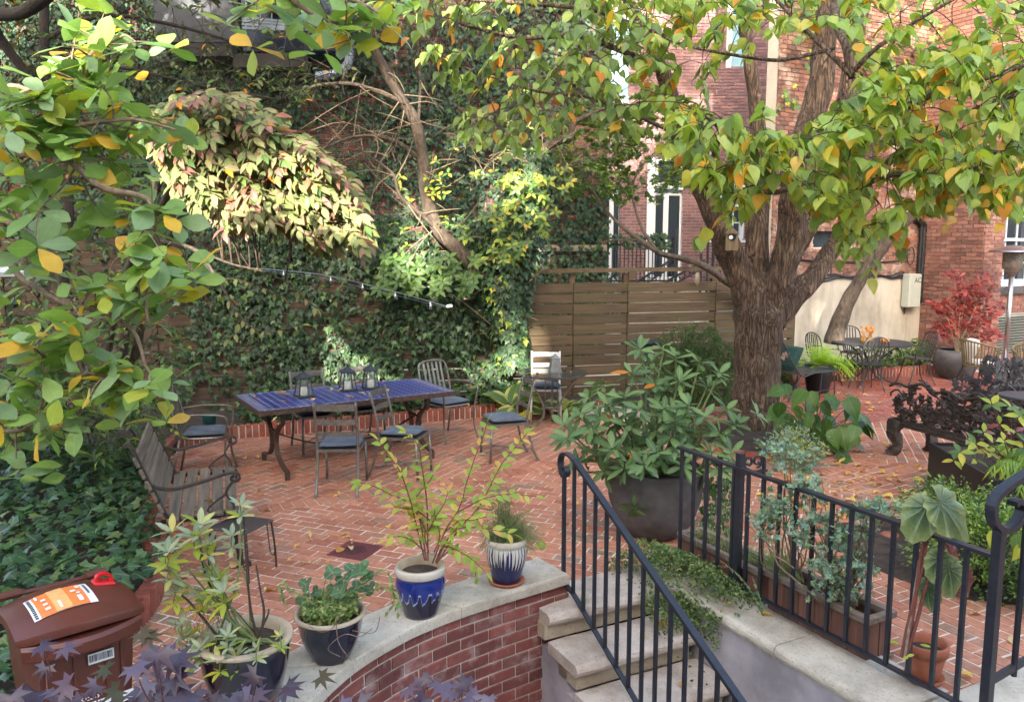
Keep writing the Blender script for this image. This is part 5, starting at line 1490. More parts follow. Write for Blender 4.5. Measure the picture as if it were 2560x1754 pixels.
for s in (-1, 1): mb.box((s * (w_ / 2 - .015), 0, h_ / 2), (.03, l_, h_), None, 0, .004); mb.box((0, s * (l_ / 2 - .015), h_ / 2), (w_ - .06, .03, h_ - .002))
mb.build('box', M['black_planter'], cp); MB().box((0, 0, .2), (w_ - .06, l_ - .06, .40)).build('soil', M['soil'], cp)

# round dark pot, rope armchairs, patio heater
rp = empty('round_pot', (7.92, 14.15, 0), 0, 'round dark grey pot holding the red-leaved shrub', 'plant pot')
MB().lathe([(0, 0), (.22, 0), (.28, .06), (.35, .20), (.37, .32), (.34, .46), (.30, .52), (.28, .50)], 28).build('pot_body', M['charcoal'], rp, smooth=True); MB().lathe([(0, .47), (.29, .46)], 16).build('soil', M['soil'], rp)
def rope_chair():
    c = empty('rope_armchair'); mb = MB(); n_ = 26
    for i in range(n_):
        t = R(-30 + 240 * i / (n_ - 1)); x, y = math.cos(t), -math.sin(t)
        top = .78 - .16 * max(0, -y * -1) if False else (.80 if y < 0 else .66)
        top = .66 + .16 * (.5 - .5 * y)
        MB.tube(mb, [(x * .27, y * .25, .40), (x * .33, y * .31, top)], .011, 4)
    mb.build('woven_shell', M['rope'], c)
    mb = MB(); mb.tube([(math.cos(R(a)) * .335, -math.sin(R(a)) * .315, .66 + .16 * (.5 + .5 * math.sin(R(a)))) for a in np.linspace(-30, 210, 24)], .016, 6); mb.tube([(math.cos(R(a)) * .27, -math.sin(R(a)) * .25, .40) for a in np.linspace(0, 360, 24)], .014, 6); mb.build('frame', M['rope'], c)
    MB().lathe([(0, .385), (.26, .385), (.26, .40), (0, .40)], 20).build('seat', M['rope'], c)
    cushion_mesh(.44, .42, .08, tuft=False).build('seat_cushion', M['pillow'], c, smooth=True, loc=(0, .02, .44))
    for s in (-1, 1):
        for k in (-1, 1): MB().tube([(s * .18, k * .17, .39), (s * .30, k * .28, 0)], .012, 6).build('leg', M['black_iron'], c)
    return c
rc = rope_chair(); GR = 'olive rope armchairs on the terrace'
put(rc, 7.72, 13.05, -95, 'olive rope armchair with black splayed legs and a cream pillow', group=GR)
put(copy_tree(rc), 8.15, 12.30, 150, 'olive rope armchair cut off by the right edge, its back to the viewer', group=GR)
tp = cushion_mesh(.38, .36, .12, tuft=False).build('cream_pillow', M['pillow'], smooth=True, loc=(7.56, 13.1, .66)); tp.rotation_euler = (R(70), 0, R(-95)); tag(tp, 'cream pillow leaning in the olive rope armchair with black splayed legs', 'pillow')
ph = empty('patio_heater', (9.05, 14.55, 0), 0, 'tall steel mushroom patio heater at the right edge by the brick pier', 'heater')
MB().lathe([(0, 0), (.27, 0), (.28, .04), (.26, .12), (.20, .14), (.05, .16)], 24).build('base', M['steel'], ph, smooth=True)
MB().tube([(0, 0, .15), (0, 0, 1.83)], .042, 12).build('pole', M['steel'], ph, smooth=True)
MB().lathe([(.05, 1.80), (.09, 1.85), (.13, 1.88), (.13, 1.92), (.15, 1.94), (.165, 1.98), (.165, 2.20), (.16, 2.24)], 20).build('burner', M['pewter'], ph, smooth=True)
MB().lathe([(.0, 2.36), (.12, 2.345), (.36, 2.27), (.40, 2.245), (.40, 2.235), (.35, 2.25), (.1, 2.31)], 32).build('hood', M['steel'], ph, smooth=True)

# things by the fence and in the trees
bb = empty('birdbath', (1.92, 11.25, 0), 0, 'dark pedestal birdbath with an orange leaf by the mossy fence', 'birdbath')
MB().lathe([(0, .96), (.20, .965), (.245, 1.0), (.255, 1.0), (.25, .985), (.20, .945), (.06, .92), (.04, .88)], 28).build('bowl', M['grey_metal'], bb, smooth=True)
MB().lathe([(.16, 0), (.16, .04), (.06, .08), (.04, .4), (.05, .9)], 14).build('pedestal', M['grey_metal'], bb, smooth=True)
bh = empty('birdhouse', P(1828, 626, 9.35), R(-12), 'small wooden birdhouse wedged between two limbs of the big tree', 'birdhouse')
MB().box((0, 0, .105), (.135, .13, .21)).build('box', M['birdhouse'], bh)
mb = MB(); mb.add([(-.085, -.09, .19), (0, -.09, .265), (0, .09, .265), (-.085, .09, .19), (.085, -.09, .19), (.085, .09, .19)], [(0, 1, 2, 3), (1, 4, 5, 2), (0, 4, 1), (3, 2, 5)]); mb.build('roof', M['birdhouse'], bh)
o = MB().lathe([(0, 0), (.045, 0), (.045, .006), (0, .006)], 18).build('entrance', M['black_planter'], bh, loc=(0, -.066, .155)); o.rotation_euler = (R(90), 0, 0)
o = MB().lathe([(0, 0), (.024, 0), (.024, .004), (0, .004)], 14).build('entrance_plate', M['white_label'], bh, loc=(-.012, -.073, .15)); o.rotation_euler = (R(90), 0, 0)
um = empty('patio_umbrella', (-4.78, 5.35, 0), R(10), 'corner of a cream canvas patio umbrella at the left edge', 'umbrella')
mb = MB(); rr = 1.42; ring = [(rr * math.cos(R(60 * k)), rr * math.sin(R(60 * k)), 2.14) for k in range(6)]
mb.add([(0, 0, 2.62)] + ring, [(0, 1 + k, 1 + (k + 1) % 6) for k in range(6)]); mb.add([tuple(p) for p in ring] + [(p[0], p[1], 2.11) for p in ring], [(k, (k + 1) % 6, 6 + (k + 1) % 6, 6 + k) for k in range(6)])
M['canvas'] = plain('cream_canvas', (.55, .52, .46), .95, 0, .06, 3); mb.build('canopy', M['canvas'], um)
MB().tube([(0, 0, 0), (0, 0, 2.6)], .025, 10).build('pole', M['white_metal'], um)
wp = MB().box((-1.735, 2.62, .10), (.022, .03, 1.20), None, 0, .004); tag(wp.build('white_post', M['white_metal']), 'slim white post at the left edge beside the brown bin', 'post')
mb = MB(); rs = random.Random(4)
mb.lathe([(0, .15), (.20, .14), (.34, .11), (.40, .05), (.40, -.03)], 16, (0, 0, 0), jit=.09); o = mb.build('boulder', M['stone_step'], loc=(1.35, 10.75, 0), smooth=True); o.scale = (1.1, .7, 1); tag(o, 'low flat pinkish boulder at the foot of the mossy fence', 'rock')
tq = MB().lathe([(0, 0), (.07, 0), (.085, .15), (.09, .17), (.08, .17), (.0, .14)], 16); M['teal_pot'] = plain('teal_glaze', (.02, .09, .085), .3, 0, .2, 9)
tag(tq.build('small_pot', M['teal_pot'], smooth=True, loc=(-3.75, 9.72, .10)), 'small teal pot in the bed behind the left armchair', 'plant pot')
wg = MB().lathe([(0, 0), (.02, .0), (.05, .06), (.055, .12), (.04, .24), (.0, .27)], 10); wg.v = [(a_ * .62, b_ * .62, c_ * .62) for a_, b_, c_ in wg.v]; tag(wg.build('bird_feeder', M['pot_inside'], smooth=True, loc=P(1743, 714, 9.8)), 'pale hanging bird feeder in front of the mossy fence', 'bird feeder')
# ================================================================== planting
def tri_strip(prof, fold=.18, droop=.25, wave=0.0, tipc=0.0):
    """leaf along +Y: (t, half width) stations; three vertices a station"""
    vs = []; uv = []
    for i, (t, w) in enumerate(prof):
        z = -droop * t * t + wave * math.sin(i * 1.9)
        for s in (-1, 0, 1):
            vs.append((s * w, t, z + fold * abs(s) * w - (tipc * abs(s) * w * w)))
            uv.append((.5 + s * .5 * min(1, w / .35 + .15) if s else .5, t))
    fs = []
    for i in range(len(prof) - 1):
        for s in (0, 1):
            a = i * 3 + s; b = a + 1; c = a + 3; d = a + 4
            fs += [(a, b, d), (a, d, c)]
    return np.array(vs, np.float32), np.array(fs, np.int32), np.array(uv, np.float32)
def tri_fan(outline, hub, zf):
    vs = [(*hub, zf(*hub, True))] + [(x, y, zf(x, y, False)) for x, y in outline]
    n = len(outline); fs = [(0, 1 + i, 1 + (i + 1) % n) for i in range(n)]
    uv = [(.5 + v[0] * .9, v[1]) for v in vs]
    return np.array(vs, np.float32), np.array(fs, np.int32), np.array(uv, np.float32)
LOBES = lambda n, spread, li, lo: [p for k in range(n) for p in (lambda a, a2, l_: [(l_ * math.sin(a), l_ * math.cos(a)), (lo * math.sin(a2), lo * math.cos(a2))])(R(-spread + 2 * spread * k / (n - 1)), R(-spread + 2 * spread * (k + .5) / (n - 1)), li * (1 - .42 * (abs(2 * k / (n - 1) - 1)) ** 1.6))][:-1]
T = {
    'magnolia': tri_strip([(0, .01), (.12, .09), (.34, .21), (.58, .29), (.78, .25), (.92, .12), (1, .015)], .12, .16, .012),
    'heart': tri_strip([(0, .03), (.04, .20), (.2, .36), (.42, .37), (.66, .25), (.85, .10), (1, .005)], .16, .34, .012),
    'ovate': tri_strip([(0, .01), (.15, .14), (.38, .235), (.65, .195), (.86, .08), (1, .005)], .22, .28),
    'small': tri_strip([(0, .02), (.35, .30), (.7, .22), (1, .01)], .2, .15),
    'ellip': tri_strip([(0, .015), (.12, .08), (.38, .165), (.64, .17), (.86, .10), (1, .01)], .15, .16),
    'sage': tri_strip([(0, .01), (.14, .10), (.45, .17), (.78, .12), (1, .015)], .14, .22),
    'lance': tri_strip([(0, .01), (.3, .07), (.65, .055), (1, .004)], .15, .5),
    'blade': tri_strip([(0, .012), (.5, .012), (1, .002)], .1, .75),
    'needle': tri_strip([(0, .035), (1, .008)], .0, .2),
    'hosta': tri_strip([(0, .03), (.1, .16), (.35, .33), (.6, .31), (.82, .16), (1, .01)], .30, .42, .01),
    'ivy': tri_fan([(-.02, .0), (-.26, -.14), (-.38, .10), (-.52, .34), (-.24, .44), (-.14, .66), (0, 1.0), (.14, .66), (.24, .44), (.52, .34), (.38, .10), (.26, -.14), (.02, .0)], (0, .28), lambda x, y, h: .05 if h else -.10 * (x * x + (y - .3) ** 2)),
    'maple': tri_fan([(-.04, -.02)] + LOBES(7, 124, 1.0, .40) + [(.04, -.02)], (0, .10), lambda x, y, h: .05 if h else -.16 * (x * x + y * y)),
    'green_maple': tri_fan([(-.05, -.04)] + LOBES(5, 105, 1.0, .52) + [(.05, -.04)], (0, .15), lambda x, y, h: .05 if h else -.14 * (x * x + y * y)),
    'round': tri_fan([(.5 * math.sin(a) * (1 + .07 * (k % 2)), .48 - .48 * math.cos(a) * (1 + .05 * (k % 2))) for k, a in enumerate(np.linspace(0.25, 6.03, 15))], (0, .30), lambda x, y, h: -.03 if h else .10 * abs(x)),
}
# begonia: lopsided heart with raised ribs, in three rings
def begonia(flip):
    n = 34; vs = [(0, .0, 0)]; uv = [(.5, 0)]; rings = (.30, .62, .86, 1.0)
    for q in rings:
        for k in range(n):
            a = R(-158 + 316 * k / (n - 1)); big = 1.0 if (a * flip > 0) else .72
            r_ = (.56 + .22 * math.cos(a / 2) ** 4 + .32 * max(0, math.cos(a * .9)) ** 9 + .08 * math.cos(a)) * (1 - .24 * (1 - big) * 1.6 * abs(math.sin(a / 2)))
            r_ *= 1 + (.045 * math.sin(k * 2.4) if q == 1.0 else 0)
            rib = .05 * math.cos(k * math.pi / 2 * 1.0) * q + (.03 * math.sin(k * 1.7) if q == 1.0 else 0)
            vs.append((r_ * q * math.sin(a), r_ * q * math.cos(a) * 1.05, rib - .24 * (r_ * q) ** 2)); uv.append((k / (n - 1), q))
    fs = [(0, 1 + k, 2 + k) for k in range(n - 1)]
    for i in range(len(rings) - 1):
        for k in range(n - 1):
            a = 1 + i * n + k; fs += [(a, a + n, a + n + 1), (a, a + n + 1, a + 1)]
    return np.array(vs, np.float32), np.array(fs, np.int32), np.array(uv, np.float32)
T['begonia'] = begonia(1); T['begonia2'] = begonia(-1)

LM = {}
def LMat(k, *a, **kw): LM[k] = leaf_mat('leaf_' + k, *a, **kw)
LMat('magnolia', [(0, (.15, .27, .06)), (.5, (.22, .37, .085)), (1, (.31, .45, .11))], .38, .42, .13)
LMat('magnolia_pale', [(0, (.17, .28, .13)), (1, (.26, .38, .18))], .3, .45, .12)
LMat('yellow', [(0, (.58, .34, .03)), (.6, (.72, .46, .05)), (1, (.62, .42, .16))], .4, .5, .1)
LMat('orange', [(0, (.50, .17, .02)), (1, (.66, .29, .03))], .35, .5, .1)
LMat('dogwood', [(0, (.10, .135, .04)), (.45, (.18, .20, .065)), (.8, (.24, .21, .09)), (1, (.25, .15, .10))], .25, .65, .12)
LMat('dogwood_pink', [(0, (.19, .075, .06)), (.7, (.24, .115, .085)), (1, (.30, .09, .04))], .3, .5, .2)
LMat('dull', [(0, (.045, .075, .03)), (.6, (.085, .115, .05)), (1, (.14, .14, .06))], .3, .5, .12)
LMat('mid', [(0, (.05, .11, .025)), (.6, (.085, .165, .035)), (1, (.13, .22, .045))], .35, .45, .15)
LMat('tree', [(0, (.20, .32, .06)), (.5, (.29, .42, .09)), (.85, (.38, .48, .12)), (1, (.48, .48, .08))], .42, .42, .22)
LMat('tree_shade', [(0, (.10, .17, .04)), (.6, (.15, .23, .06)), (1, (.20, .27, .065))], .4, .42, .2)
LMat('lime', [(0, (.25, .36, .04)), (.6, (.38, .44, .06)), (1, (.52, .46, .05))], .45, .5, .15)
LMat('ivy', [(0, (.009, .024, .012)), (.5, (.015, .042, .017)), (.9, (.028, .065, .022)), (1, (.07, .12, .03))], .08, .5, .10, .25)
LMat('ivy_cool', [(0, (.022, .05, .035)), (.5, (.035, .08, .05)), (.9, (.06, .12, .06)), (1, (.10, .14, .05))], .15, .5, .10, .25)
LMat('ground_ivy', [(0, (.015, .05, .018)), (.5, (.028, .085, .028)), (.9, (.05, .13, .04)), (1, (.12, .17, .04))], .15, .38, .2, .4)
LMat('rhodo', [(0, (.055, .115, .042)), (.5, (.09, .17, .058)), (1, (.14, .225, .075))], .18, .55, .18, .35)
LMat('nandina', [(0, (.22, .36, .05)), (.55, (.36, .46, .08)), (.85, (.52, .46, .09)), (1, (.60, .33, .13))], .45, .5, .15)
LMat('sage', [(0, (.20, .25, .17)), (.5, (.28, .33, .22)), (.8, (.38, .38, .14)), (1, (.50, .42, .12))], .2, .8, .35, .2)
LMat('herb', [(0, (.10, .13, .05)), (.5, (.17, .21, .08)), (1, (.30, .28, .12))], .3, .7, .0)
LMat('strawberry', [(0, (.03, .09, .035)), (1, (.07, .16, .055))], .2, .45, .3)
LMat('mint', [(0, (.12, .20, .05)), (.6, (.22, .32, .08)), (1, (.36, .38, .14))], .35, .6, .2)
LMat('purple_maple', [(0, (.042, .022, .034)), (.5, (.075, .046, .068)), (.9, (.115, .082, .115)), (1, (.09, .03, .035))], .14, .30, .0, .5)
LMat('bronze_maple', [(0, (.06, .06, .025)), (1, (.10, .07, .035))], .3, .45, .0)
LMat('creeper', [(0, (.05, .10, .035)), (.5, (.09, .16, .05)), (1, (.20, .25, .06))], .3, .5, .0)
LMat('rue', [(0, (.14, .24, .19)), (.5, (.22, .34, .26)), (.85, (.30, .40, .28)), (1, (.42, .42, .16))], .25, .7, .0)
LMat('begonia', [(0, (.10, .15, .06)), (1, (.16, .22, .09))], .3, .36, .0)
def begonia_mat():
    m, nt, b = nodes('leaf_begonia')
    sx = N(nt, 'ShaderNodeSeparateXYZ'); nt.links.new(N(nt, 'ShaderNodeTexCoord').outputs['UV'], sx.inputs[0])
    c = ramp(nt, sx.outputs[1], [(.1, (.045, .085, .035)), (.55, (.085, .14, .05)), (.95, (.24, .29, .10))])
    rib = math_(nt, 'GREATER_THAN', math_(nt, 'ABSOLUTE', math_(nt, 'SINE', math_(nt, 'MULTIPLY', sx.outputs[0], 28.27))), .965)
    c = mixc(nt, math_(nt, 'MULTIPLY', rib, .45), c, (.36, .40, .20))
    c = mixc(nt, .7, c, ramp(nt, noise(nt, 45, 5, worldpos(nt), .7), [(.35, (.6, .6, .6)), (.62, (1.1, 1.1, 1.05)), (.72, (1.9, 1.9, 1.9))]), 'MULTIPLY')
    nt.links.new(c, b.inputs['Base Color']); b.inputs['Roughness'].default_value = .34
    tr = N(nt, 'ShaderNodeBsdfTranslucent'); nt.links.new(c, tr.inputs[0]); mx = N(nt, 'ShaderNodeMixShader'); mx.inputs[0].default_value = .25
    nt.links.new(b.outputs[0], mx.inputs[1]); nt.links.new(tr.outputs[0], mx.inputs[2]); nt.links.new(mx.outputs[0], nt.nodes['Material Output'].inputs[0])
    return m
LM['begonia'] = begonia_mat()
LMat('begonia_red', [(0, (.13, .012, .018)), (1, (.19, .02, .025))], .3, .4, .3)
LMat('box', [(0, (.03, .075, .018)), (.55, (.07, .14, .03)), (1, (.20, .29, .06))], .25, .4, .0)
LMat('boxlime', [(0, (.12, .20, .03)), (.6, (.22, .33, .05)), (1, (.32, .40, .08))], .3, .4, .0)
LMat('fern', [(0, (.09, .19, .03)), (1, (.22, .36, .05))], .35, .5, .1)
LMat('lime_fern', [(0, (.25, .45, .03)), (1, (.48, .66, .05))], .4, .5, .0)
LMat('heart', [(0, (.04, .105, .022)), (.6, (.075, .17, .03)), (1, (.15, .25, .045))], .32, .38, .14)
LMat('hosta', [(0, (.05, .12, .03)), (1, (.09, .17, .04))], .3, .4, .2, .4, (.52, .50, .15))
LMat('red', [(0, (.13, .014, .016)), (.6, (.27, .025, .026)), (1, (.42, .07, .05))], .3, .45, .1)
LMat('thread', [(0, (.04, .08, .025)), (.6, (.075, .13, .04)), (1, (.13, .18, .05))], .35, .6, .0)
LMat('litter', [(0, (.42, .20, .06)), (.4, (.55, .33, .12)), (.75, (.62, .45, .22)), (1, (.33, .13, .06))], .15, .7, .25, .2)
LMat('litter_bright', [(0, (.66, .33, .04)), (.5, (.72, .52, .12)), (1, (.60, .20, .04))], .2, .6, .2, .2)
LMat('variegated', [(0, (.05, .11, .04)), (1, (.09, .15, .06))], .2, .4, .2, .4, (.50, .50, .33))

def basis(d, nrm, scale, roll=0.0):
    d = Vector(d).normalized(); n = Vector(nrm); n = n - d * n.dot(d)
    if n.length < 1e-4: n = Vector((d.z, d.x, d.y)); n = n - d * n.dot(d)
    n.normalize(); x = d.cross(n)
    return np.array([[x[i] * scale, d[i] * scale, n[i] * scale] for i in range(3)], np.float32)
def rv(s=1.0): return Vector((random.gauss(0, s), random.gauss(0, s), random.gauss(0, s)))
class Fol:
    def __init__(self, tmpl, mats, weights=None):
        self.t = T[tmpl]; self.mats = mats; self.w = weights or [1] * len(mats); self.p = []; self.b = []; self.m = []
        self.cw = np.cumsum(self.w) / sum(self.w)
    def add(self, p, d, nrm, s, m=None):
        self.p.append(tuple(p)); self.b.append(basis(d, nrm, s)); self.m.append(int(np.searchsorted(self.cw, random.random())) if m is None else m)
    def bulk(self, p, b, m=None):
        self.bp = p; self.bb = b; self.bm = np.searchsorted(self.cw, RNG.uniform(0, 1, len(p))) if m is None else m
        self.p += [tuple(x) for x in p]; self.b += list(b); self.m += [int(x) for x in self.bm]
    def emit(self, root, n_obj=300, part='leaf', rest='foliage'):
        if not self.p: return
        base = np.array(root.location, np.float32) if root is not None else np.zeros(3, np.float32)
        Pn = np.array(self.p, np.float32); B = np.array(self.b, np.float32); mi = np.array(self.m, np.int32)
        px, py, d = project(Pn); sc_ = np.linalg.norm(B[:, :, 1], axis=1) / d
        vis = (px > -20) & (px < 2580) & (py > -20) & (py < 1770)
        order = np.argsort(-np.where(vis, sc_, sc_ * 1e-3)); take = order[:n_obj]; left = order[n_obj:]
        tv, tf, tu = self.t
        cache = {}
        for i in take:
            k = int(mi[i])
            if k not in cache: cache[k] = fast_mesh(part, tv, tf, [LM[self.mats[k]]], None, tu[tf].reshape(-1, 2), True)
            o = bpy.data.objects.new(part, cache[k]); COL.objects.link(o)
            if root is not None: o.parent = root
            mm = Matrix.Identity(4); bb = B[i]
            for r_ in range(3):
                for c_ in range(3): mm[r_][c_] = float(bb[r_, c_])
                mm[r_][3] = float(Pn[i, r_] - base[r_])
            o.matrix_basis = mm
        if len(left):
            Vv = np.einsum('nij,kj->nki', B[left], tv) + (Pn[left] - base)[:, None, :]
            nv = len(tv); Ff = tf[None] + (np.arange(len(left)) * nv)[:, None, None]
            me = fast_mesh(rest, Vv.reshape(-1, 3), Ff.reshape(-1, 3), [LM[m] for m in self.mats], np.repeat(mi[left], len(tf)), np.tile(tu[tf].reshape(-1, 2), (len(left), 1)), True)
            o = link(rest, me, root); o['kind'] = 'stuff'
            return o
def whorl(f, c, axis, n, s, up=.45, m=None, js=.15, loose=.25):
    axis = Vector(axis).normalized(); x, y = frame(axis); a0 = random.uniform(0, 6.28)
    for k in range(n):
        a = a0 + 2 * math.pi * k / n + random.uniform(-loose, loose)
        r_ = x * math.cos(a) + y * math.sin(a)
        d = r_ + axis * (up + random.uniform(-loose, loose)) + rv(max(0, loose - .25))
        f.add(Vector(c) + r_ * s * .06 - axis * random.uniform(0, max(0, loose - .25)) * s, d, axis - r_ * .3 + rv(.12 + max(0, loose - .25)), s * random.uniform(1 - js, 1 + js), m)
def twig(mb, a, b, r0, r1=None, sag=.1, n=5, mid=None):
    a = Vector(a); b = Vector(b); m_ = (a + b) / 2 + rv(.05 * (b - a).length) + Vector((0, 0, sag * (b - a).length))
    pts = spline([a, m_, b], 3); mb.tube(pts, [r0, r1 or r0 * .5], n, cap=False); return pts
def nearest(skel, p):
    return min(skel, key=lambda q: (q - p).length_squared)
def pix(lst): return [P(*q) for q in lst]
def along_leaves(f, pts, step, s, mats=None, droop=.2, opp=True, updir=Vector((0, 0, 1)), out=1.0, start=.1, jit=.2):
    L = 0; pts = [Vector(p) for p in pts]; tot = sum((b - a).length for a, b in zip(pts, pts[1:])); nxt = tot * start; side = 1
    for a, b in zip(pts, pts[1:]):
        l = (b - a).length
        while nxt <= L + l:
            p = a.lerp(b, (nxt - L) / l); d = (b - a).normalized(); sd = d.cross(updir); sd = sd.normalized() if sd.length > .05 else Vector((1, 0, 0))
            for q in ((1, -1) if opp else (side,)):
                f.add(p, d * .7 + sd * q * out - updir * droop + rv(jit), updir + rv(.35), s * random.uniform(.75, 1.2), mats)
            side = -side; nxt += step * random.uniform(.7, 1.3)
        L += l
    f.add(pts[-1], (pts[-1] - pts[-2]) - updir * droop * .02, updir + rv(.3), s, mats)
def in_poly(poly):
    xs = [p[0] for p in poly]; ys = [p[1] for p in poly]
    while True:
        x, y = random.uniform(min(xs), max(xs)), random.uniform(min(ys), max(ys))
        if inside((x, y), poly): return x, y
def crown(f, poly, d0, d1, n, per, s, skel, mb, dmode, tw=.008, sprig=.16, droop=.5, connect=True, dens=None):
    """sprigs of leaves through a crown's volume; each branches off the nearest limb or earlier sprig"""
    cs = []
    for _ in range(n):
        x, y = in_poly(poly)
        if dens and random.random() > dens(x, y): continue
        c = P(x, y, random.uniform(d0, d1)); cs.append(((c - nearest(skel, c)).length, tuple(c)))
    cs.sort(); base = np.array([tuple(p) for p in skel]); grown = np.array(base); lim = len(base)
    for dist0, c in cs:
        c = Vector(c); dd = ((grown - np.array(c)) ** 2).sum(1); q = Vector(grown[int(dd.argmin())]); o = c - q
        if connect: twig(mb, q, c, tw * (.7 + min(1.2, dist0 * .25)), tw * .5, .10, 4)
        mid = q.lerp(c, .6); grown = np.vstack([grown, np.array([tuple(c), tuple(mid)])])
        oo = c - nearest(skel, c)
        dirn = (Vector((oo.x, oo.y, oo.z * .3)).normalized() if oo.length > .01 else rv(1).normalized()) + rv(.35); dirn.z -= dmode; dirn.normalize()
        e = c + dirn * sprig * random.uniform(.7, 1.5) - Vector((0, 0, sprig * .25))
        pts = spline([c, (c + e) / 2 + Vector((0, 0, .03)), e], 2); mb.tube(pts, [tw * .5, tw * .25], 4, cap=False)
        for k in range(per):
            t = (k // 2 + .4) / max(1, (per / 2)); p = c.lerp(e, min(1, t)); side = dirn.cross(Vector((0, 0, 1))).normalized() * (1 if k % 2 else -1)
            f.add(p, side * .9 + dirn * .6 - Vector((0, 0, droop)) + rv(.25), Vector((0, -.15, 1)) - dirn * .25 + side * .35 + rv(.35), s * random.uniform(.72, 1.18))

def limbs(mb, lst, wob=.05, n=9, sub=5):
    sk = []
    for pts, rad in lst:
        sp_ = spline(pix(pts), sub); mb.tube(sp_, rad, n, wob=wob); sk += sp_
    return sk

# ------------------------------------------------------------------ magnolia in the near left
mg = empty('magnolia_tree', (-3.1, 4.25, .1), 0, 'near magnolia branches with large green and yellowing leaves at upper left', 'tree')
f = Fol('magnolia', ['magnolia', 'magnolia_pale', 'yellow', 'lime'], [52, 32, 7, 10]); mb = MB(); mo = Vector((-3.1, 4.25, 0))
tr = [mo, mo + Vector((.03, .0, 1.2)), mo + Vector((-.05, .02, 2.4)), mo + Vector((0, -.02, 3.6)), mo + Vector((.2, -.1, 4.6))]
sp_ = spline(tr, 6); mb.tube(sp_, [.075, .06, .05, .035], 10, wob=.06); sk = list(sp_)
def mbr(start, pts, r0, r1):
    global sk
    w = spline([mo + Vector((0, 0, start))] + pix(pts), 5); mb.tube(w, [r0, r1], 7, wob=.07); sk += w[8:]
mbr(1.9, [(-40, 560, 4.1), (90, 599, 4.0), (124, 663, 3.9), (151, 742, 3.85), (177, 765, 3.8), (151, 844, 3.8), (132, 942, 3.8), (120, 1000, 3.75)], .022, .007)
mbr(1.9, [(-20, 640, 4.1), (60, 700, 3.95), (177, 765, 3.8), (241, 772, 3.75), (332, 825, 3.7), (364, 915, 3.7), (385, 935, 3.7)], .018, .006)
mbr(2.5, [(0, 395, 4.0), (90, 385, 3.85), (125, 355, 3.8), (185, 270, 3.7), (212, 200, 3.7), (222, 140, 3.7), (300, 95, 3.7)], .026, .006)
mbr(2.6, [(20, 390, 4.0), (125, 365, 3.8), (190, 415, 3.6), (260, 470, 3.6), (370, 500, 3.6), (390, 590, 3.6), (400, 650, 3.6), (365, 730, 3.6), (372, 815, 3.6)], .022, .006)
mbr(2.7, [(60, 330, 3.9), (165, 320, 3.7), (250, 305, 3.6), (340, 300, 3.5), (440, 325, 3.5)], .018, .005)
mbr(2.9, [(0, 222, 3.9), (85, 225, 3.8), (180, 185, 3.75)], .016, .006)
mbr(1.2, [(-60, 1010, 3.9), (10, 1075, 3.75), (80, 1060, 3.7), (112, 985, 3.7)], .018, .006)
mbr(1.0, [(-60, 900, 3.9), (60, 860, 3.8), (160, 930, 3.7), (230, 935, 3.7), (285, 940, 3.7)], .014, .005)
mbr(4.3, [(300, -260, 3.6), (640, -140, 3.2), (820, -40, 3.1), (900, 10, 3.1), (960, 40, 3.1)], .028, .007)
mbr(4.3, [(300, -260, 3.6), (600, -120, 3.3), (720, -10, 3.1), (800, 45, 3.1), (870, 60, 3.1)], .022, .006)
CL = [(55,570),(40,400),(20,300),(90,220),(140,180),(180,140),(170,110),(240,95),(270,80),(340,105),(300,130),(190,185),(230,190),(110,230),(30,250),(80,300),(260,220),(200,240),(250,280),(150,270),(340,280),(390,300),(310,340),(420,330),(230,330),(180,370),(60,330),(40,350),(300,420),(190,420),(270,400),(130,480),(230,500),(60,430),(20,480),(100,520),(330,520),(380,510),(440,540),(320,550),(360,575),(60,620),(410,640),(370,655),(440,670),(480,675),(270,700),(240,715),(300,740),(390,730),(430,750),(350,760),(200,790),(180,850),(210,860),(150,920),(20,860),(70,860),(40,940),(110,930),(80,970),(240,920),(270,945),(190,965),(220,1000),(300,960),(340,970),(370,960),(430,940),(200,1040),(50,1020),(30,1100),(110,1070),(150,1070),(40,1180),(-30,520),(-20,760),(-30,1000),
      (690,20),(740,40),(780,15),(820,50),(860,70),(890,20),(930,35),(965,60),(875,100),(700,-20),(640,5),(950,0)]
for x, y in CL:
    dd = (3.05 if x > 600 else 3.7) + random.uniform(-.2, .25)
    c = P(x, y, dd); q = nearest(sk, c); twig(mb, q, c, .006, .003, .05)
    big = .142 if x < 600 else .122
    whorl(f, c, Vector((0, -.22, 1)) + rv(.3), random.choice((3, 4, 4, 5)), big, .10, None, .3, .5)
    for _k in range(2):
        c2 = c + Vector((random.gauss(0, .07), random.gauss(0, .08), random.gauss(0, .07))); twig(mb, c, c2, .004, .002, .05, 4)
        whorl(f, c2, Vector((0, -.3, 1)) + rv(.35), random.choice((2, 3, 4)), big * .85, .10, None, .3, .5)
mb.build('branches', M['twig'], mg, smooth=True, off=mg.location)
f.emit(mg, 300)

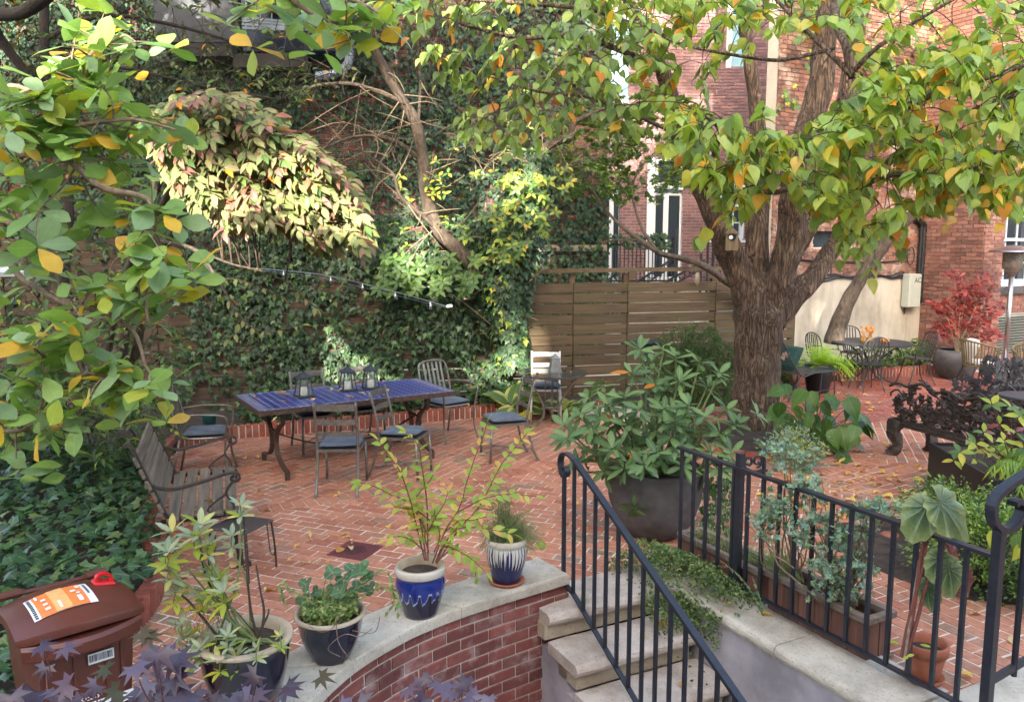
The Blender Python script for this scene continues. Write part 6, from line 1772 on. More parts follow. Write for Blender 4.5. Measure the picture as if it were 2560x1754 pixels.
# ------------------------------------------------------------------ kousa dogwood with reddening leaves
dg_ = empty('dogwood_tree', (-3.95, 8.0, .1), 0, 'dogwood with a drooping dome of pinkish yellow-green autumn leaves above the bench', 'tree')
f = Fol('ovate', ['dogwood', 'dogwood_pink', 'mid', 'orange'], [76, 13, 9, 2]); mb = MB()
sk = limbs(mb, [([(290, 1050, 8.0), (300, 930, 8.0), (320, 780, 7.9), (370, 600, 7.6), (450, 430, 7.1), (560, 330, 6.8)], [.06, .05, .035, .02]),
                ([(300, 1040, 8.05), (335, 900, 8.1), (380, 700, 7.8), (480, 500, 7.2), (640, 400, 6.8), (780, 470, 6.5)], [.05, .04, .025, .012]),
                ([(285, 1045, 7.95), (270, 880, 7.8), (330, 640, 7.2), (420, 420, 6.7), (520, 300, 6.4)], [.045, .035, .02, .01]),
                ([(370, 600, 7.6), (480, 620, 6.9), (540, 690, 6.5), (600, 790, 6.3), (660, 830, 6.2), (755, 812, 6.1)], [.02, .012, .006, .004]),
                ([(480, 620, 6.9), (580, 660, 6.4), (690, 690, 6.3), (790, 770, 6.2)], [.012, .006, .004])])
DOME = [(345, 330), (370, 275), (440, 248), (560, 240), (650, 275), (740, 345), (815, 420), (872, 520), (872, 590), (800, 570), (740, 590), (690, 540), (600, 520), (540, 545), (480, 470), (420, 430), (395, 380)]
cen = P(520, 330, 7.2)
for i in range(820):
    x, y = in_poly(DOME); c = P(x, y, random.uniform(5.9, 6.9)); o = c - cen; o.z *= .5
    d = (o.normalized() * .7 + rv(.25) + Vector((.55, -.25, -.15))).normalized(); e = c + d * .22 - Vector((0, 0, .05))
    if i % 2 == 0: twig(mb, nearest(sk, c), c, .006, .003, .25)
    pts = spline([c, (c + e) / 2 + Vector((0, 0, .02)), e], 2); mb.tube(pts, [.0035, .002], 4, cap=False)
    m_ = None
    if y > 430 and x < 760: m_ = random.choice((0, 1, 0, 0, 0))
    along_leaves(f, pts, .064, .10, m_, .15, True, Vector((-.15, -.5, .8)), .8, .2)
for pl_ in ([(540, 690, 6.5), (600, 790, 6.3), (660, 830, 6.2), (755, 812, 6.1)], [(580, 660, 6.4), (690, 690, 6.3), (790, 770, 6.2)], [(480, 620, 6.9), (540, 690, 6.5), (600, 700, 6.4), (700, 740, 6.3)], [(600, 790, 6.3), (590, 830, 6.3), (570, 850, 6.2)]):
    pts = spline(pix(pl_), 4); mb.tube(pts, [.006, .003], 5, cap=False); along_leaves(f, pts, .12, .075, 0, .3, True, Vector((0, 0, 1)), .9, .25)
mb.build('branches', M['twig_dark'], dg_, smooth=True, off=dg_.location)
f.emit(dg_, 300)

# ------------------------------------------------------------------ shaded understory at the left
us = empty('understory_tree', P(150, 1000, 8.9), 0, 'dark-trunked tree with dull shaded leaves filling the upper left behind the magnolia', 'tree')
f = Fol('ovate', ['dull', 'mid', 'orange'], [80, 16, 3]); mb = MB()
sk = limbs(mb, [([(150, 1080, 8.9), (152, 900, 8.9), (160, 700, 9.0), (170, 480, 9.0), (120, 250, 9.0), (110, 60, 9.0), (118, -120, 9.0)], [.075, .06, .05, .045]),
                ([(120, 250, 9.0), (-20, 60, 8.6), (60, 30, 8.2), (140, -30, 8.0)], [.045, .06, .07]),
                ([(110, 100, 9.0), (250, 40, 9.2), (420, 60, 9.6), (600, 110, 10.0), (780, 160, 10.2)], [.03, .02, .012]),
                ([(120, 200, 9.0), (300, 170, 9.2), (480, 210, 9.4), (700, 250, 9.6)], [.025, .016, .008]),
                ([(170, 480, 9.0), (60, 420, 8.8), (-40, 380, 8.6)], [.02, .012])])
crown(f, [(-40, -40), (880, -40), (880, 180), (760, 290), (600, 250), (400, 250), (330, 420), (200, 560), (-40, 520)], 8.3, 10.6, 420, 6, .085, sk, mb, .15, .006, .2, .25, True, lambda x, y: .6 if 430 < x < 860 and y < 150 else (.75 if y > 250 else 1))
# unseen crown added above the frame to block sky over the garden's back
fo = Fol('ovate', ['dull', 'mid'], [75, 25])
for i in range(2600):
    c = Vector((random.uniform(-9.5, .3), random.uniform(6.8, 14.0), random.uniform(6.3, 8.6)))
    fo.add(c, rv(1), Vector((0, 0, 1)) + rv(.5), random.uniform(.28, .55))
fo.emit(us, 0, rest='sky_blocker_crown')
mb.build('trunk', M['bark_dark'], us, smooth=True, off=us.location); f.emit(us, 160)
sh = empty('leafy_shrub', P(250, 1060, 8.3), 0, 'tangled green shrub between the left fence and the ivy bed', 'shrub')
f = Fol('ovate', ['mid', 'dull', 'ivy', 'lime'], [50, 26, 20, 5]); mb = MB(); b0 = P(250, 1060, 8.3); sk = []
for x, y in ((20, 640), (110, 600), (230, 620), (330, 690), (420, 760), (60, 800), (200, 820), (380, 900)):
    w = spline([b0 + rv(.15), P((250 + x) / 2 + random.uniform(-40, 40), (1060 + y) / 2, 8.2), P(x, y, random.uniform(7.4, 9))], 5); mb.tube(w, [.012, .004], 5, cap=False); sk += w[3:]
crown(f, [(-40, 600), (300, 590), (420, 700), (460, 880), (430, 1060), (330, 1090), (-40, 1090)], 7.3, 9.0, 330, 6, .085, sk, mb, .1, .005, .16, .3)
crown(f, [(-40, 940), (330, 960), (440, 1060), (390, 1150), (200, 1120), (-40, 1100)], 6.6, 7.6, 160, 7, .085, [b0 + Vector((0, -.8, .1)), b0 + Vector((-1, -.8, .2)), b0 + Vector((-.5, -1.0, .1))], mb, .1, .005, .16, .3, False)
mb.build('stems', M['twig_dark'], sh, off=sh.location); f.emit(sh, 0)

# ------------------------------------------------------------------ ivy
def pnoise(x, y, s, ph=0.0):
    return (np.sin(x * s + ph) * np.cos(y * s * 1.1 - ph) + .6 * np.sin(x * s * 2.3 + 1.7 + ph) * np.sin(y * s * 2.1 + .4) + .35 * np.sin(x * s * 4.7 - 2.0) * np.cos(y * s * 5.1 + ph)) / 1.5
def bulk_basis(d, n, s):
    d = d / np.linalg.norm(d, axis=1, keepdims=True); n = n - d * np.sum(n * d, 1, keepdims=True); n /= np.linalg.norm(n, axis=1, keepdims=True) + 1e-6
    return (np.stack([np.cross(d, n), d, n], axis=2) * s[:, None, None]).astype(np.float32)
def ivy_wall(name, label, origin, ud, L, z0, z1, n, size, mats, w, mask, out=(.02, .16), seed=0.0, n_obj=0, cat='ivy', tmpl='ivy'):
    o = np.array([origin[0], origin[1], 0.0]); u = np.array([ud[0], ud[1], 0.0]); u /= np.linalg.norm(u); nd = np.array([u[1], -u[0], 0])
    x = RNG.uniform(0, L, n); z = RNG.uniform(z0, z1, n); k = RNG.uniform(0, 1, n)
    ok = mask(x, z) > k; x = x[ok]; z = z[ok]; m_ = len(x)
    dep = RNG.uniform(out[0], out[1], m_) * (1 + .7 * pnoise(x, z, 3.1, seed))
    p = o + u * x[:, None] + nd * dep[:, None] + np.array([0, 0, 1.0]) * z[:, None]
    nn = nd + RNG.normal(0, .38, (m_, 3)) + np.array([0, 0, .35]); dd = np.array([0, 0, -1.0]) + u * RNG.normal(0, .55, (m_, 1)) + nd * RNG.normal(.25, .25, (m_, 1))
    f = Fol(tmpl, mats, w); f.bulk(p, bulk_basis(dd, nn, size * RNG.uniform(.6, 1.25, m_)))
    root = None
    if label:
        o_ = f.emit(None, 0, rest=name); tag(o_, label, cat, None, 'stuff'); return o_
    return f
AL, BL2 = (-8.2, 10.05), (-.02, 11.62); fu = (8.18, 1.57)
def m_fence(x, z):
    s = x / 8.3                                   # 0 at far left, 1 at the tree column
    base = np.clip((s - .42) * 7, .05, 1)         # thins out to bare boards at the left
    m = np.clip(.72 + .8 * pnoise(x, z, 2.3, .7), .10, 1.0) * base
    m = np.where(z > 2.0, m * 1.1 + .25 * base, m)
    return np.clip(m, 0, 1)
ivy_wall('fence_ivy', 'dark green ivy climbing the wooden fence behind the blue table', AL, fu, 8.3, .05, 2.75, 17000, .088, ['ivy', 'ground_ivy', 'mid'], [88, 10, 2], m_fence, (.03, .17), .3)
def m_wall(x, z):
    m = .66 + .75 * pnoise(x, z, 1.1, 2.1) + .25 * (z > 4.6) + .30 * (x < 11)
    return np.clip(m, .04, 1)
ivy_wall('wall_ivy', 'dense ivy covering the tall brick building beyond the fence', I0, IU, 16.95, .0, 7.2, 44000, .098, ['ivy_cool', 'ivy', 'mid'], [78, 14, 8], m_wall, (.03, .22), 1.2)
tw_ = MB()
for i in range(230):
    x = random.uniform(850, 1560); y = random.uniform(-40, 420); a = P(x, y, random.uniform(12.5, 15.0)); b_ = a + Vector((random.gauss(0, .5), random.gauss(0, .2), random.gauss(.3, .55)))
    twig(tw_, a, b_, .007, .003, random.uniform(-.1, .15), 4)
for i in range(90):
    x = random.uniform(430, 900); y = random.uniform(0, 300); a = P(x, y, random.uniform(10.5, 12.0)); b_ = a + Vector((random.gauss(0, .4), random.gauss(0, .2), random.gauss(0, .3)))
    twig(tw_, a, b_, .006, .003, random.uniform(-.15, .1), 4)
tag(tw_.build('bare_vines', M['twig_dark']), 'tangle of thin bare vine stems in front of the ivy-clad building', 'vine', None, 'stuff')
ivy_wall('balcony_ivy', 'ivy twined along the iron balcony rail', (.85, 17.1), (1, 0), 2.5, 2.3, 2.62, 700, .075, ['ivy_cool', 'mid'], [80, 20], lambda x, z: np.clip(.55 + .5 * pnoise(x, z, 3, 1), 0, 1), (-.1, .12), .5)
ivy_wall('house_ivy', 'ivy hanging on the whitewashed wall below the balcony', (.2, 17.45), (1, 0), 2.2, .9, 1.9, 900, .08, ['ivy_cool', 'mid'], [70, 30], lambda x, z: np.clip(.35 + .6 * pnoise(x, z, 2.4, 4), 0, 1), (.02, .2), .9)
ivy_wall('wall_climber', 'leafy climber on the upper brick wall behind the big tree crown', RB, U, 4.2, 4.6, 6.9, 2200, .11, ['mid', 'lime'], [85, 15], lambda x, z: np.clip(.2 + .8 * pnoise(x, z, 1.7, 3), 0, 1), (.03, .3), .9, tmpl='green_maple')

# ivy over the ground at the left
def ground_cover(name, label, poly, n, size, mats, w, zf, tmpl='ivy', cat='ivy', tilt=.45):
    xs = [p[0] for p in poly]; ys = [p[1] for p in poly]; pts = []
    while len(pts) < n:
        x, y = random.uniform(min(xs), max(xs)), random.uniform(min(ys), max(ys))
        if inside((x, y), poly): pts.append((x, y))
    a = np.array(pts); z = np.array([zf(x, y) for x, y in pts])
    p = np.column_stack([a, z]); m_ = len(p)
    dd = np.column_stack([RNG.normal(0, 1, m_), RNG.normal(-.35, 1, m_), RNG.normal(-.25, .3, m_)]); nn = np.column_stack([RNG.normal(0, tilt, m_), RNG.normal(-.25, tilt, m_), np.ones(m_)])
    f = Fol(tmpl, mats, w); f.bulk(p, bulk_basis(dd, nn, size * RNG.uniform(.6, 1.25, m_)))
    o = f.emit(None, 0, rest=name); tag(o, label, cat, None, 'stuff'); return o
LBED = [(p[0] + .05, p[1]) for p in KERB_LEFT[:6]] + [(-3.9, 8.4), (-6.5, 8.4), (-6.5, 2.9)]
ground_cover('ground_ivy', 'glossy green ivy covering the bed behind the brown bin and bench', LBED, 6000, .092, ['ground_ivy', 'mid'], [88, 12], lambda x, y: .12 + .16 * (.5 + .5 * math.sin(x * 2.7 + y * 1.9)) + random.uniform(0, .14))
BBED = [(-3.4, 9.62), (-2.0, 10.1), (-.5, 10.8), (.3, 11.0), (.2, 11.5), (-1.5, 11.2), (-3.6, 10.8)]
ground_cover('bed_ivy', 'low ivy and small plants in the bed behind the blue table', BBED, 1500, .085, ['ivy', 'ground_ivy', 'mid'], [50, 35, 15], lambda x, y: .12 + random.uniform(0, .30))
RBED = [(4.2, 12.2), (4.9, 13.55), (6.18, 14.15), (8.0, 14.85), (8.3, 15.9), (5.0, 14.2), (4.2, 13.2)]
ground_cover('bed_plants', 'leafy low plants in the bed under the cream stucco wall', RBED, 1500, .10, ['mid', 'ivy', 'fern'], [50, 30, 20], lambda x, y: .12 + random.uniform(0, .42) * (1 if x > 6.3 else .5), 'ovate', 'plant')

# ------------------------------------------------------------------ leaning tree by the fence, with its ivy column
ct = empty('leaning_tree', (-.02, 11.3, .05), 0, 'slender leaning tree with sunlit forked limbs in front of the ivy-clad building', 'tree')
mb = MB()
ctsk = limbs(mb, [([(1275, 880, 11.3), (1268, 800, 11.3), (1255, 745, 11.25), (1215, 700, 11.2), (1150, 630, 11.1), (1100, 580, 11.0), (1072, 520, 11.0), (1062, 450, 11.0), (1055, 390, 11.0), (1040, 310, 10.9), (1005, 250, 10.8), (965, 180, 10.7), (930, 110, 10.6), (905, 40, 10.5), (890, -60, 10.4)], [.11, .105, .10, .096, .09, .082, .074, .062, .05, .04]),
                ([(1052, 400, 11.0), (1000, 360, 10.8), (940, 340, 10.6), (870, 346, 10.4), (800, 378, 10.3)], [.036, .03, .022, .014]),
                ([(1015, 262, 10.8), (960, 235, 10.6), (880, 210, 10.5), (800, 212, 10.4), (770, 222, 10.4)], [.032, .026, .02, .012]),
                ([(1095, 575, 11.0), (1050, 535, 10.8), (1000, 490, 10.7), (985, 440, 10.7), (960, 415, 10.7), (900, 375, 10.6)], [.03, .024, .018, .01]),
                ([(1045, 320, 10.9), (1050, 200, 10.9), (1040, 60, 11.0), (1042, -40, 11.0)], [.022, .014, .01])], .05, 10)
mb.build('trunk', M['bark_smooth'], ct, smooth=True, off=ct.location)
mb = MB()
for i in range(70):
    b0 = Vector(random.choice(ctsk)); twig(mb, b0, b0 + Vector((random.gauss(0, .45), random.gauss(-.2, .2), random.gauss(.05, .4))), .009, .003, .05, 4)
mb.build('twigs', M['twig'], ct, off=ct.location)
f = Fol('ovate', ['lime', 'mid', 'yellow'], [50, 40, 10])
for x, y in [(1000, 470), (1095, 430), (1005, 560), (1085, 470), (1105, 500), (1150, 560), (1120, 540)]:
    for k in range(4): whorl(f, P(x + random.gauss(0, 14), y + random.gauss(0, 22), 10.85), Vector((0, -.7, .6)) + rv(.3), 3, .085, .2)
f.emit(ct, 80)
cl = empty('ivy_column', (.06, 11.25, .05), 0, 'old stump column wrapped in ivy and yellow-green creeper beside the round glass table', 'tree')
mb = MB(); sk = limbs(mb, [([(1300, 935, 11.25), (1298, 800, 11.25), (1310, 650, 11.25), (1330, 520, 11.2), (1345, 430, 11.2), (1352, 380, 11.2), (1400, 350, 11.1), (1425, 345, 11.1), (1435, 310, 11.1), (1480, 285, 11.0), (1520, 270, 11.0), (1600, 265, 10.9)], [.12, .11, .10, .085, .07, .055, .045, .03, .022, .014]),
                           ([(1345, 430, 11.2), (1340, 300, 11.1), (1345, 180, 11.0), (1350, 60, 10.9)], [.035, .02, .012])])
mb.build('trunk', M['bark_smooth'], cl, smooth=True, off=cl.location)
f = Fol('ivy', ['ivy', 'ground_ivy', 'lime'], [70, 22, 8])
for i in range(2600):
    t = random.random(); y = 930 - 560 * t; cx = np.interp(y, [380, 450, 560, 700, 800, 930], [1345, 1330, 1290, 1262, 1270, 1290]); wd = np.interp(y, [380, 450, 600, 700, 800, 930], [35, 55, 82, 72, 45, 40]) ; a = random.uniform(0, 6.28)
    c = P(cx + wd * math.cos(a) * random.uniform(.6, 1.1), y, 11.2 + .28 * math.sin(a)); o = Vector((math.cos(a), math.sin(a), 0))
    f.add(c, Vector((0, 0, -1)) + o * .3 + rv(.3), o + Vector((0, -.4, .3)) + rv(.3), .088 * random.uniform(.6, 1.2))
f.emit(cl, 0, rest='ivy_leaves')
f = Fol('ovate', ['lime', 'yellow', 'mid'], [42, 3, 55]); mb = MB()
for i in range(110):
    y = random.uniform(430, 660); x = np.interp(y, [430, 520, 600, 660], [1310, 1300, 1280, 1240]) + random.gauss(0, 42)
    c = P(x, y, random.uniform(10.75, 11.05)); twig(mb, nearest(sk, c), c, .005, .003); whorl(f, c, Vector((random.gauss(0, .2), -.9, .35)), 5, .095, .12)
for i in range(60):
    c = P(random.uniform(940, 1190), random.uniform(640, 730), random.uniform(10.7, 11.0)); whorl(f, c, Vector((random.gauss(0, .2), -.9, .45)), 5, .12, .12, 2)
for i in range(80):
    x = random.uniform(1130, 1450); c = P(x, random.uniform(300, 440), random.uniform(10.8, 11.4)); twig(mb, c, c + Vector((random.gauss(0, .25), 0, random.gauss(0, .2))), .006, .003); 
    if i % 2: whorl(f, c, Vector((0, -.9, .4)), 3, .08, .2)
mb.build('vine_stems', M['twig'], cl, off=cl.location)
f.emit(cl, 240)

# ------------------------------------------------------------------ neighbour's maple behind the fence
mp = empty('maple_tree', (3.05, 12.95, 0), 0, 'small green maple with a long bare limb in front of the plum brick house', 'tree')
mb = MB(); sk = limbs(mb, [([(1760, 980, 12.95), (1850, 860, 12.7), (1850, 740, 12.3), (1805, 695, 12.0), (1750, 660, 12.0), (1700, 645, 12.2), (1650, 632, 12.5), (1600, 600, 12.8), (1545, 558, 13.2), (1500, 505, 13.6), (1475, 460, 14.0)], [.07, .065, .06, .052, .045, .04, .03, .022, .014]),
                           ([(1645, 630, 12.5), (1610, 580, 12.9), (1588, 520, 13.3), (1580, 470, 13.6), (1600, 420, 13.8), (1640, 380, 14.0)], [.03, .024, .018, .01]),
                           ([(1600, 600, 12.8), (1540, 600, 13.0), (1500, 607, 13.0)], [.018, .008]),
                           ([(1475, 460, 14.0), (1440, 380, 14.2), (1420, 330, 14.3)], [.014, .006]), ([(1580, 470, 13.6), (1520, 400, 13.9), (1500, 350, 14.0)], [.012, .006])])
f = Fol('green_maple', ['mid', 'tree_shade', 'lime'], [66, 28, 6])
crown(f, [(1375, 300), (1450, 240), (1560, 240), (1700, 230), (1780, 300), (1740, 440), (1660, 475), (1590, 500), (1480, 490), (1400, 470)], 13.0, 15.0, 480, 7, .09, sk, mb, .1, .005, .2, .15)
mb.build('trunk', M['bark_smooth'], mp, smooth=True, off=mp.location); f.emit(mp, 150)

# ------------------------------------------------------------------ the big tree on the right
bt = empty('big_tree', (3.02, 9.72, .08), 0, 'big multi-stemmed tree with ridged brown bark and broad light green leaves', 'tree')
mb = MB()
D = 9.72
sk0 = limbs(mb, [([(1888, 1130, D), (1888, 1085, D), (1890, 1010, D), (1892, 930, D), (1896, 850, D), (1900, 780, D), (1905, 720, D), (1908, 680, D)], [.50, .37, .30, .275, .28, .30, .22, .10]),
                 ([(1890, 800, D), (1868, 730, D), (1838, 660, D), (1800, 570, 9.6), (1757, 470, 9.5), (1712, 370, 9.3), (1682, 270, 9.1), (1655, 170, 8.9), (1610, 80, 8.7), (1560, -20, 8.5)], [.20, .185, .165, .135, .12, .10, .085, .07, .055]),
                 ([(1892, 800, D), (1888, 700, 9.8), (1893, 580, 9.85), (1902, 470, 9.9), (1896, 340, 9.9), (1885, 220, 9.9), (1866, 110, 9.9), (1845, -20, 9.9)], [.18, .15, .13, .105, .085, .07, .06]),
                 ([(1905, 800, D), (1940, 720, 9.6), (1965, 640, 9.55), (1978, 560, 9.5), (1982, 480, 9.4), (1990, 400, 9.4), (2025, 310, 9.4), (2052, 210, 9.4), (2062, 110, 9.4), (2075, -30, 9.4)], [.2, .17, .155, .15, .15, .155, .145, .13, .11]),
                 ([(1925, 800, 9.8), (1985, 740, 9.9), (2035, 690, 10.0), (2075, 630, 10.1), (2108, 570, 10.2), (2140, 480, 10.3), (2180, 380, 10.3), (2260, 290, 10.2), (2380, 190, 10.0), (2470, 90, 9.8)], [.20, .15, .12, .105, .09, .08, .07, .06, .045]),
                 ([(1920, 760, 9.95), (1975, 640, 10.1), (2035, 540, 10.2), (2085, 400, 10.3), (2110, 250, 10.3), (2140, 100, 10.3), (2170, -30, 10.3)], [.16, .13, .115, .10, .08, .06])], .05, 18, 6)
sk = sk0[30:]
sk += limbs(mb, [([(2085, 15, 7.5), (2095, 70, 7.2), (2115, 120, 7.0), (2130, 195, 6.9)], [.04, .035, .03]), ([(2130, 190, 6.9), (2060, 120, 7.1), (1980, 40, 7.3), (1920, -20, 7.5)], [.026, .02, .012]),
                 ([(2130, 185, 6.9), (2180, 130, 6.8), (2280, 60, 6.8), (2400, -10, 6.8)], [.026, .018, .01]), ([(2085, 120, 7.1), (1960, 150, 7.0), (1850, 140, 6.9), (1700, 110, 6.8), (1600, 60, 6.8)], [.018, .014, .008]),
                 ([(1655, 170, 8.9), (1560, 130, 8.0), (1440, 90, 7.4), (1300, 95, 7.0), (1150, 60, 6.8)], [.035, .024, .012]), ([(1610, 80, 8.7), (1500, 30, 7.8), (1330, 10, 7.2), (1160, 0, 6.8)], [.03, .02, .01]),
                 ([(1700, 340, 9.2), (1500, 250, 7.6), (1350, 230, 7.0), (1220, 190, 6.8)], [.024, .014, .007]),
                 ([(1985, 400, 9.3), (1990, 440, 8.0), (1960, 475, 7.0), (1900, 478, 6.6), (1850, 450, 6.5)], [.05, .03, .02, .012]), ([(2000, 350, 9.2), (2150, 330, 8.0), (2300, 250, 7.0), (2450, 200, 6.4), (2580, 160, 6.2)], [.06, .04, .025, .015]),
                 ([(2100, 500, 10.0), (2200, 420, 8.6), (2330, 330, 7.4), (2470, 260, 6.8), (2580, 230, 6.6)], [.06, .04, .025, .015]), ([(1760, 470, 9.4), (1780, 400, 8.0), (1800, 330, 7.0), (1760, 290, 6.6)], [.035, .02, .01]),
                 ([(2108, 570, 10.1), (2150, 520, 8.6), (2160, 470, 7.4), (2220, 440, 6.6), (2330, 430, 6.3), (2440, 420, 6.2)], [.05, .03, .018, .01])], .05, 8, 5)
f = Fol('heart', ['tree', 'tree_shade', 'lime', 'yellow', 'orange'], [60, 15, 18, 4, 3]); tm = MB(); fbig = f
crown(f, [(1660, 240), (1740, 230), (1800, 280), (1900, 300), (1980, 350), (2080, 260), (2200, 170), (2320, 130), (2560, 60), (2600, 420), (2520, 500), (2380, 470), (2240, 520), (2140, 560), (2050, 500), (1950, 470), (1880, 500), (1800, 560), (1770, 590), (1790, 460), (1690, 330)], 5.7, 7.4, 420, 6, .132, sk, tm, .15, .006, .17, .75)
crown(f, [(1500, -40), (2600, -40), (2600, 120), (2300, 110), (2150, 150), (2050, 60), (1850, 110), (1750, 220), (1650, 190), (1560, 110)], 6.0, 8.5, 105, 6, .125, sk, tm, .15, .006, .17, .7)
crown(f, [(1480, -40), (1900, -40), (1860, 110), (1700, 130), (1560, 110)], 6.4, 8.5, 48, 6, .12, sk, tm, .15, .006, .17, .7)
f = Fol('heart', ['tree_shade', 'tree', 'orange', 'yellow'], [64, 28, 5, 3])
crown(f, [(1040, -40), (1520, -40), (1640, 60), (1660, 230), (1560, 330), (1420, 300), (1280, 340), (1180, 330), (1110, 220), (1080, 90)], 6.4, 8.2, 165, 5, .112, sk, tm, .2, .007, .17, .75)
f.emit(bt, 90)
f = fbig
crown(f, [(2130, 560), (2230, 540), (2240, 640), (2180, 650), (2120, 630)], 6.2, 6.6, 9, 5, .12, sk, tm, .2, .006, .15, .8)
mb.build('trunk', M['bark'], bt, smooth=True, off=bt.location); tm.build('twigs', M['twig_dark'], bt, off=bt.location)
f.emit(bt, 210)
f = Fol('heart', ['yellow', 'lime'], [70, 30])
for i in range(34):
    c = P(random.uniform(2270, 2560), random.uniform(250, 410), random.uniform(6.4, 7.0)); f.add(c, Vector((random.gauss(0, .5), -.3, -.7)), Vector((0, -.7, .6)) + rv(.3), .12)
for i in range(22):
    c = P(random.uniform(2330, 2560), random.uniform(440, 570), random.uniform(5.6, 6.4)); f.add(c, Vector((random.gauss(0, .5), -.3, -.5)), Vector((0, -.7, .6)) + rv(.4), .085)
f.emit(bt, 56)
lt2 = empty('lichen_tree', (5.75, 13.85, .1), 0, 'thin lichen-spotted tree trunk leaning right in front of the cream stucco wall', 'tree')
mb = MB(); limbs(mb, [([(2085, 860, 13.85), (2095, 810, 13.85), (2120, 755, 13.8), (2150, 700, 13.75), (2190, 640, 13.7), (2235, 580, 13.6), (2285, 535, 13.5), (2350, 470, 13.4), (2430, 380, 13.2), (2520, 260, 13.0)], [.17, .14, .115, .105, .10, .09, .075, .06])], .05, 12)
mb.build('trunk', M['bark_smooth'], lt2, smooth=True, off=lt2.location)
# ------------------------------------------------------------------ rhododendron in the charcoal pot
rh = empty('rhododendron', (1.15, 6.26, .53), 0, 'rhododendron with whorls of long grey-green leaves in the big charcoal pot', 'shrub')
f = Fol('ellip', ['rhodo', 'orange'], [99, 1]); mb = MB(); rb0 = Vector((1.15, 6.26, .5))
W_ = [(1630,900),(1580,930),(1690,890),(1660,870),(1600,870),(1700,950),(1640,960),(1560,990),(1500,960),(1470,990),(1450,1030),(1420,1090),(1480,1070),(1540,1050),(1600,1020),(1660,1020),(1720,1010),(1770,960),(1800,930),(1760,1040),(1800,1080),(1820,1020),(1830,1130),(1780,1130),(1730,1090),(1680,1090),(1630,1090),(1580,1110),(1530,1120),(1490,1130),(1440,1150),(1460,1180),(1510,1180),(1560,1170),(1610,1160),(1660,1150),(1710,1160),(1760,1180),(1800,1170),(1610,1240),(1585,1275),(1720,1200),(1410,1060),(1520,1010),(1750,900),(1840,1060),(1600,1210),(1640,1130),(1570,1060),(1690,1050)]
for x, y in W_:
    front = 1 if y > 1000 else 0
    dd = 6.26 - random.uniform(.1, .55) if y > 960 else 6.26 + random.uniform(-.3, .25)
    c = P(x, y, dd); ax = (c - P(1640, 1090, 6.35)); ax = ax.normalized() * .8 + Vector((0, -.1, .95 if y < 1180 else .1)) + rv(.15); 
    twig(mb, rb0 + (c - rb0) * .15, c, .014, .006, -.05, 5)
    whorl(f, c, ax, random.choice((6, 7, 8)), .128, .45, None, .25, .4)
    whorl(f, c - ax.normalized() * .035, ax, 4, .12, -.05, None, .2)
for i in range(40):
    c = P(1640 + random.gauss(0, 95), 1090 + random.gauss(0, 60), 6.3 + random.gauss(0, .2)); whorl(f, c, (c - P(1640, 1120, 6.3)).normalized() + Vector((0, 0, .4)), 7, .115, .3, 0)
mb.build('stems', M['stem_green'], rh, off=rh.location); f.emit(rh, 300)

# ------------------------------------------------------------------ shrub in the cobalt pot
nd_ = empty('potted_shrub', (-.535, 4.46, .45), 0, 'airy shrub with pink stems and yellow-green leaflets in the cobalt drip-glazed pot', 'shrub')
f = Fol('ovate', ['nandina'], [1]); mb = MB(); D4 = 4.46
ST = [[(1062, 1400), (1040, 1310), (1029, 1262), (1011, 1205), (998, 1174), (977, 1143), (945, 1100)], [(1070, 1401), (1068, 1267), (1060, 1200), (1052, 1148), (1045, 1112), (1014, 1078)], [(1066, 1400), (1050, 1300), (1029, 1262), (1050, 1230), (1075, 1200), (1085, 1180)],
      [(1081, 1407), (1114, 1324), (1143, 1280), (1158, 1241), (1163, 1216), (1179, 1169), (1187, 1143), (1205, 1099), (1218, 1056)], [(1091, 1409), (1148, 1321), (1197, 1267), (1230, 1205), (1254, 1159), (1282, 1125), (1318, 1082)],
      [(1088, 1405), (1110, 1365), (1158, 1383), (1184, 1401), (1215, 1430)], [(1091, 1405), (1120, 1345), (1153, 1319), (1220, 1322), (1285, 1336)], [(1066, 1330), (1029, 1262), (977, 1236), (936, 1215), (900, 1205)], [(1143, 1280), (1200, 1250), (1260, 1235), (1340, 1240)], [(1070, 1330), (1090, 1290), (1110, 1260), (1120, 1230)], [(1064, 1380), (1030, 1350), (1000, 1340), (970, 1345)], [(1075, 1300), (1040, 1275), (1005, 1270), (985, 1265)], [(1085, 1380), (1100, 1340), (1090, 1300), (1085, 1270)], [(1098, 1395), (1140, 1370), (1180, 1400), (1190, 1440)], [(1072, 1380), (1062, 1330), (1090, 1310), (1100, 1285)], [(1110, 1330), (1150, 1300), (1180, 1300), (1215, 1290)]]
for i, s_ in enumerate(ST):
    pts = spline([P(x, y, D4 + (.0 if k < 2 else (i % 5 - 2) * .05 * k / 3)) for k, (x, y) in enumerate(s_)], 4)
    mb.tube(pts, [.0048, .0022], 5, cap=False)
    along_leaves(f, pts, .050, .066, 0, .05, True, Vector((0, -.35, .9)), .8, .22)
mb.build('stems', M['stem_red'], nd_, off=nd_.location); f.emit(nd_, 300)

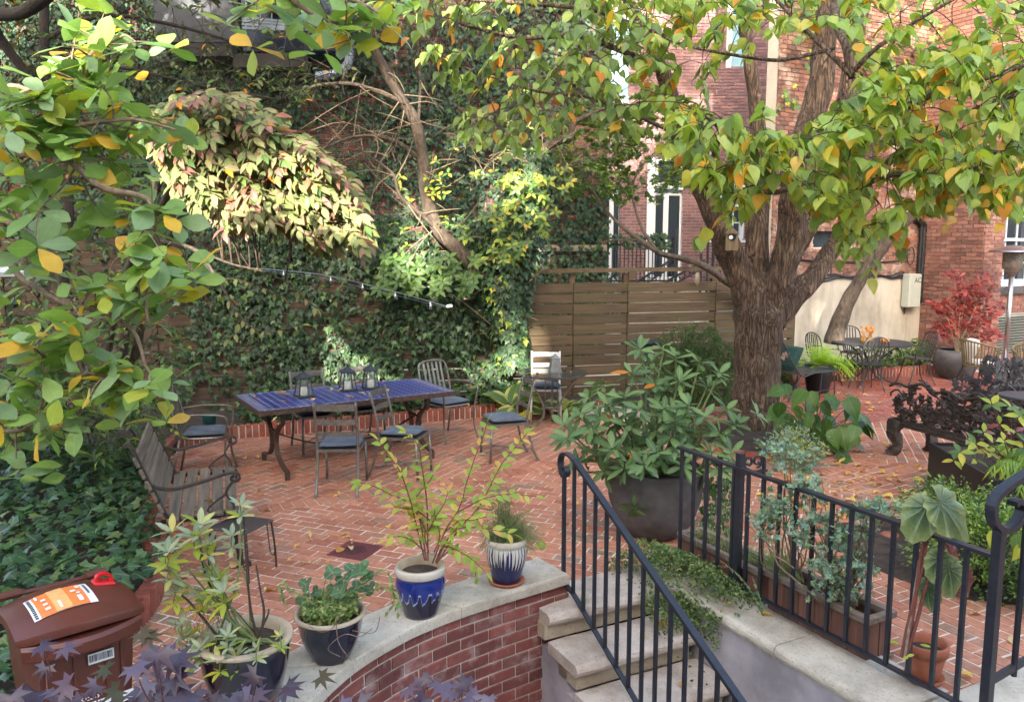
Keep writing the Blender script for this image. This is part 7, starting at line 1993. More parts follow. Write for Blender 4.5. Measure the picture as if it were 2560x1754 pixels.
# ------------------------------------------------------------------ herb in the cream-drip pot
hb_ = empty('herb_plant', (-.035, 4.90, .46), 0, 'tufted fine-leaved herb spilling over the cream-drip pot', 'plant')
f = Fol('needle', ['herb', 'mint'], [80, 20]); mb = MB()
for i in range(330):
    x = random.gauss(1272, 34); y = random.uniform(1200, 1330) if x < 1270 else random.uniform(1270, 1350)
    if random.random() < .3: x = random.choice((random.uniform(1190, 1230), random.uniform(1320, 1365))); y = random.uniform(1310, 1385)
    c = P(x, y, 4.9 + random.gauss(0, .07)); b0 = Vector((-.035 + random.gauss(0, .05), 4.9 + random.gauss(0, .05), .46)); pts = twig(mb, b0, c, .0016, .001, .25, 3)
    for k in range(16):
        p = b0.lerp(c, random.uniform(.35, 1.0)) + rv(.008); f.add(p, rv(1) + Vector((0, 0, .6)), rv(1), random.uniform(.016, .028))
mb.build('stems', M['stem_green'], hb_, off=hb_.location); f.emit(hb_, 0)

# ------------------------------------------------------------------ strawberry bowl
sb = empty('strawberry_plant', (-.945, 3.95, .40), 0, 'strawberry and trailing mint with wiry runners in the bowl-shaped pot', 'plant')
f = Fol('round', ['strawberry'], [1]); f2 = Fol('small', ['mint', 'herb'], [70, 30]); mb = MB(); b0 = Vector((-.945, 3.95, .40))
for x, y in ((765, 1460), (770, 1520), (790, 1480), (830, 1430), (860, 1450), (900, 1430), (880, 1425), (915, 1440), (780, 1540), (850, 1480), (810, 1500), (905, 1420), (835, 1470), (890, 1470), (760, 1500), (925, 1470)):
    c = P(x, y, 3.95 + random.gauss(0, .05)); twig(mb, b0 + Vector((random.gauss(0, .05), 0, 0)), c, .003, .002, .2, 4); whorl(f, c, Vector((random.gauss(0, .3), -.6, .8)), 3, .044, .15)
for i in range(420):
    a = random.uniform(0, 6.28); r_ = .14 * math.sqrt(random.random()); c = b0 + Vector((r_ * math.cos(a), r_ * math.sin(a), random.uniform(.0, .10))); whorl(f2, c, Vector((0, -.3, 1)) + rv(.4), 3, .026, .2)
for s_ in ([(860, 1500), (920, 1450), (955, 1425), (975, 1440), (985, 1500), (968, 1530)], [(800, 1520), (740, 1480), (700, 1460), (712, 1500)], [(870, 1510), (940, 1470), (990, 1480), (995, 1530)]):
    pts = spline([P(x, y, 3.92) for x, y in s_], 4); mb.tube(pts, [.0025, .0015], 4, cap=False); along_leaves(f2, pts, .022, .034, None, .1)
wire = MB()
for s_ in ([(850, 1535), (830, 1570), (800, 1578), (770, 1560)], [(930, 1570), (900, 1590), (860, 1585), (820, 1620), (850, 1640)], [(840, 1530), (845, 1600), (870, 1640), (880, 1650)], [(950, 1540), (935, 1580), (880, 1575)]):
    wire.tube(spline([P(x, y, 3.77) for x, y in s_], 5), [.0025, .0015], 4, cap=False)
wire.build('runner', M['twig'], sb, off=sb.location); mb.build('stems', M['stem_green'], sb, off=sb.location); f.emit(sb, 40); f2.emit(sb, 0)

# ------------------------------------------------------------------ sage in the large navy pot
sg = empty('sage_plant', (-1.225, 3.47, .50), 0, 'leggy sage with grey-green and yellowing leaves in the large navy pot', 'plant')
f = Fol('sage', ['sage', 'lime'], [88, 12]); mb = MB(); b0 = Vector((-1.225, 3.47, .5)); hf = Fol('needle', ['herb'], [1])
for x, y, d, big in ((500, 1310, 3.5, 1), (488, 1340, 3.5, 1), (430, 1330, 3.5, 1), (425, 1420, 3.45, 1), (418, 1380, 3.5, 1), (530, 1420, 3.45, 1), (580, 1340, 3.5, .8), (600, 1262, 3.5, .8), (560, 1480, 3.4, 1), (510, 1490, 3.4, 1), (540, 1450, 3.4, 1), (470, 1590, 3.35, .8), (455, 1560, 3.4, .8), (570, 1590, 3.3, .7), (590, 1640, 3.25, .8), (550, 1650, 3.25, .8), (500, 1620, 3.3, .8), (640, 1620, 3.3, .6), (480, 1640, 3.3, .7), (700, 1590, 3.3, .5), (520, 1360, 3.5, .8), (440, 1480, 3.4, .9)):
    c = P(x, y, d + random.gauss(0, .05)); mid = (b0 + c) / 2 + Vector((random.gauss(0, .04), 0, random.gauss(0, .03)))
    pts = spline([b0 + Vector((random.gauss(.03, .06), 0, 0)), mid, c - Vector((0, 0, .07)), c], 4); mb.tube(pts, [.006, .004, .0025], 5, cap=False)
    whorl(f, c, Vector((random.gauss(0, .25), -.2, 1)), 6, .085 * big, .75); whorl(f, c - Vector((0, 0, .05)), Vector((random.gauss(0, .25), -.2, 1)), 6, .085 * big, .3, random.choice((None, None, 1))); None
for x, y in ((540, 1580), (600, 1600), (480, 1590), (520, 1560)):
    for k in range(110):
        c = P(x + random.gauss(0, 38), y + random.gauss(0, 40), 3.47 + random.gauss(0, .06)); hf.add(c, Vector((random.gauss(0, .4), random.gauss(0, .4), 1)), rv(1), random.uniform(.03, .055))
tw2 = MB()
for s_ in ([(645, 1600), (630, 1540), (622, 1480), (615, 1400), (610, 1290)], [(650, 1600), (660, 1530), (650, 1470), (640, 1410)], [(640, 1590), (590, 1530), (530, 1470), (505, 1400), (500, 1330)], [(640, 1595), (668, 1540), (672, 1520)], [(560, 1610), (470, 1500), (430, 1480)]):
    tw2.tube(spline([P(x, y, 3.47) for x, y in s_], 5), [.008, .005, .0035], 6)
tw2.build('woody_stem', M['twig_dark'], sg, off=sg.location); mb.build('stems', M['stem_green'], sg, off=sg.location); f.emit(sg, 260); hf.emit(sg, 0, rest='thyme')

# ------------------------------------------------------------------ purple Japanese maple rising from the areaway
jm = empty('purple_maple', (-.95, 2.05, -1.5), 0, 'purple-leaved Japanese maple sprays along the bottom left edge', 'tree')
f = Fol('maple', ['purple_maple', 'bronze_maple'], [90, 10]); mb = MB(); jb = Vector((-.95, 2.05, -1.5))
sk = []
for x, y, d in ((60, 1900, 2.3), (250, 1850, 2.3), (420, 1820, 2.3), (620, 1830, 2.35), (760, 1850, 2.45), (1050, 1880, 2.7), (1140, 1860, 2.75)):
    pts = spline([jb, jb + Vector((0, .05, .9)), P(x, y, d)], 5); mb.tube(pts, [.03, .02, .008], 7); sk.append(pts[-1])
JL = [(110, 1620, .8), (190, 1655, .8), (60, 1720, 1), (30, 1680, .9), (95, 1690, 1.1), (285, 1690, .9), (330, 1640, 1.1), (350, 1690, 1.2), (395, 1590, 1.2), (415, 1650, 1.3), (445, 1610, 1.2), (200, 1735, 1), (260, 1730, .9), (480, 1690, 1), (520, 1720, 1), (560, 1740, 1.1), (615, 1695, .9), (640, 1655, .9), (400, 1730, 1.1), (340, 1740, 1), (725, 1690, 1.1), (745, 1740, 1.1), (885, 1720, 1), (800, 1745, 1), (1010, 1720, .9), (1060, 1700, 1), (1115, 1690, .9), (1150, 1670, .8), (1180, 1715, .8), (1100, 1735, 1), (1050, 1740, 1), (1020, 1690, .7), (1125, 1725, .9), (10, 1740, 1), (130, 1740, 1), (160, 1690, .9), (300, 1720, 1), (455, 1730, 1), (580, 1720, 1), (620, 1740, 1), (690, 1745, .9), (850, 1745, .9), (235, 1690, .8), (1215, 1690, .6), (1080, 1660, .7), (540, 1690, .8), (430, 1690, 1.2), (375, 1660, 1)]
for x, y, s in JL:
    for k in range(1 + (random.random() < .45)):
        c = P(x + random.gauss(0, 12), y + 38 + random.gauss(0, 10), (2.35 if x < 950 else 2.7) + random.gauss(0, .09)); q = nearest(sk, c)
        twig(mb, q, c, .003, .0015, .08, 4)
        f.add(c, Vector((random.gauss(0, .7), -.5, random.uniform(-.75, .1))), Vector((random.gauss(0, .3), -.55, .8)), 0.076 * s * random.uniform(.75, 1.15), None if (x, y) != (285, 1690) else 1)
for s_ in ([(130, 1690, 2.4), (115, 1640, 2.4), (105, 1610, 2.4)], [(115, 1640, 2.4), (145, 1620, 2.4), (185, 1640, 2.4)]):
    mb.tube(spline(pix(s_), 4), .002, 4)
for x, y, m_ in ((100, 1612, 0), (160, 1618, 0), (270, 1670, 1), (370, 1590, 1), (350, 1580, 1), (800, 1690, 1)):
    f.add(P(x, y, 2.38), Vector((random.choice((-1, 1)), -.2, -.15)), Vector((0, -.3, 1)), .06, m_)
mb.build('branches', M['stem_red'], jm, off=jm.location); f.emit(jm, 130)

# ------------------------------------------------------------------ creeper on the steps, and the rue in the planters
def sc_leafmass(f, blobs, s, axis=None):
    for (x, y, d, rx, ry, rd, n) in blobs:
        for k in range(n):
            while True:
                a = Vector((random.uniform(-1, 1), random.uniform(-1, 1), random.uniform(-1, 1)))
                if a.length < 1: break
            c = P(x + a.x * rx, y + a.z * ry, d + a.y * rd); f.add(c, rv(1) + Vector((0, -.2, .1 if not axis else axis)), rv(.6) + Vector((0, -.5, .7)), s * random.uniform(.6, 1.3))
cr = empty('creeping_vine', st(1.05, -.15, 0), 0, 'small-leaved creeping vine spilling over the top steps and the wall coping', 'plant')
f = Fol('small', ['creeper', 'mint', 'herb'], [74, 14, 12]); mb = MB()
for i in range(5200):
    u_ = random.uniform(.62, 1.18); v_ = random.uniform(-.62, .42); k = random.random()
    cu = 1.12 - .25 * max(0, -v_ * .2) ; edge_ = .70 + .10 * math.sin(v_ * 9) + (.12 if v_ < -.3 else 0)
    if u_ < edge_ and random.random() < .93: continue
    if v_ < -.42 and random.random() < .6: continue
    top_ = (.02 if v_ > 0 else -.02 - .40 * min(1, -v_ / .62) * (u_ < .9)) if u_ < .9 else .05
    z = top_ + (.06 + .16 * math.sin(max(0, min(1, (u_ - .6) / .6)) * 3.1)) * random.random() ** .6 * (1.1 - .7 * abs(v_ + .1))
    f.add(st(u_, v_, z), rv(1), Vector((-.3, -.4, .8)) + rv(.5), random.uniform(.017, .030))
for i in range(700):
    t = random.random(); f.add(st(.86 + random.gauss(0, .02), -.12 - .42 * random.random(), .03 - .22 * t * t) + rv(.012), rv(1), Vector((-1, -.4, .4)) + rv(.4), random.uniform(.017, .026))
for i in range(60):
    p = st(random.uniform(.75, 1.15), random.uniform(-.5, .35), .1); pts = twig(mb, p, p + Vector((random.gauss(0, .08), random.gauss(0, .08), random.uniform(.03, .12))), .0022, .001, .1, 3); along_leaves(f, pts, .02, .02)
for s_ in ([(1740, 1580), (1748, 1600), (1760, 1625), (1790, 1620)], [(1880, 1440), (1895, 1480), (1905, 1520)], [(1800, 1400), (1850, 1440), (1890, 1500), (1905, 1530)]):
    pts = spline([P(x, y, 4.55) for x, y in s_], 4); mb.tube(pts, .0022, 4, cap=False); along_leaves(f, pts, .022, .026)
mb.build('stems', M['twig'], cr, off=cr.location); f.emit(cr, 0)
ru = empty('rue_plant', st(1.30, -.95, .25), 0, 'sprawling blue-green rue growing out of the planter box through the railing', 'plant')
f = Fol('small', ['rue', 'rue', 'mint'], [70, 20, 10]); mb = MB(); rb1 = st(1.30, -1.1, .26); rb2 = st(1.30, -.72, .26)
BL3 = [(1990, 1170, 4.65, 55, 48), (1960, 1130, 4.7, 40, 30), (2015, 1215, 4.6, 45, 28), (1915, 1320, 4.6, 36, 48), (1935, 1270, 4.6, 30, 30), (1975, 1260, 4.6, 45, 40), (2045, 1300, 4.4, 42, 45), (2080, 1390, 4.35, 55, 60), (2070, 1440, 4.3, 55, 45), (2130, 1470, 4.3, 50, 45), (2160, 1310, 4.3, 36, 45), (2160, 1270, 4.3, 40, 14), (2215, 1268, 4.25, 40, 12), (2100, 1340, 4.35, 40, 40), (2150, 1400, 4.3, 40, 40), (2010, 1340, 4.4, 25, 30)]
for (x, y, d, rx, ry) in BL3:
    c0 = P(x, y, d); b0 = rb2 if x < 2010 else rb1
    for k in range(3):
        tip = P(x + random.gauss(0, rx * .5), y + random.gauss(0, ry * .5), d); pts = spline([b0 + rv(.03), (b0 + tip) / 2 + Vector((random.gauss(0, .06), 0, -.05)), tip], 4); mb.tube(pts, [.006, .0025], 5, cap=False)
    for k in range(30):
        c = P(x + random.gauss(0, rx * .6), y + random.gauss(0, ry * .6), d + random.gauss(0, .05)); ax = rv(.6) + Vector((0, -.3, .5)); twig(mb, c0.lerp(c, .2), c, .002, .001, .1, 3)
        for q in range(3): whorl(f, c + rv(.012), ax + rv(.4), 6, random.uniform(.014, .024), .5)
for s_ in ([(1935, 1370), (1945, 1410), (1990, 1450), (2060, 1510), (2090, 1540)], [(1940, 1390), (1965, 1405), (1985, 1420)], [(2130, 1540), (2140, 1500), (2155, 1450), (2150, 1420)], [(2118, 1530), (2110, 1490), (2080, 1440)]):
    mb.tube(spline([P(x, y, 4.4) for x, y in s_], 5), [.007, .005], 5)
mb.build('stems', M['twig'], ru, off=ru.location); f.emit(ru, 0)
gf = Fol('blade', ['herb', 'mint'], [50, 50]); gg = empty('grass_tuft', st(1.27, -.65, .25), 0, 'thin grassy tuft arching from the planter box between the railing bars', 'plant')
for i in range(130):
    gf.add(st(1.27 + random.gauss(0, .03), -.66 + random.gauss(0, .05), .27), Vector((random.gauss(-.35, .35), random.gauss(-.2, .4), 1)), Vector((random.gauss(0, .5), -.8, .3)), random.uniform(.10, .24))
for i in range(300):
    gf.add(st(1.30 + random.gauss(0, .05), random.uniform(-.4, .2), .24), Vector((random.gauss(0, .5), random.gauss(0, .5), 1)), rv(.5) + Vector((0, -.8, .2)), random.uniform(.04, .10))
gf.emit(gg, 0, rest='blades')

# ------------------------------------------------------------------ begonia
bg = empty('begonia', st(1.30, -1.62, .24), 0, 'cane begonia with huge ribbed olive leaves in the small terracotta pot', 'plant')
mb = MB(); b0 = st(1.30, -1.62, .22)
for s_ in ([(2255, 1640), (2270, 1560), (2300, 1440), (2318, 1350), (2330, 1300)], [(2262, 1640), (2290, 1560), (2310, 1480), (2330, 1420)], [(2258, 1640), (2285, 1520), (2300, 1400), (2312, 1340)]):
    mb.tube(spline([P(x, y, 3.82) for x, y in s_], 5), [.011, .009, .007], 7)
mb.build('cane', M['stem_red'], bg, off=bg.location)
MB().tube([P(2262, 1640, 3.80), P(2298, 1400, 3.84)], .007, 6).build('stake', M['planter_trim'], bg, off=bg.location)
def big_leaf(t, px, py, d, dirn, nrm, s, mat='begonia'):
    f = Fol(t, [mat]); f.add(P(px, py, d), dirn, nrm, s, 0); f.emit(bg, 1)
big_leaf('begonia', 2316, 1268, 3.78, Vector((-.42, -.15, -.80)), Vector((-.45, -.8, .25)), .150)
big_leaf('begonia2', 2352, 1258, 3.76, Vector((.55, -.2, -.62)), Vector((.1, -.75, .6)), .185)
big_leaf('begonia', 2352, 1395, 3.78, Vector((-.25, -.15, -.8)), Vector((-.3, -.85, .25)), .105)
big_leaf('begonia2', 2372, 1420, 3.76, Vector((.18, -.15, -.8)), Vector((.1, -.9, .3)), .125)
big_leaf('begonia', 2405, 1440, 3.88, Vector((.4, .1, -.8)), Vector((.3, -.8, -.1)), .125, 'begonia_red')
big_leaf('begonia2', 2375, 1385, 3.9, Vector((.5, .2, -.3)), Vector((.3, -.8, .2)), .09, 'begonia_red')
big_leaf('begonia', 2320, 1470, 3.86, Vector((.05, 0, -1)), Vector((-.8, -.5, .1)), .11)
f = Fol('sage', ['lime']); 
for x, y in ((2225, 1600), (2270, 1640), (2285, 1635), (2300, 1610)): f.add(P(x, y, 3.78), Vector((random.gauss(0, .6), -.4, .1)), Vector((0, -.5, .8)), .05, 0)
f.emit(bg, 4)

# ------------------------------------------------------------------ boxwood and the other right-hand beds
def bush(name, label, c, r, n, s, mats, w, tmpl='small', cat='shrub', twm='twig_dark'):
    root = empty(name, (c[0], c[1], 0), 0, label, cat); f = Fol(tmpl, mats, w); mb = MB(); cc = Vector(c); base = Vector((c[0], c[1], 0))
    tips = []
    for k in range(max(20, n // 60)):
        a = random.uniform(0, 6.28); e = math.acos(random.uniform(-.25, 1)); q = random.uniform(.65, 1.08)
        t = cc + Vector((r[0] * q * math.sin(e) * math.cos(a), r[1] * q * math.sin(e) * math.sin(a), r[2] * q * math.cos(e))); tips.append(t); twig(mb, base + rv(.04), t, .008, .002, .05, 4)
    for k in range(n):
        t = random.choice(tips); p = t + Vector((random.gauss(0, .045), random.gauss(0, .045), random.gauss(0, .05))); f.add(p, (p - cc).normalized() + rv(.5), Vector((0, -.2, .9)) + rv(.5), s * random.uniform(.6, 1.25))
    mb.build('stems', M[twm], root, off=root.location); f.emit(root, 0); return root
bush('boxwood', 'dark green small-leaved shrub behind the begonia leaves', (3.60, 6.18, .17), (.44, .36, .22), 4000, .030, ['box', 'boxlime'], [72, 28])
bush('boxwood', 'bright yellow-green small-leaved shrub below the large iron scroll', (3.22, 5.25, .24), (.42, .36, .30), 3600, .032, ['boxlime', 'box'], [55, 45])
bush('boxwood', 'dark dense low shrub at the right edge near the iron scroll', (3.55, 5.0, .12), (.42, .34, .25), 3000, .032, ['box'], [1])
bd = MB(); bd.lathe([(0, .05), (.5, .045), (.85, .0), (.9, -.02)], 22, (3.35, 5.85, 0), jit=.08); o = bd.build('shrub_bed', M['soil'], smooth=True); tag(o, kind='structure')
for i, (px, py, sz) in enumerate(((2165, 1315, .11), (2225, 1350, .10), (2190, 1335, .07))):
    g = G(px, py); r_ = MB(); r_.lathe([(0, sz * .7), (sz * .5, sz * .62), (sz, sz * .25), (sz * .9, -.02)], 9, jit=.14); o = r_.build('edging_stone', M['kerb_brick'] if i == 1 else M['stone_riser'], smooth=True, loc=(g.x, g.y, 0)); tag(o, ('rounded dark stone edging the small shrub bed, largest of three', 'reddish brick fragment edging the small shrub bed', 'smallest rounded stone edging the small shrub bed')[i], 'rock')
f = Fol('heart', ['mid', 'lime'], [70, 30]); hv = empty('heart_leaf_vine', (3.15, 5.0, .3), 0, 'soft green heart-leaved vine inside the large iron scroll', 'plant')
for x, y in ((2510, 1320), (2480, 1340), (2540, 1350), (2530, 1290), (2490, 1375), (2555, 1375)): f.add(P(x, y - 15, 4.7), Vector((random.gauss(0, .3), -.2, -.7)), Vector((0, -.8, .5)) + rv(.2), .115)
MB().tube(spline([Vector((3.15, 5.0, .1)), P(2530, 1400, 4.75), P(2515, 1300, 4.72)], 4), .003, 5).build('stem', M['stem_green'], hv, off=hv.location); f.emit(hv, 6)
# planting in the black box
pf = empty('fountain_fern', (4.2, 6.7, .42), 0, 'fountain of narrow bright green blades hanging over the black planter box', 'plant')
f = Fol('lance', ['fern', 'lime'], [82, 18])
for i in range(34):
    b0 = Vector((4.42 + random.gauss(.05, .12), 6.45 + random.gauss(0, .30), .42)); d = Vector((random.gauss(-.45, .55), random.gauss(-.5, .4), 1.0)).normalized(); p = b0
    for k in range(9):
        p = p + d * .055; d = (d + Vector((0, -.02, -.17))).normalized()
        sd = d.cross(Vector((0, 0, 1))).normalized() if abs(d.z) < .97 else Vector((1, 0, 0))
        for q in (-1, 1): f.add(p, d * .8 + sd * q * .5 - Vector((0, 0, .5)), Vector((-.3, -.6, .7)) + rv(.2), random.uniform(.09, .14))
f.emit(pf, 0)
ps = empty('broadleaf_shrub', (4.45, 6.9, .42), 0, 'open shrub with lime and purplish leaves rising from the black planter box', 'shrub')
f = Fol('ovate', ['lime', 'mid', 'begonia_red'], [52, 38, 10]); mb = MB(); b0 = Vector((4.4, 6.85, .40))
for x, y in ((2460, 1080), (2500, 1060), (2530, 1020), (2480, 1010), (2540, 1080), (2440, 1110), (2470, 1130), (2550, 1040), (2510, 1100), (2400, 1130), (2420, 1100), (2385, 1150), (2440, 1150), (2560, 1120)):
    c = P(x, y, 6.5 + random.gauss(0, .15)); twig(mb, b0, c, .006, .003, .05, 5); whorl(f, c, Vector((random.gauss(0, .3), -.5, .7)), random.choice((3, 4, 5)), .105, .3)
mb.build('stems', M['stem_red'], ps, off=ps.location); f.emit(ps, 40)
# big heart leaves beside the trunk
hl = empty('heart_leaf_plant', (3.45, 9.0, .06), 0, 'broad heart-leaved green plant at the right foot of the big tree trunk', 'plant')
f = Fol('heart', ['heart', 'mid'], [85, 15]); mb = MB(); b0 = Vector((3.45, 8.95, .06))
for x, y in ((1990, 1040), (2030, 1030), (2080, 1010), (2110, 1050), (2120, 1020), (2060, 1060), (2010, 1080), (1970, 1060), (1960, 1110), (1990, 1130), (2040, 1110), (2080, 1090), (2110, 1090), (2150, 1060), (2140, 1090), (2060, 1140), (2100, 1130), (2030, 1150), (1970, 1150), (2000, 1165), (1950, 1030), (1965, 985), (2020, 1005), (2160, 1080), (2090, 1150), (2130, 1130), (2020, 1055), (2050, 1085), (1985, 1095), (2075, 1125)):
    for q in range(2):
        c = P(x + random.gauss(0, 10) * q, y - 26 + random.gauss(0, 12) * q, 8.85 + random.gauss(0, .18)); twig(mb, b0 + Vector((random.gauss(0, .1), 0, 0)), c, .007, .004, .12, 5); o = c - b0
        f.add(c, Vector((o.x * .9 + random.gauss(0, .4), -.5, -.55)) + rv(.25), Vector((o.x * .5, -.55, .8)) + rv(.35), random.uniform(.17, .27))
mb.build('stems', M['stem_green'], hl, off=hl.location); f.emit(hl, 100)
vg = empty('variegated_plant', (2.85, 8.7, .05), 0, 'small variegated plant at the front foot of the big tree', 'plant'); f = Fol('sage', ['variegated'], [1])
for x, y in ((1900, 1110), (1925, 1100), (1940, 1125), (1915, 1130), (1935, 1085), (1955, 1140)): whorl(f, P(x, y, 8.6), Vector((0, -.4, .9)) + rv(.2), 6, .10, .35)
f.emit(vg, 36)
bush('silver_plant', 'silvery fine-leaved plant with yellow flower spikes in front of the big tree', (2.95, 8.15, .18), (.26, .2, .24), 1500, .030, ['rue', 'sage', 'lime'], [50, 35, 15], cat='plant', twm='stem_green')
# lime fern, red shrub, thread-leaf shrub, hostas
lf = empty('lime_fern', (4.93, 12.72, .44), 0, 'lime green fern mound in the tapered black pot', 'plant'); f = Fol('needle', ['lime_fern'], [1]); b0 = Vector((4.93, 12.68, .46))
for i in range(150):
    d = (Vector((random.gauss(0, .7), random.gauss(-.3, .5), 1.0))).normalized(); p = b0 + rv(.05); n_ = random.randint(6, 9); g_ = random.uniform(.02, .14)
    if i < 26: d = Vector((random.uniform(.3, .8), -.4, .55)).normalized(); n_ = 13; g_ = .15
    for k in range(n_):
        p = p + d * .042; d = (d + Vector((0, 0, -g_))).normalized(); sd = d.cross(Vector((0, 0, 1))); sd = sd.normalized() if sd.length > .05 else Vector((1, 0, 0))
        for q in (-1, 1):
            f.add(p, sd * q + d * .5, Vector((0, -.5, .8)) + rv(.3), .07); f.add(p, sd * q * .6 + d, Vector((0, -.5, .8)) + rv(.3), .055)
f.emit(lf, 0)
rs_ = empty('red_shrub', (7.92, 14.15, .47), 0, 'shrub with deep red autumn leaves in the round dark pot', 'shrub'); f = Fol('ellip', ['red'], [1]); mb = MB(); b0 = Vector((7.92, 14.15, .46))
for s_ in ([(2415, 850), (2420, 780), (2425, 730), (2440, 700)], [(2410, 850), (2400, 770), (2390, 720), (2385, 690)], [(2420, 850), (2455, 780), (2475, 720), (2470, 690)], [(2405, 850), (2370, 800), (2350, 770), (2330, 755)], [(2415, 850), (2440, 820), (2480, 790), (2500, 760)], [(2400, 850), (2370, 830), (2345, 825)], [(2420, 850), (2460, 840), (2490, 830)], [(2410, 850), (2425, 800), (2450, 740), (2455, 730)], [(2405, 840), (2385, 790), (2365, 760)], [(2420, 840), (2410, 760), (2410, 720)]):
    pts = spline([b0] + [P(x, y, 14.1 + random.gauss(0, .12)) for x, y in s_[1:]], 4); mb.tube(pts, [.012, .005], 5, cap=False); along_leaves(f, pts, .06, .13, 0, .05, True, Vector((0, -.5, .8)), .9, .3, .2)
    for k in range(10):
        p = random.choice(pts[3:]); whorl(f, p + rv(.06), Vector((0, -.4, .8)) + rv(.4), 4, .11, .3)
mb.build('stems', M['twig'], rs_, off=rs_.location); f.emit(rs_, 260)
th = empty('threadleaf_maple', (2.45, 10.9, .05), 0, 'feathery thread-leaved green shrub between the mossy fence and the big trunk', 'shrub'); f = Fol('lance', ['thread', 'mid'], [80, 20]); mb = MB(); b0 = Vector((2.45, 10.95, .05))
for i in range(240):
    x = random.uniform(1630, 1835); y = random.uniform(795, 985); 
    if y < 795 + 70 * ((x - 1740) / 105) ** 2: continue
    c = P(x, y, random.uniform(10.5, 11.2)); 
    if i % 2: twig(mb, b0 + Vector((0, 0, .5)), c, .007, .002, .25, 4)
    d = Vector((random.gauss(0, .5), -.3, -.5)).normalized(); p = c
    for k in range(7):
        p = p + d * .03
        for q in range(4): f.add(p + rv(.02), d * .6 + rv(.6) - Vector((0, 0, .3)), rv(.6) + Vector((0, -.5, .6)), random.uniform(.06, .11))
mb.build('stems', M['twig_dark'], th, off=th.location); f.emit(th, 0)
def hosta(label, c, n, s, seed, up=.55):
    r_ = empty('hosta', c, 0, label, 'plant'); f = Fol('hosta', ['hosta', 'lime'], [75, 25])
    for k in range(n):
        a = 2 * math.pi * k / n + random.uniform(-.3, .3); d = Vector((math.cos(a), math.sin(a) * .8 - .2, up)); f.add(Vector(c) + d * .06, d, Vector((-math.cos(a) * .6, -.5, .8)), s * random.uniform(.8, 1.15))
    f.emit(r_, n)
hosta('pale-edged hosta just left of the round glass table', (-.02, 10.72, .12), 9, .34, 1, 1.1)
hosta('pale-edged hosta below the edge of the round glass table', (.72, 10.85, .05), 8, .30, 2, .7)
hosta('pale-edged hosta drooping over the low edging left of the round glass table', (.12, 10.55, .12), 6, .28, 3, .2)
hosta('pale-edged hosta behind the scrolled table legs', (.42, 10.85, .10), 6, .26, 4, .6)
vi = empty('trailing_ivy', (1.62, 6.25, .5), 0, 'variegated ivy trailing down behind the charcoal pot', 'plant'); f = Fol('ivy', ['variegated', 'mid'], [80, 20]); mb = MB()
for i in range(170):
    x = random.uniform(1765, 1840); y = random.uniform(1190, 1330) ; f.add(P(x + (y - 1190) * -.15, y, 6.15 + random.gauss(0, .06)), Vector((random.gauss(0, .4), -.3, -1)), Vector((0, -.9, .4)) + rv(.3), .055 * random.uniform(.7, 1.2))
f.emit(vi, 60)

# ------------------------------------------------------------------ fallen leaves
litm = {}
def litter(x, y, z, s, kind, group, label, cat='leaf'):
    t = random.choice(('ovate', 'magnolia', 'ellip', 'heart')) if s > .06 else 'ovate'
    k = (t, kind)
    if k not in litm:
        tv, tf, tu = T[t]; v2 = tv.copy(); v2[:, 2] += .28 * np.abs(v2[:, 0]) + .10 * np.sin(v2[:, 1] * 5) ** 2
        litm[k] = fast_mesh('fallen_leaf', v2, tf, [LM[kind]], None, tu[tf].reshape(-1, 2), True)
    o = bpy.data.objects.new('fallen_leaf', litm[k]); COL.objects.link(o)
    o.location = (x, y, z + .012); o.rotation_euler = (R(random.gauss(4, 14)), R(random.gauss(0, 16)), random.uniform(0, 6.28)); o.scale = (s,) * 3
    tag(o, label, cat, group)
def on_patio(x, y): return inside((x, y), GARDEN) and math.hypot(x - TREE[0], y - TREE[1]) > .95 and not (inside((x, y), [tuple(st(-.1, .5)[:2]), tuple(st(1.5, .5)[:2]), tuple(st(1.5, -2.6)[:2]), tuple(st(-.1, -2.6)[:2])]))
cnt = 0
while cnt < 130:
    x, y = in_poly([(400, 1100), (1300, 1040), (1500, 1150), (1480, 1380), (1100, 1430), (700, 1500), (400, 1480)]); g = G(x, y)
    if not on_patio(g.x, g.y): continue
    litter(g.x, g.y, .0, random.uniform(.045, .10), 'litter_bright' if random.random() < .28 else 'litter', 'fallen leaves on the near brick paving', 'dry fallen leaf lying on the bricks between the pots and the blue table'); cnt += 1
cnt = 0
while cnt < 215:
    x, y = in_poly([(1960, 960), (2260, 930), (2260, 1090), (2330, 1200), (2200, 1330), (1900, 1240), (2150, 1080), (1950, 1010)]); g = G(x, y)
    if not on_patio(g.x, g.y): continue
    litter(g.x, g.y, .0, random.uniform(.06, .115), 'litter_bright' if random.random() < .4 else 'litter', 'fallen leaves on the terrace by the iron bench', 'yellow or tan fallen leaf on the bricks between the big tree and the iron bench'); cnt += 1
for px, py, s, k, lb in ((2140, 1445, .09, 'litter_bright', 'orange fallen leaf on the bricks just beyond the planter box'), (2005, 1410, .10, 'litter_bright', 'orange fallen leaves caught beyond the planter, left of the rue'), (2235, 1463, .08, 'litter_bright', 'curled orange leaf on the bricks left of the begonia canes'),
                         (2425, 1540, .09, 'litter', 'dry orange leaf on the bricks right of the begonia'), (2430, 1700, .08, 'litter_bright', 'orange leaf on the bricks near the lower right corner'), (2530, 1595, .10, 'litter', 'tan leaf on the bricks near the right edge'), (2410, 1505, .08, 'lime', 'yellow-green leaf on the bricks below the begonia leaf'), (2210, 1590, .09, 'litter_bright', 'orange leaf beside the terracotta pot'), (1365, 1366, .10, 'lime', 'pale yellow leaf on the bricks left of the handrail')):
    g = G(px, py); litter(g.x, g.y, 0, s, k, None, lb)
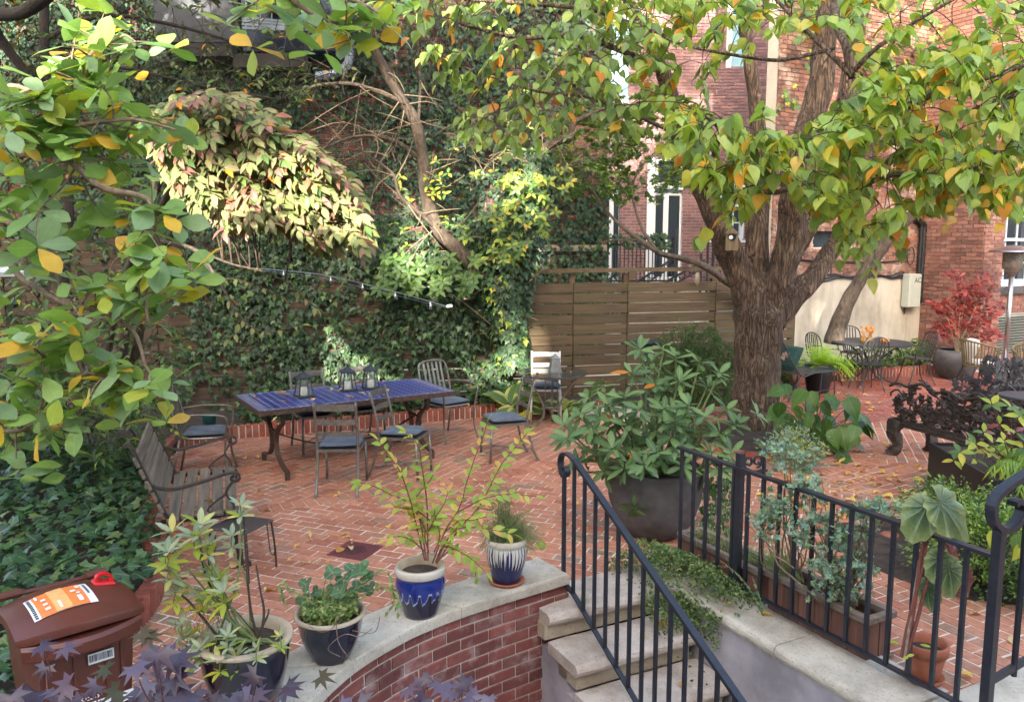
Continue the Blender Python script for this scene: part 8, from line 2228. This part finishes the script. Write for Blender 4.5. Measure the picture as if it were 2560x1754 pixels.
for u_, v_, z, s, k, lb in ((.24, .1, .006, .07, 'lime', 'yellow leaf on the top stone step beside the handrail'), (.72, -.18, -.17, .075, 'orange', 'bright orange leaf on the second stone step'), (.55, -.2, -.17, .06, 'lime', 'yellow leaf on the second stone step'), (.6, -.5, -.35, .08, 'litter', 'tan leaf on the third stone step'), (.75, .25, .006, .09, 'litter', 'dry tan leaf at the right end of the top stone step'), (.97, -.44, .055, .11, 'orange', 'curled orange leaf on the right-hand coping, nearest the creeper'), (1.07, -.66, .055, .09, 'yellow', 'yellow leaf on the right-hand coping by the first newel post')):
    p = st(u_, v_, z); litter(p.x, p.y, p.z, s, k, None, lb)
Mt = Matrix.Translation(tb.location) @ Matrix.Rotation(R(31.5), 4, 'Z')
for i in range(17):
    p = Mt @ Vector((random.uniform(-1, 1), random.uniform(-.45, .45), .743)); litter(p.x, p.y, p.z, random.uniform(.06, .11), random.choice(('litter', 'litter', 'litter_bright')), 'fallen leaves on the blue table', 'dry curled leaf lying on the blue mosaic tabletop')
for i in range(7):
    a = random.uniform(0, 6.28); r_ = random.uniform(.1, .4); litter(.51 + r_ * math.cos(a), 10.15 + r_ * math.sin(a), .728, random.uniform(.05, .09), random.choice(('litter', 'litter_bright')), 'fallen leaves on the glass table', 'fallen leaf lying on the round glass tabletop')
Mb_ = Matrix.Translation(bn2.location) @ Matrix.Rotation(R(-63), 4, 'Z')
for i, lb in enumerate(('large tan leaf on the near end of the slatted bench seat', 'tan leaf near the far arm of the slatted bench')):
    p = Mb_ @ Vector(((.42, -.25)[i], .05, .43)); litter(p.x, p.y, p.z, (.16, .10)[i], 'litter', None, lb)
p = P(1630, 846, 11.2); litter(1.92, 11.2, 1.0, .12, 'orange', None, 'orange leaf resting in the dark birdbath')
g = Fol('ovate', ['litter', 'litter_bright'], [70, 30])
for i in range(900):
    x, y = random.uniform(-4, 9), random.uniform(5, 14.5)
    if on_patio(x, y): g.add((x, y, .012), Vector((random.gauss(0, 1), random.gauss(0, 1), random.gauss(0, .15))), Vector((random.gauss(0, .3), random.gauss(0, .3), 1)), random.uniform(.02, .05))
for bed, n in ((BBED, 160), (LBED, 120), (RBED, 120)):
    for i in range(n):
        x, y = in_poly(bed); g.add((x, y, .16), rv(1), Vector((0, 0, 1)) + rv(.4), random.uniform(.05, .09))
o = g.emit(None, 0, rest='leaf_litter'); tag(o, 'scattered small leaf fragments over the brick paving and beds', 'leaf litter', None, 'stuff')
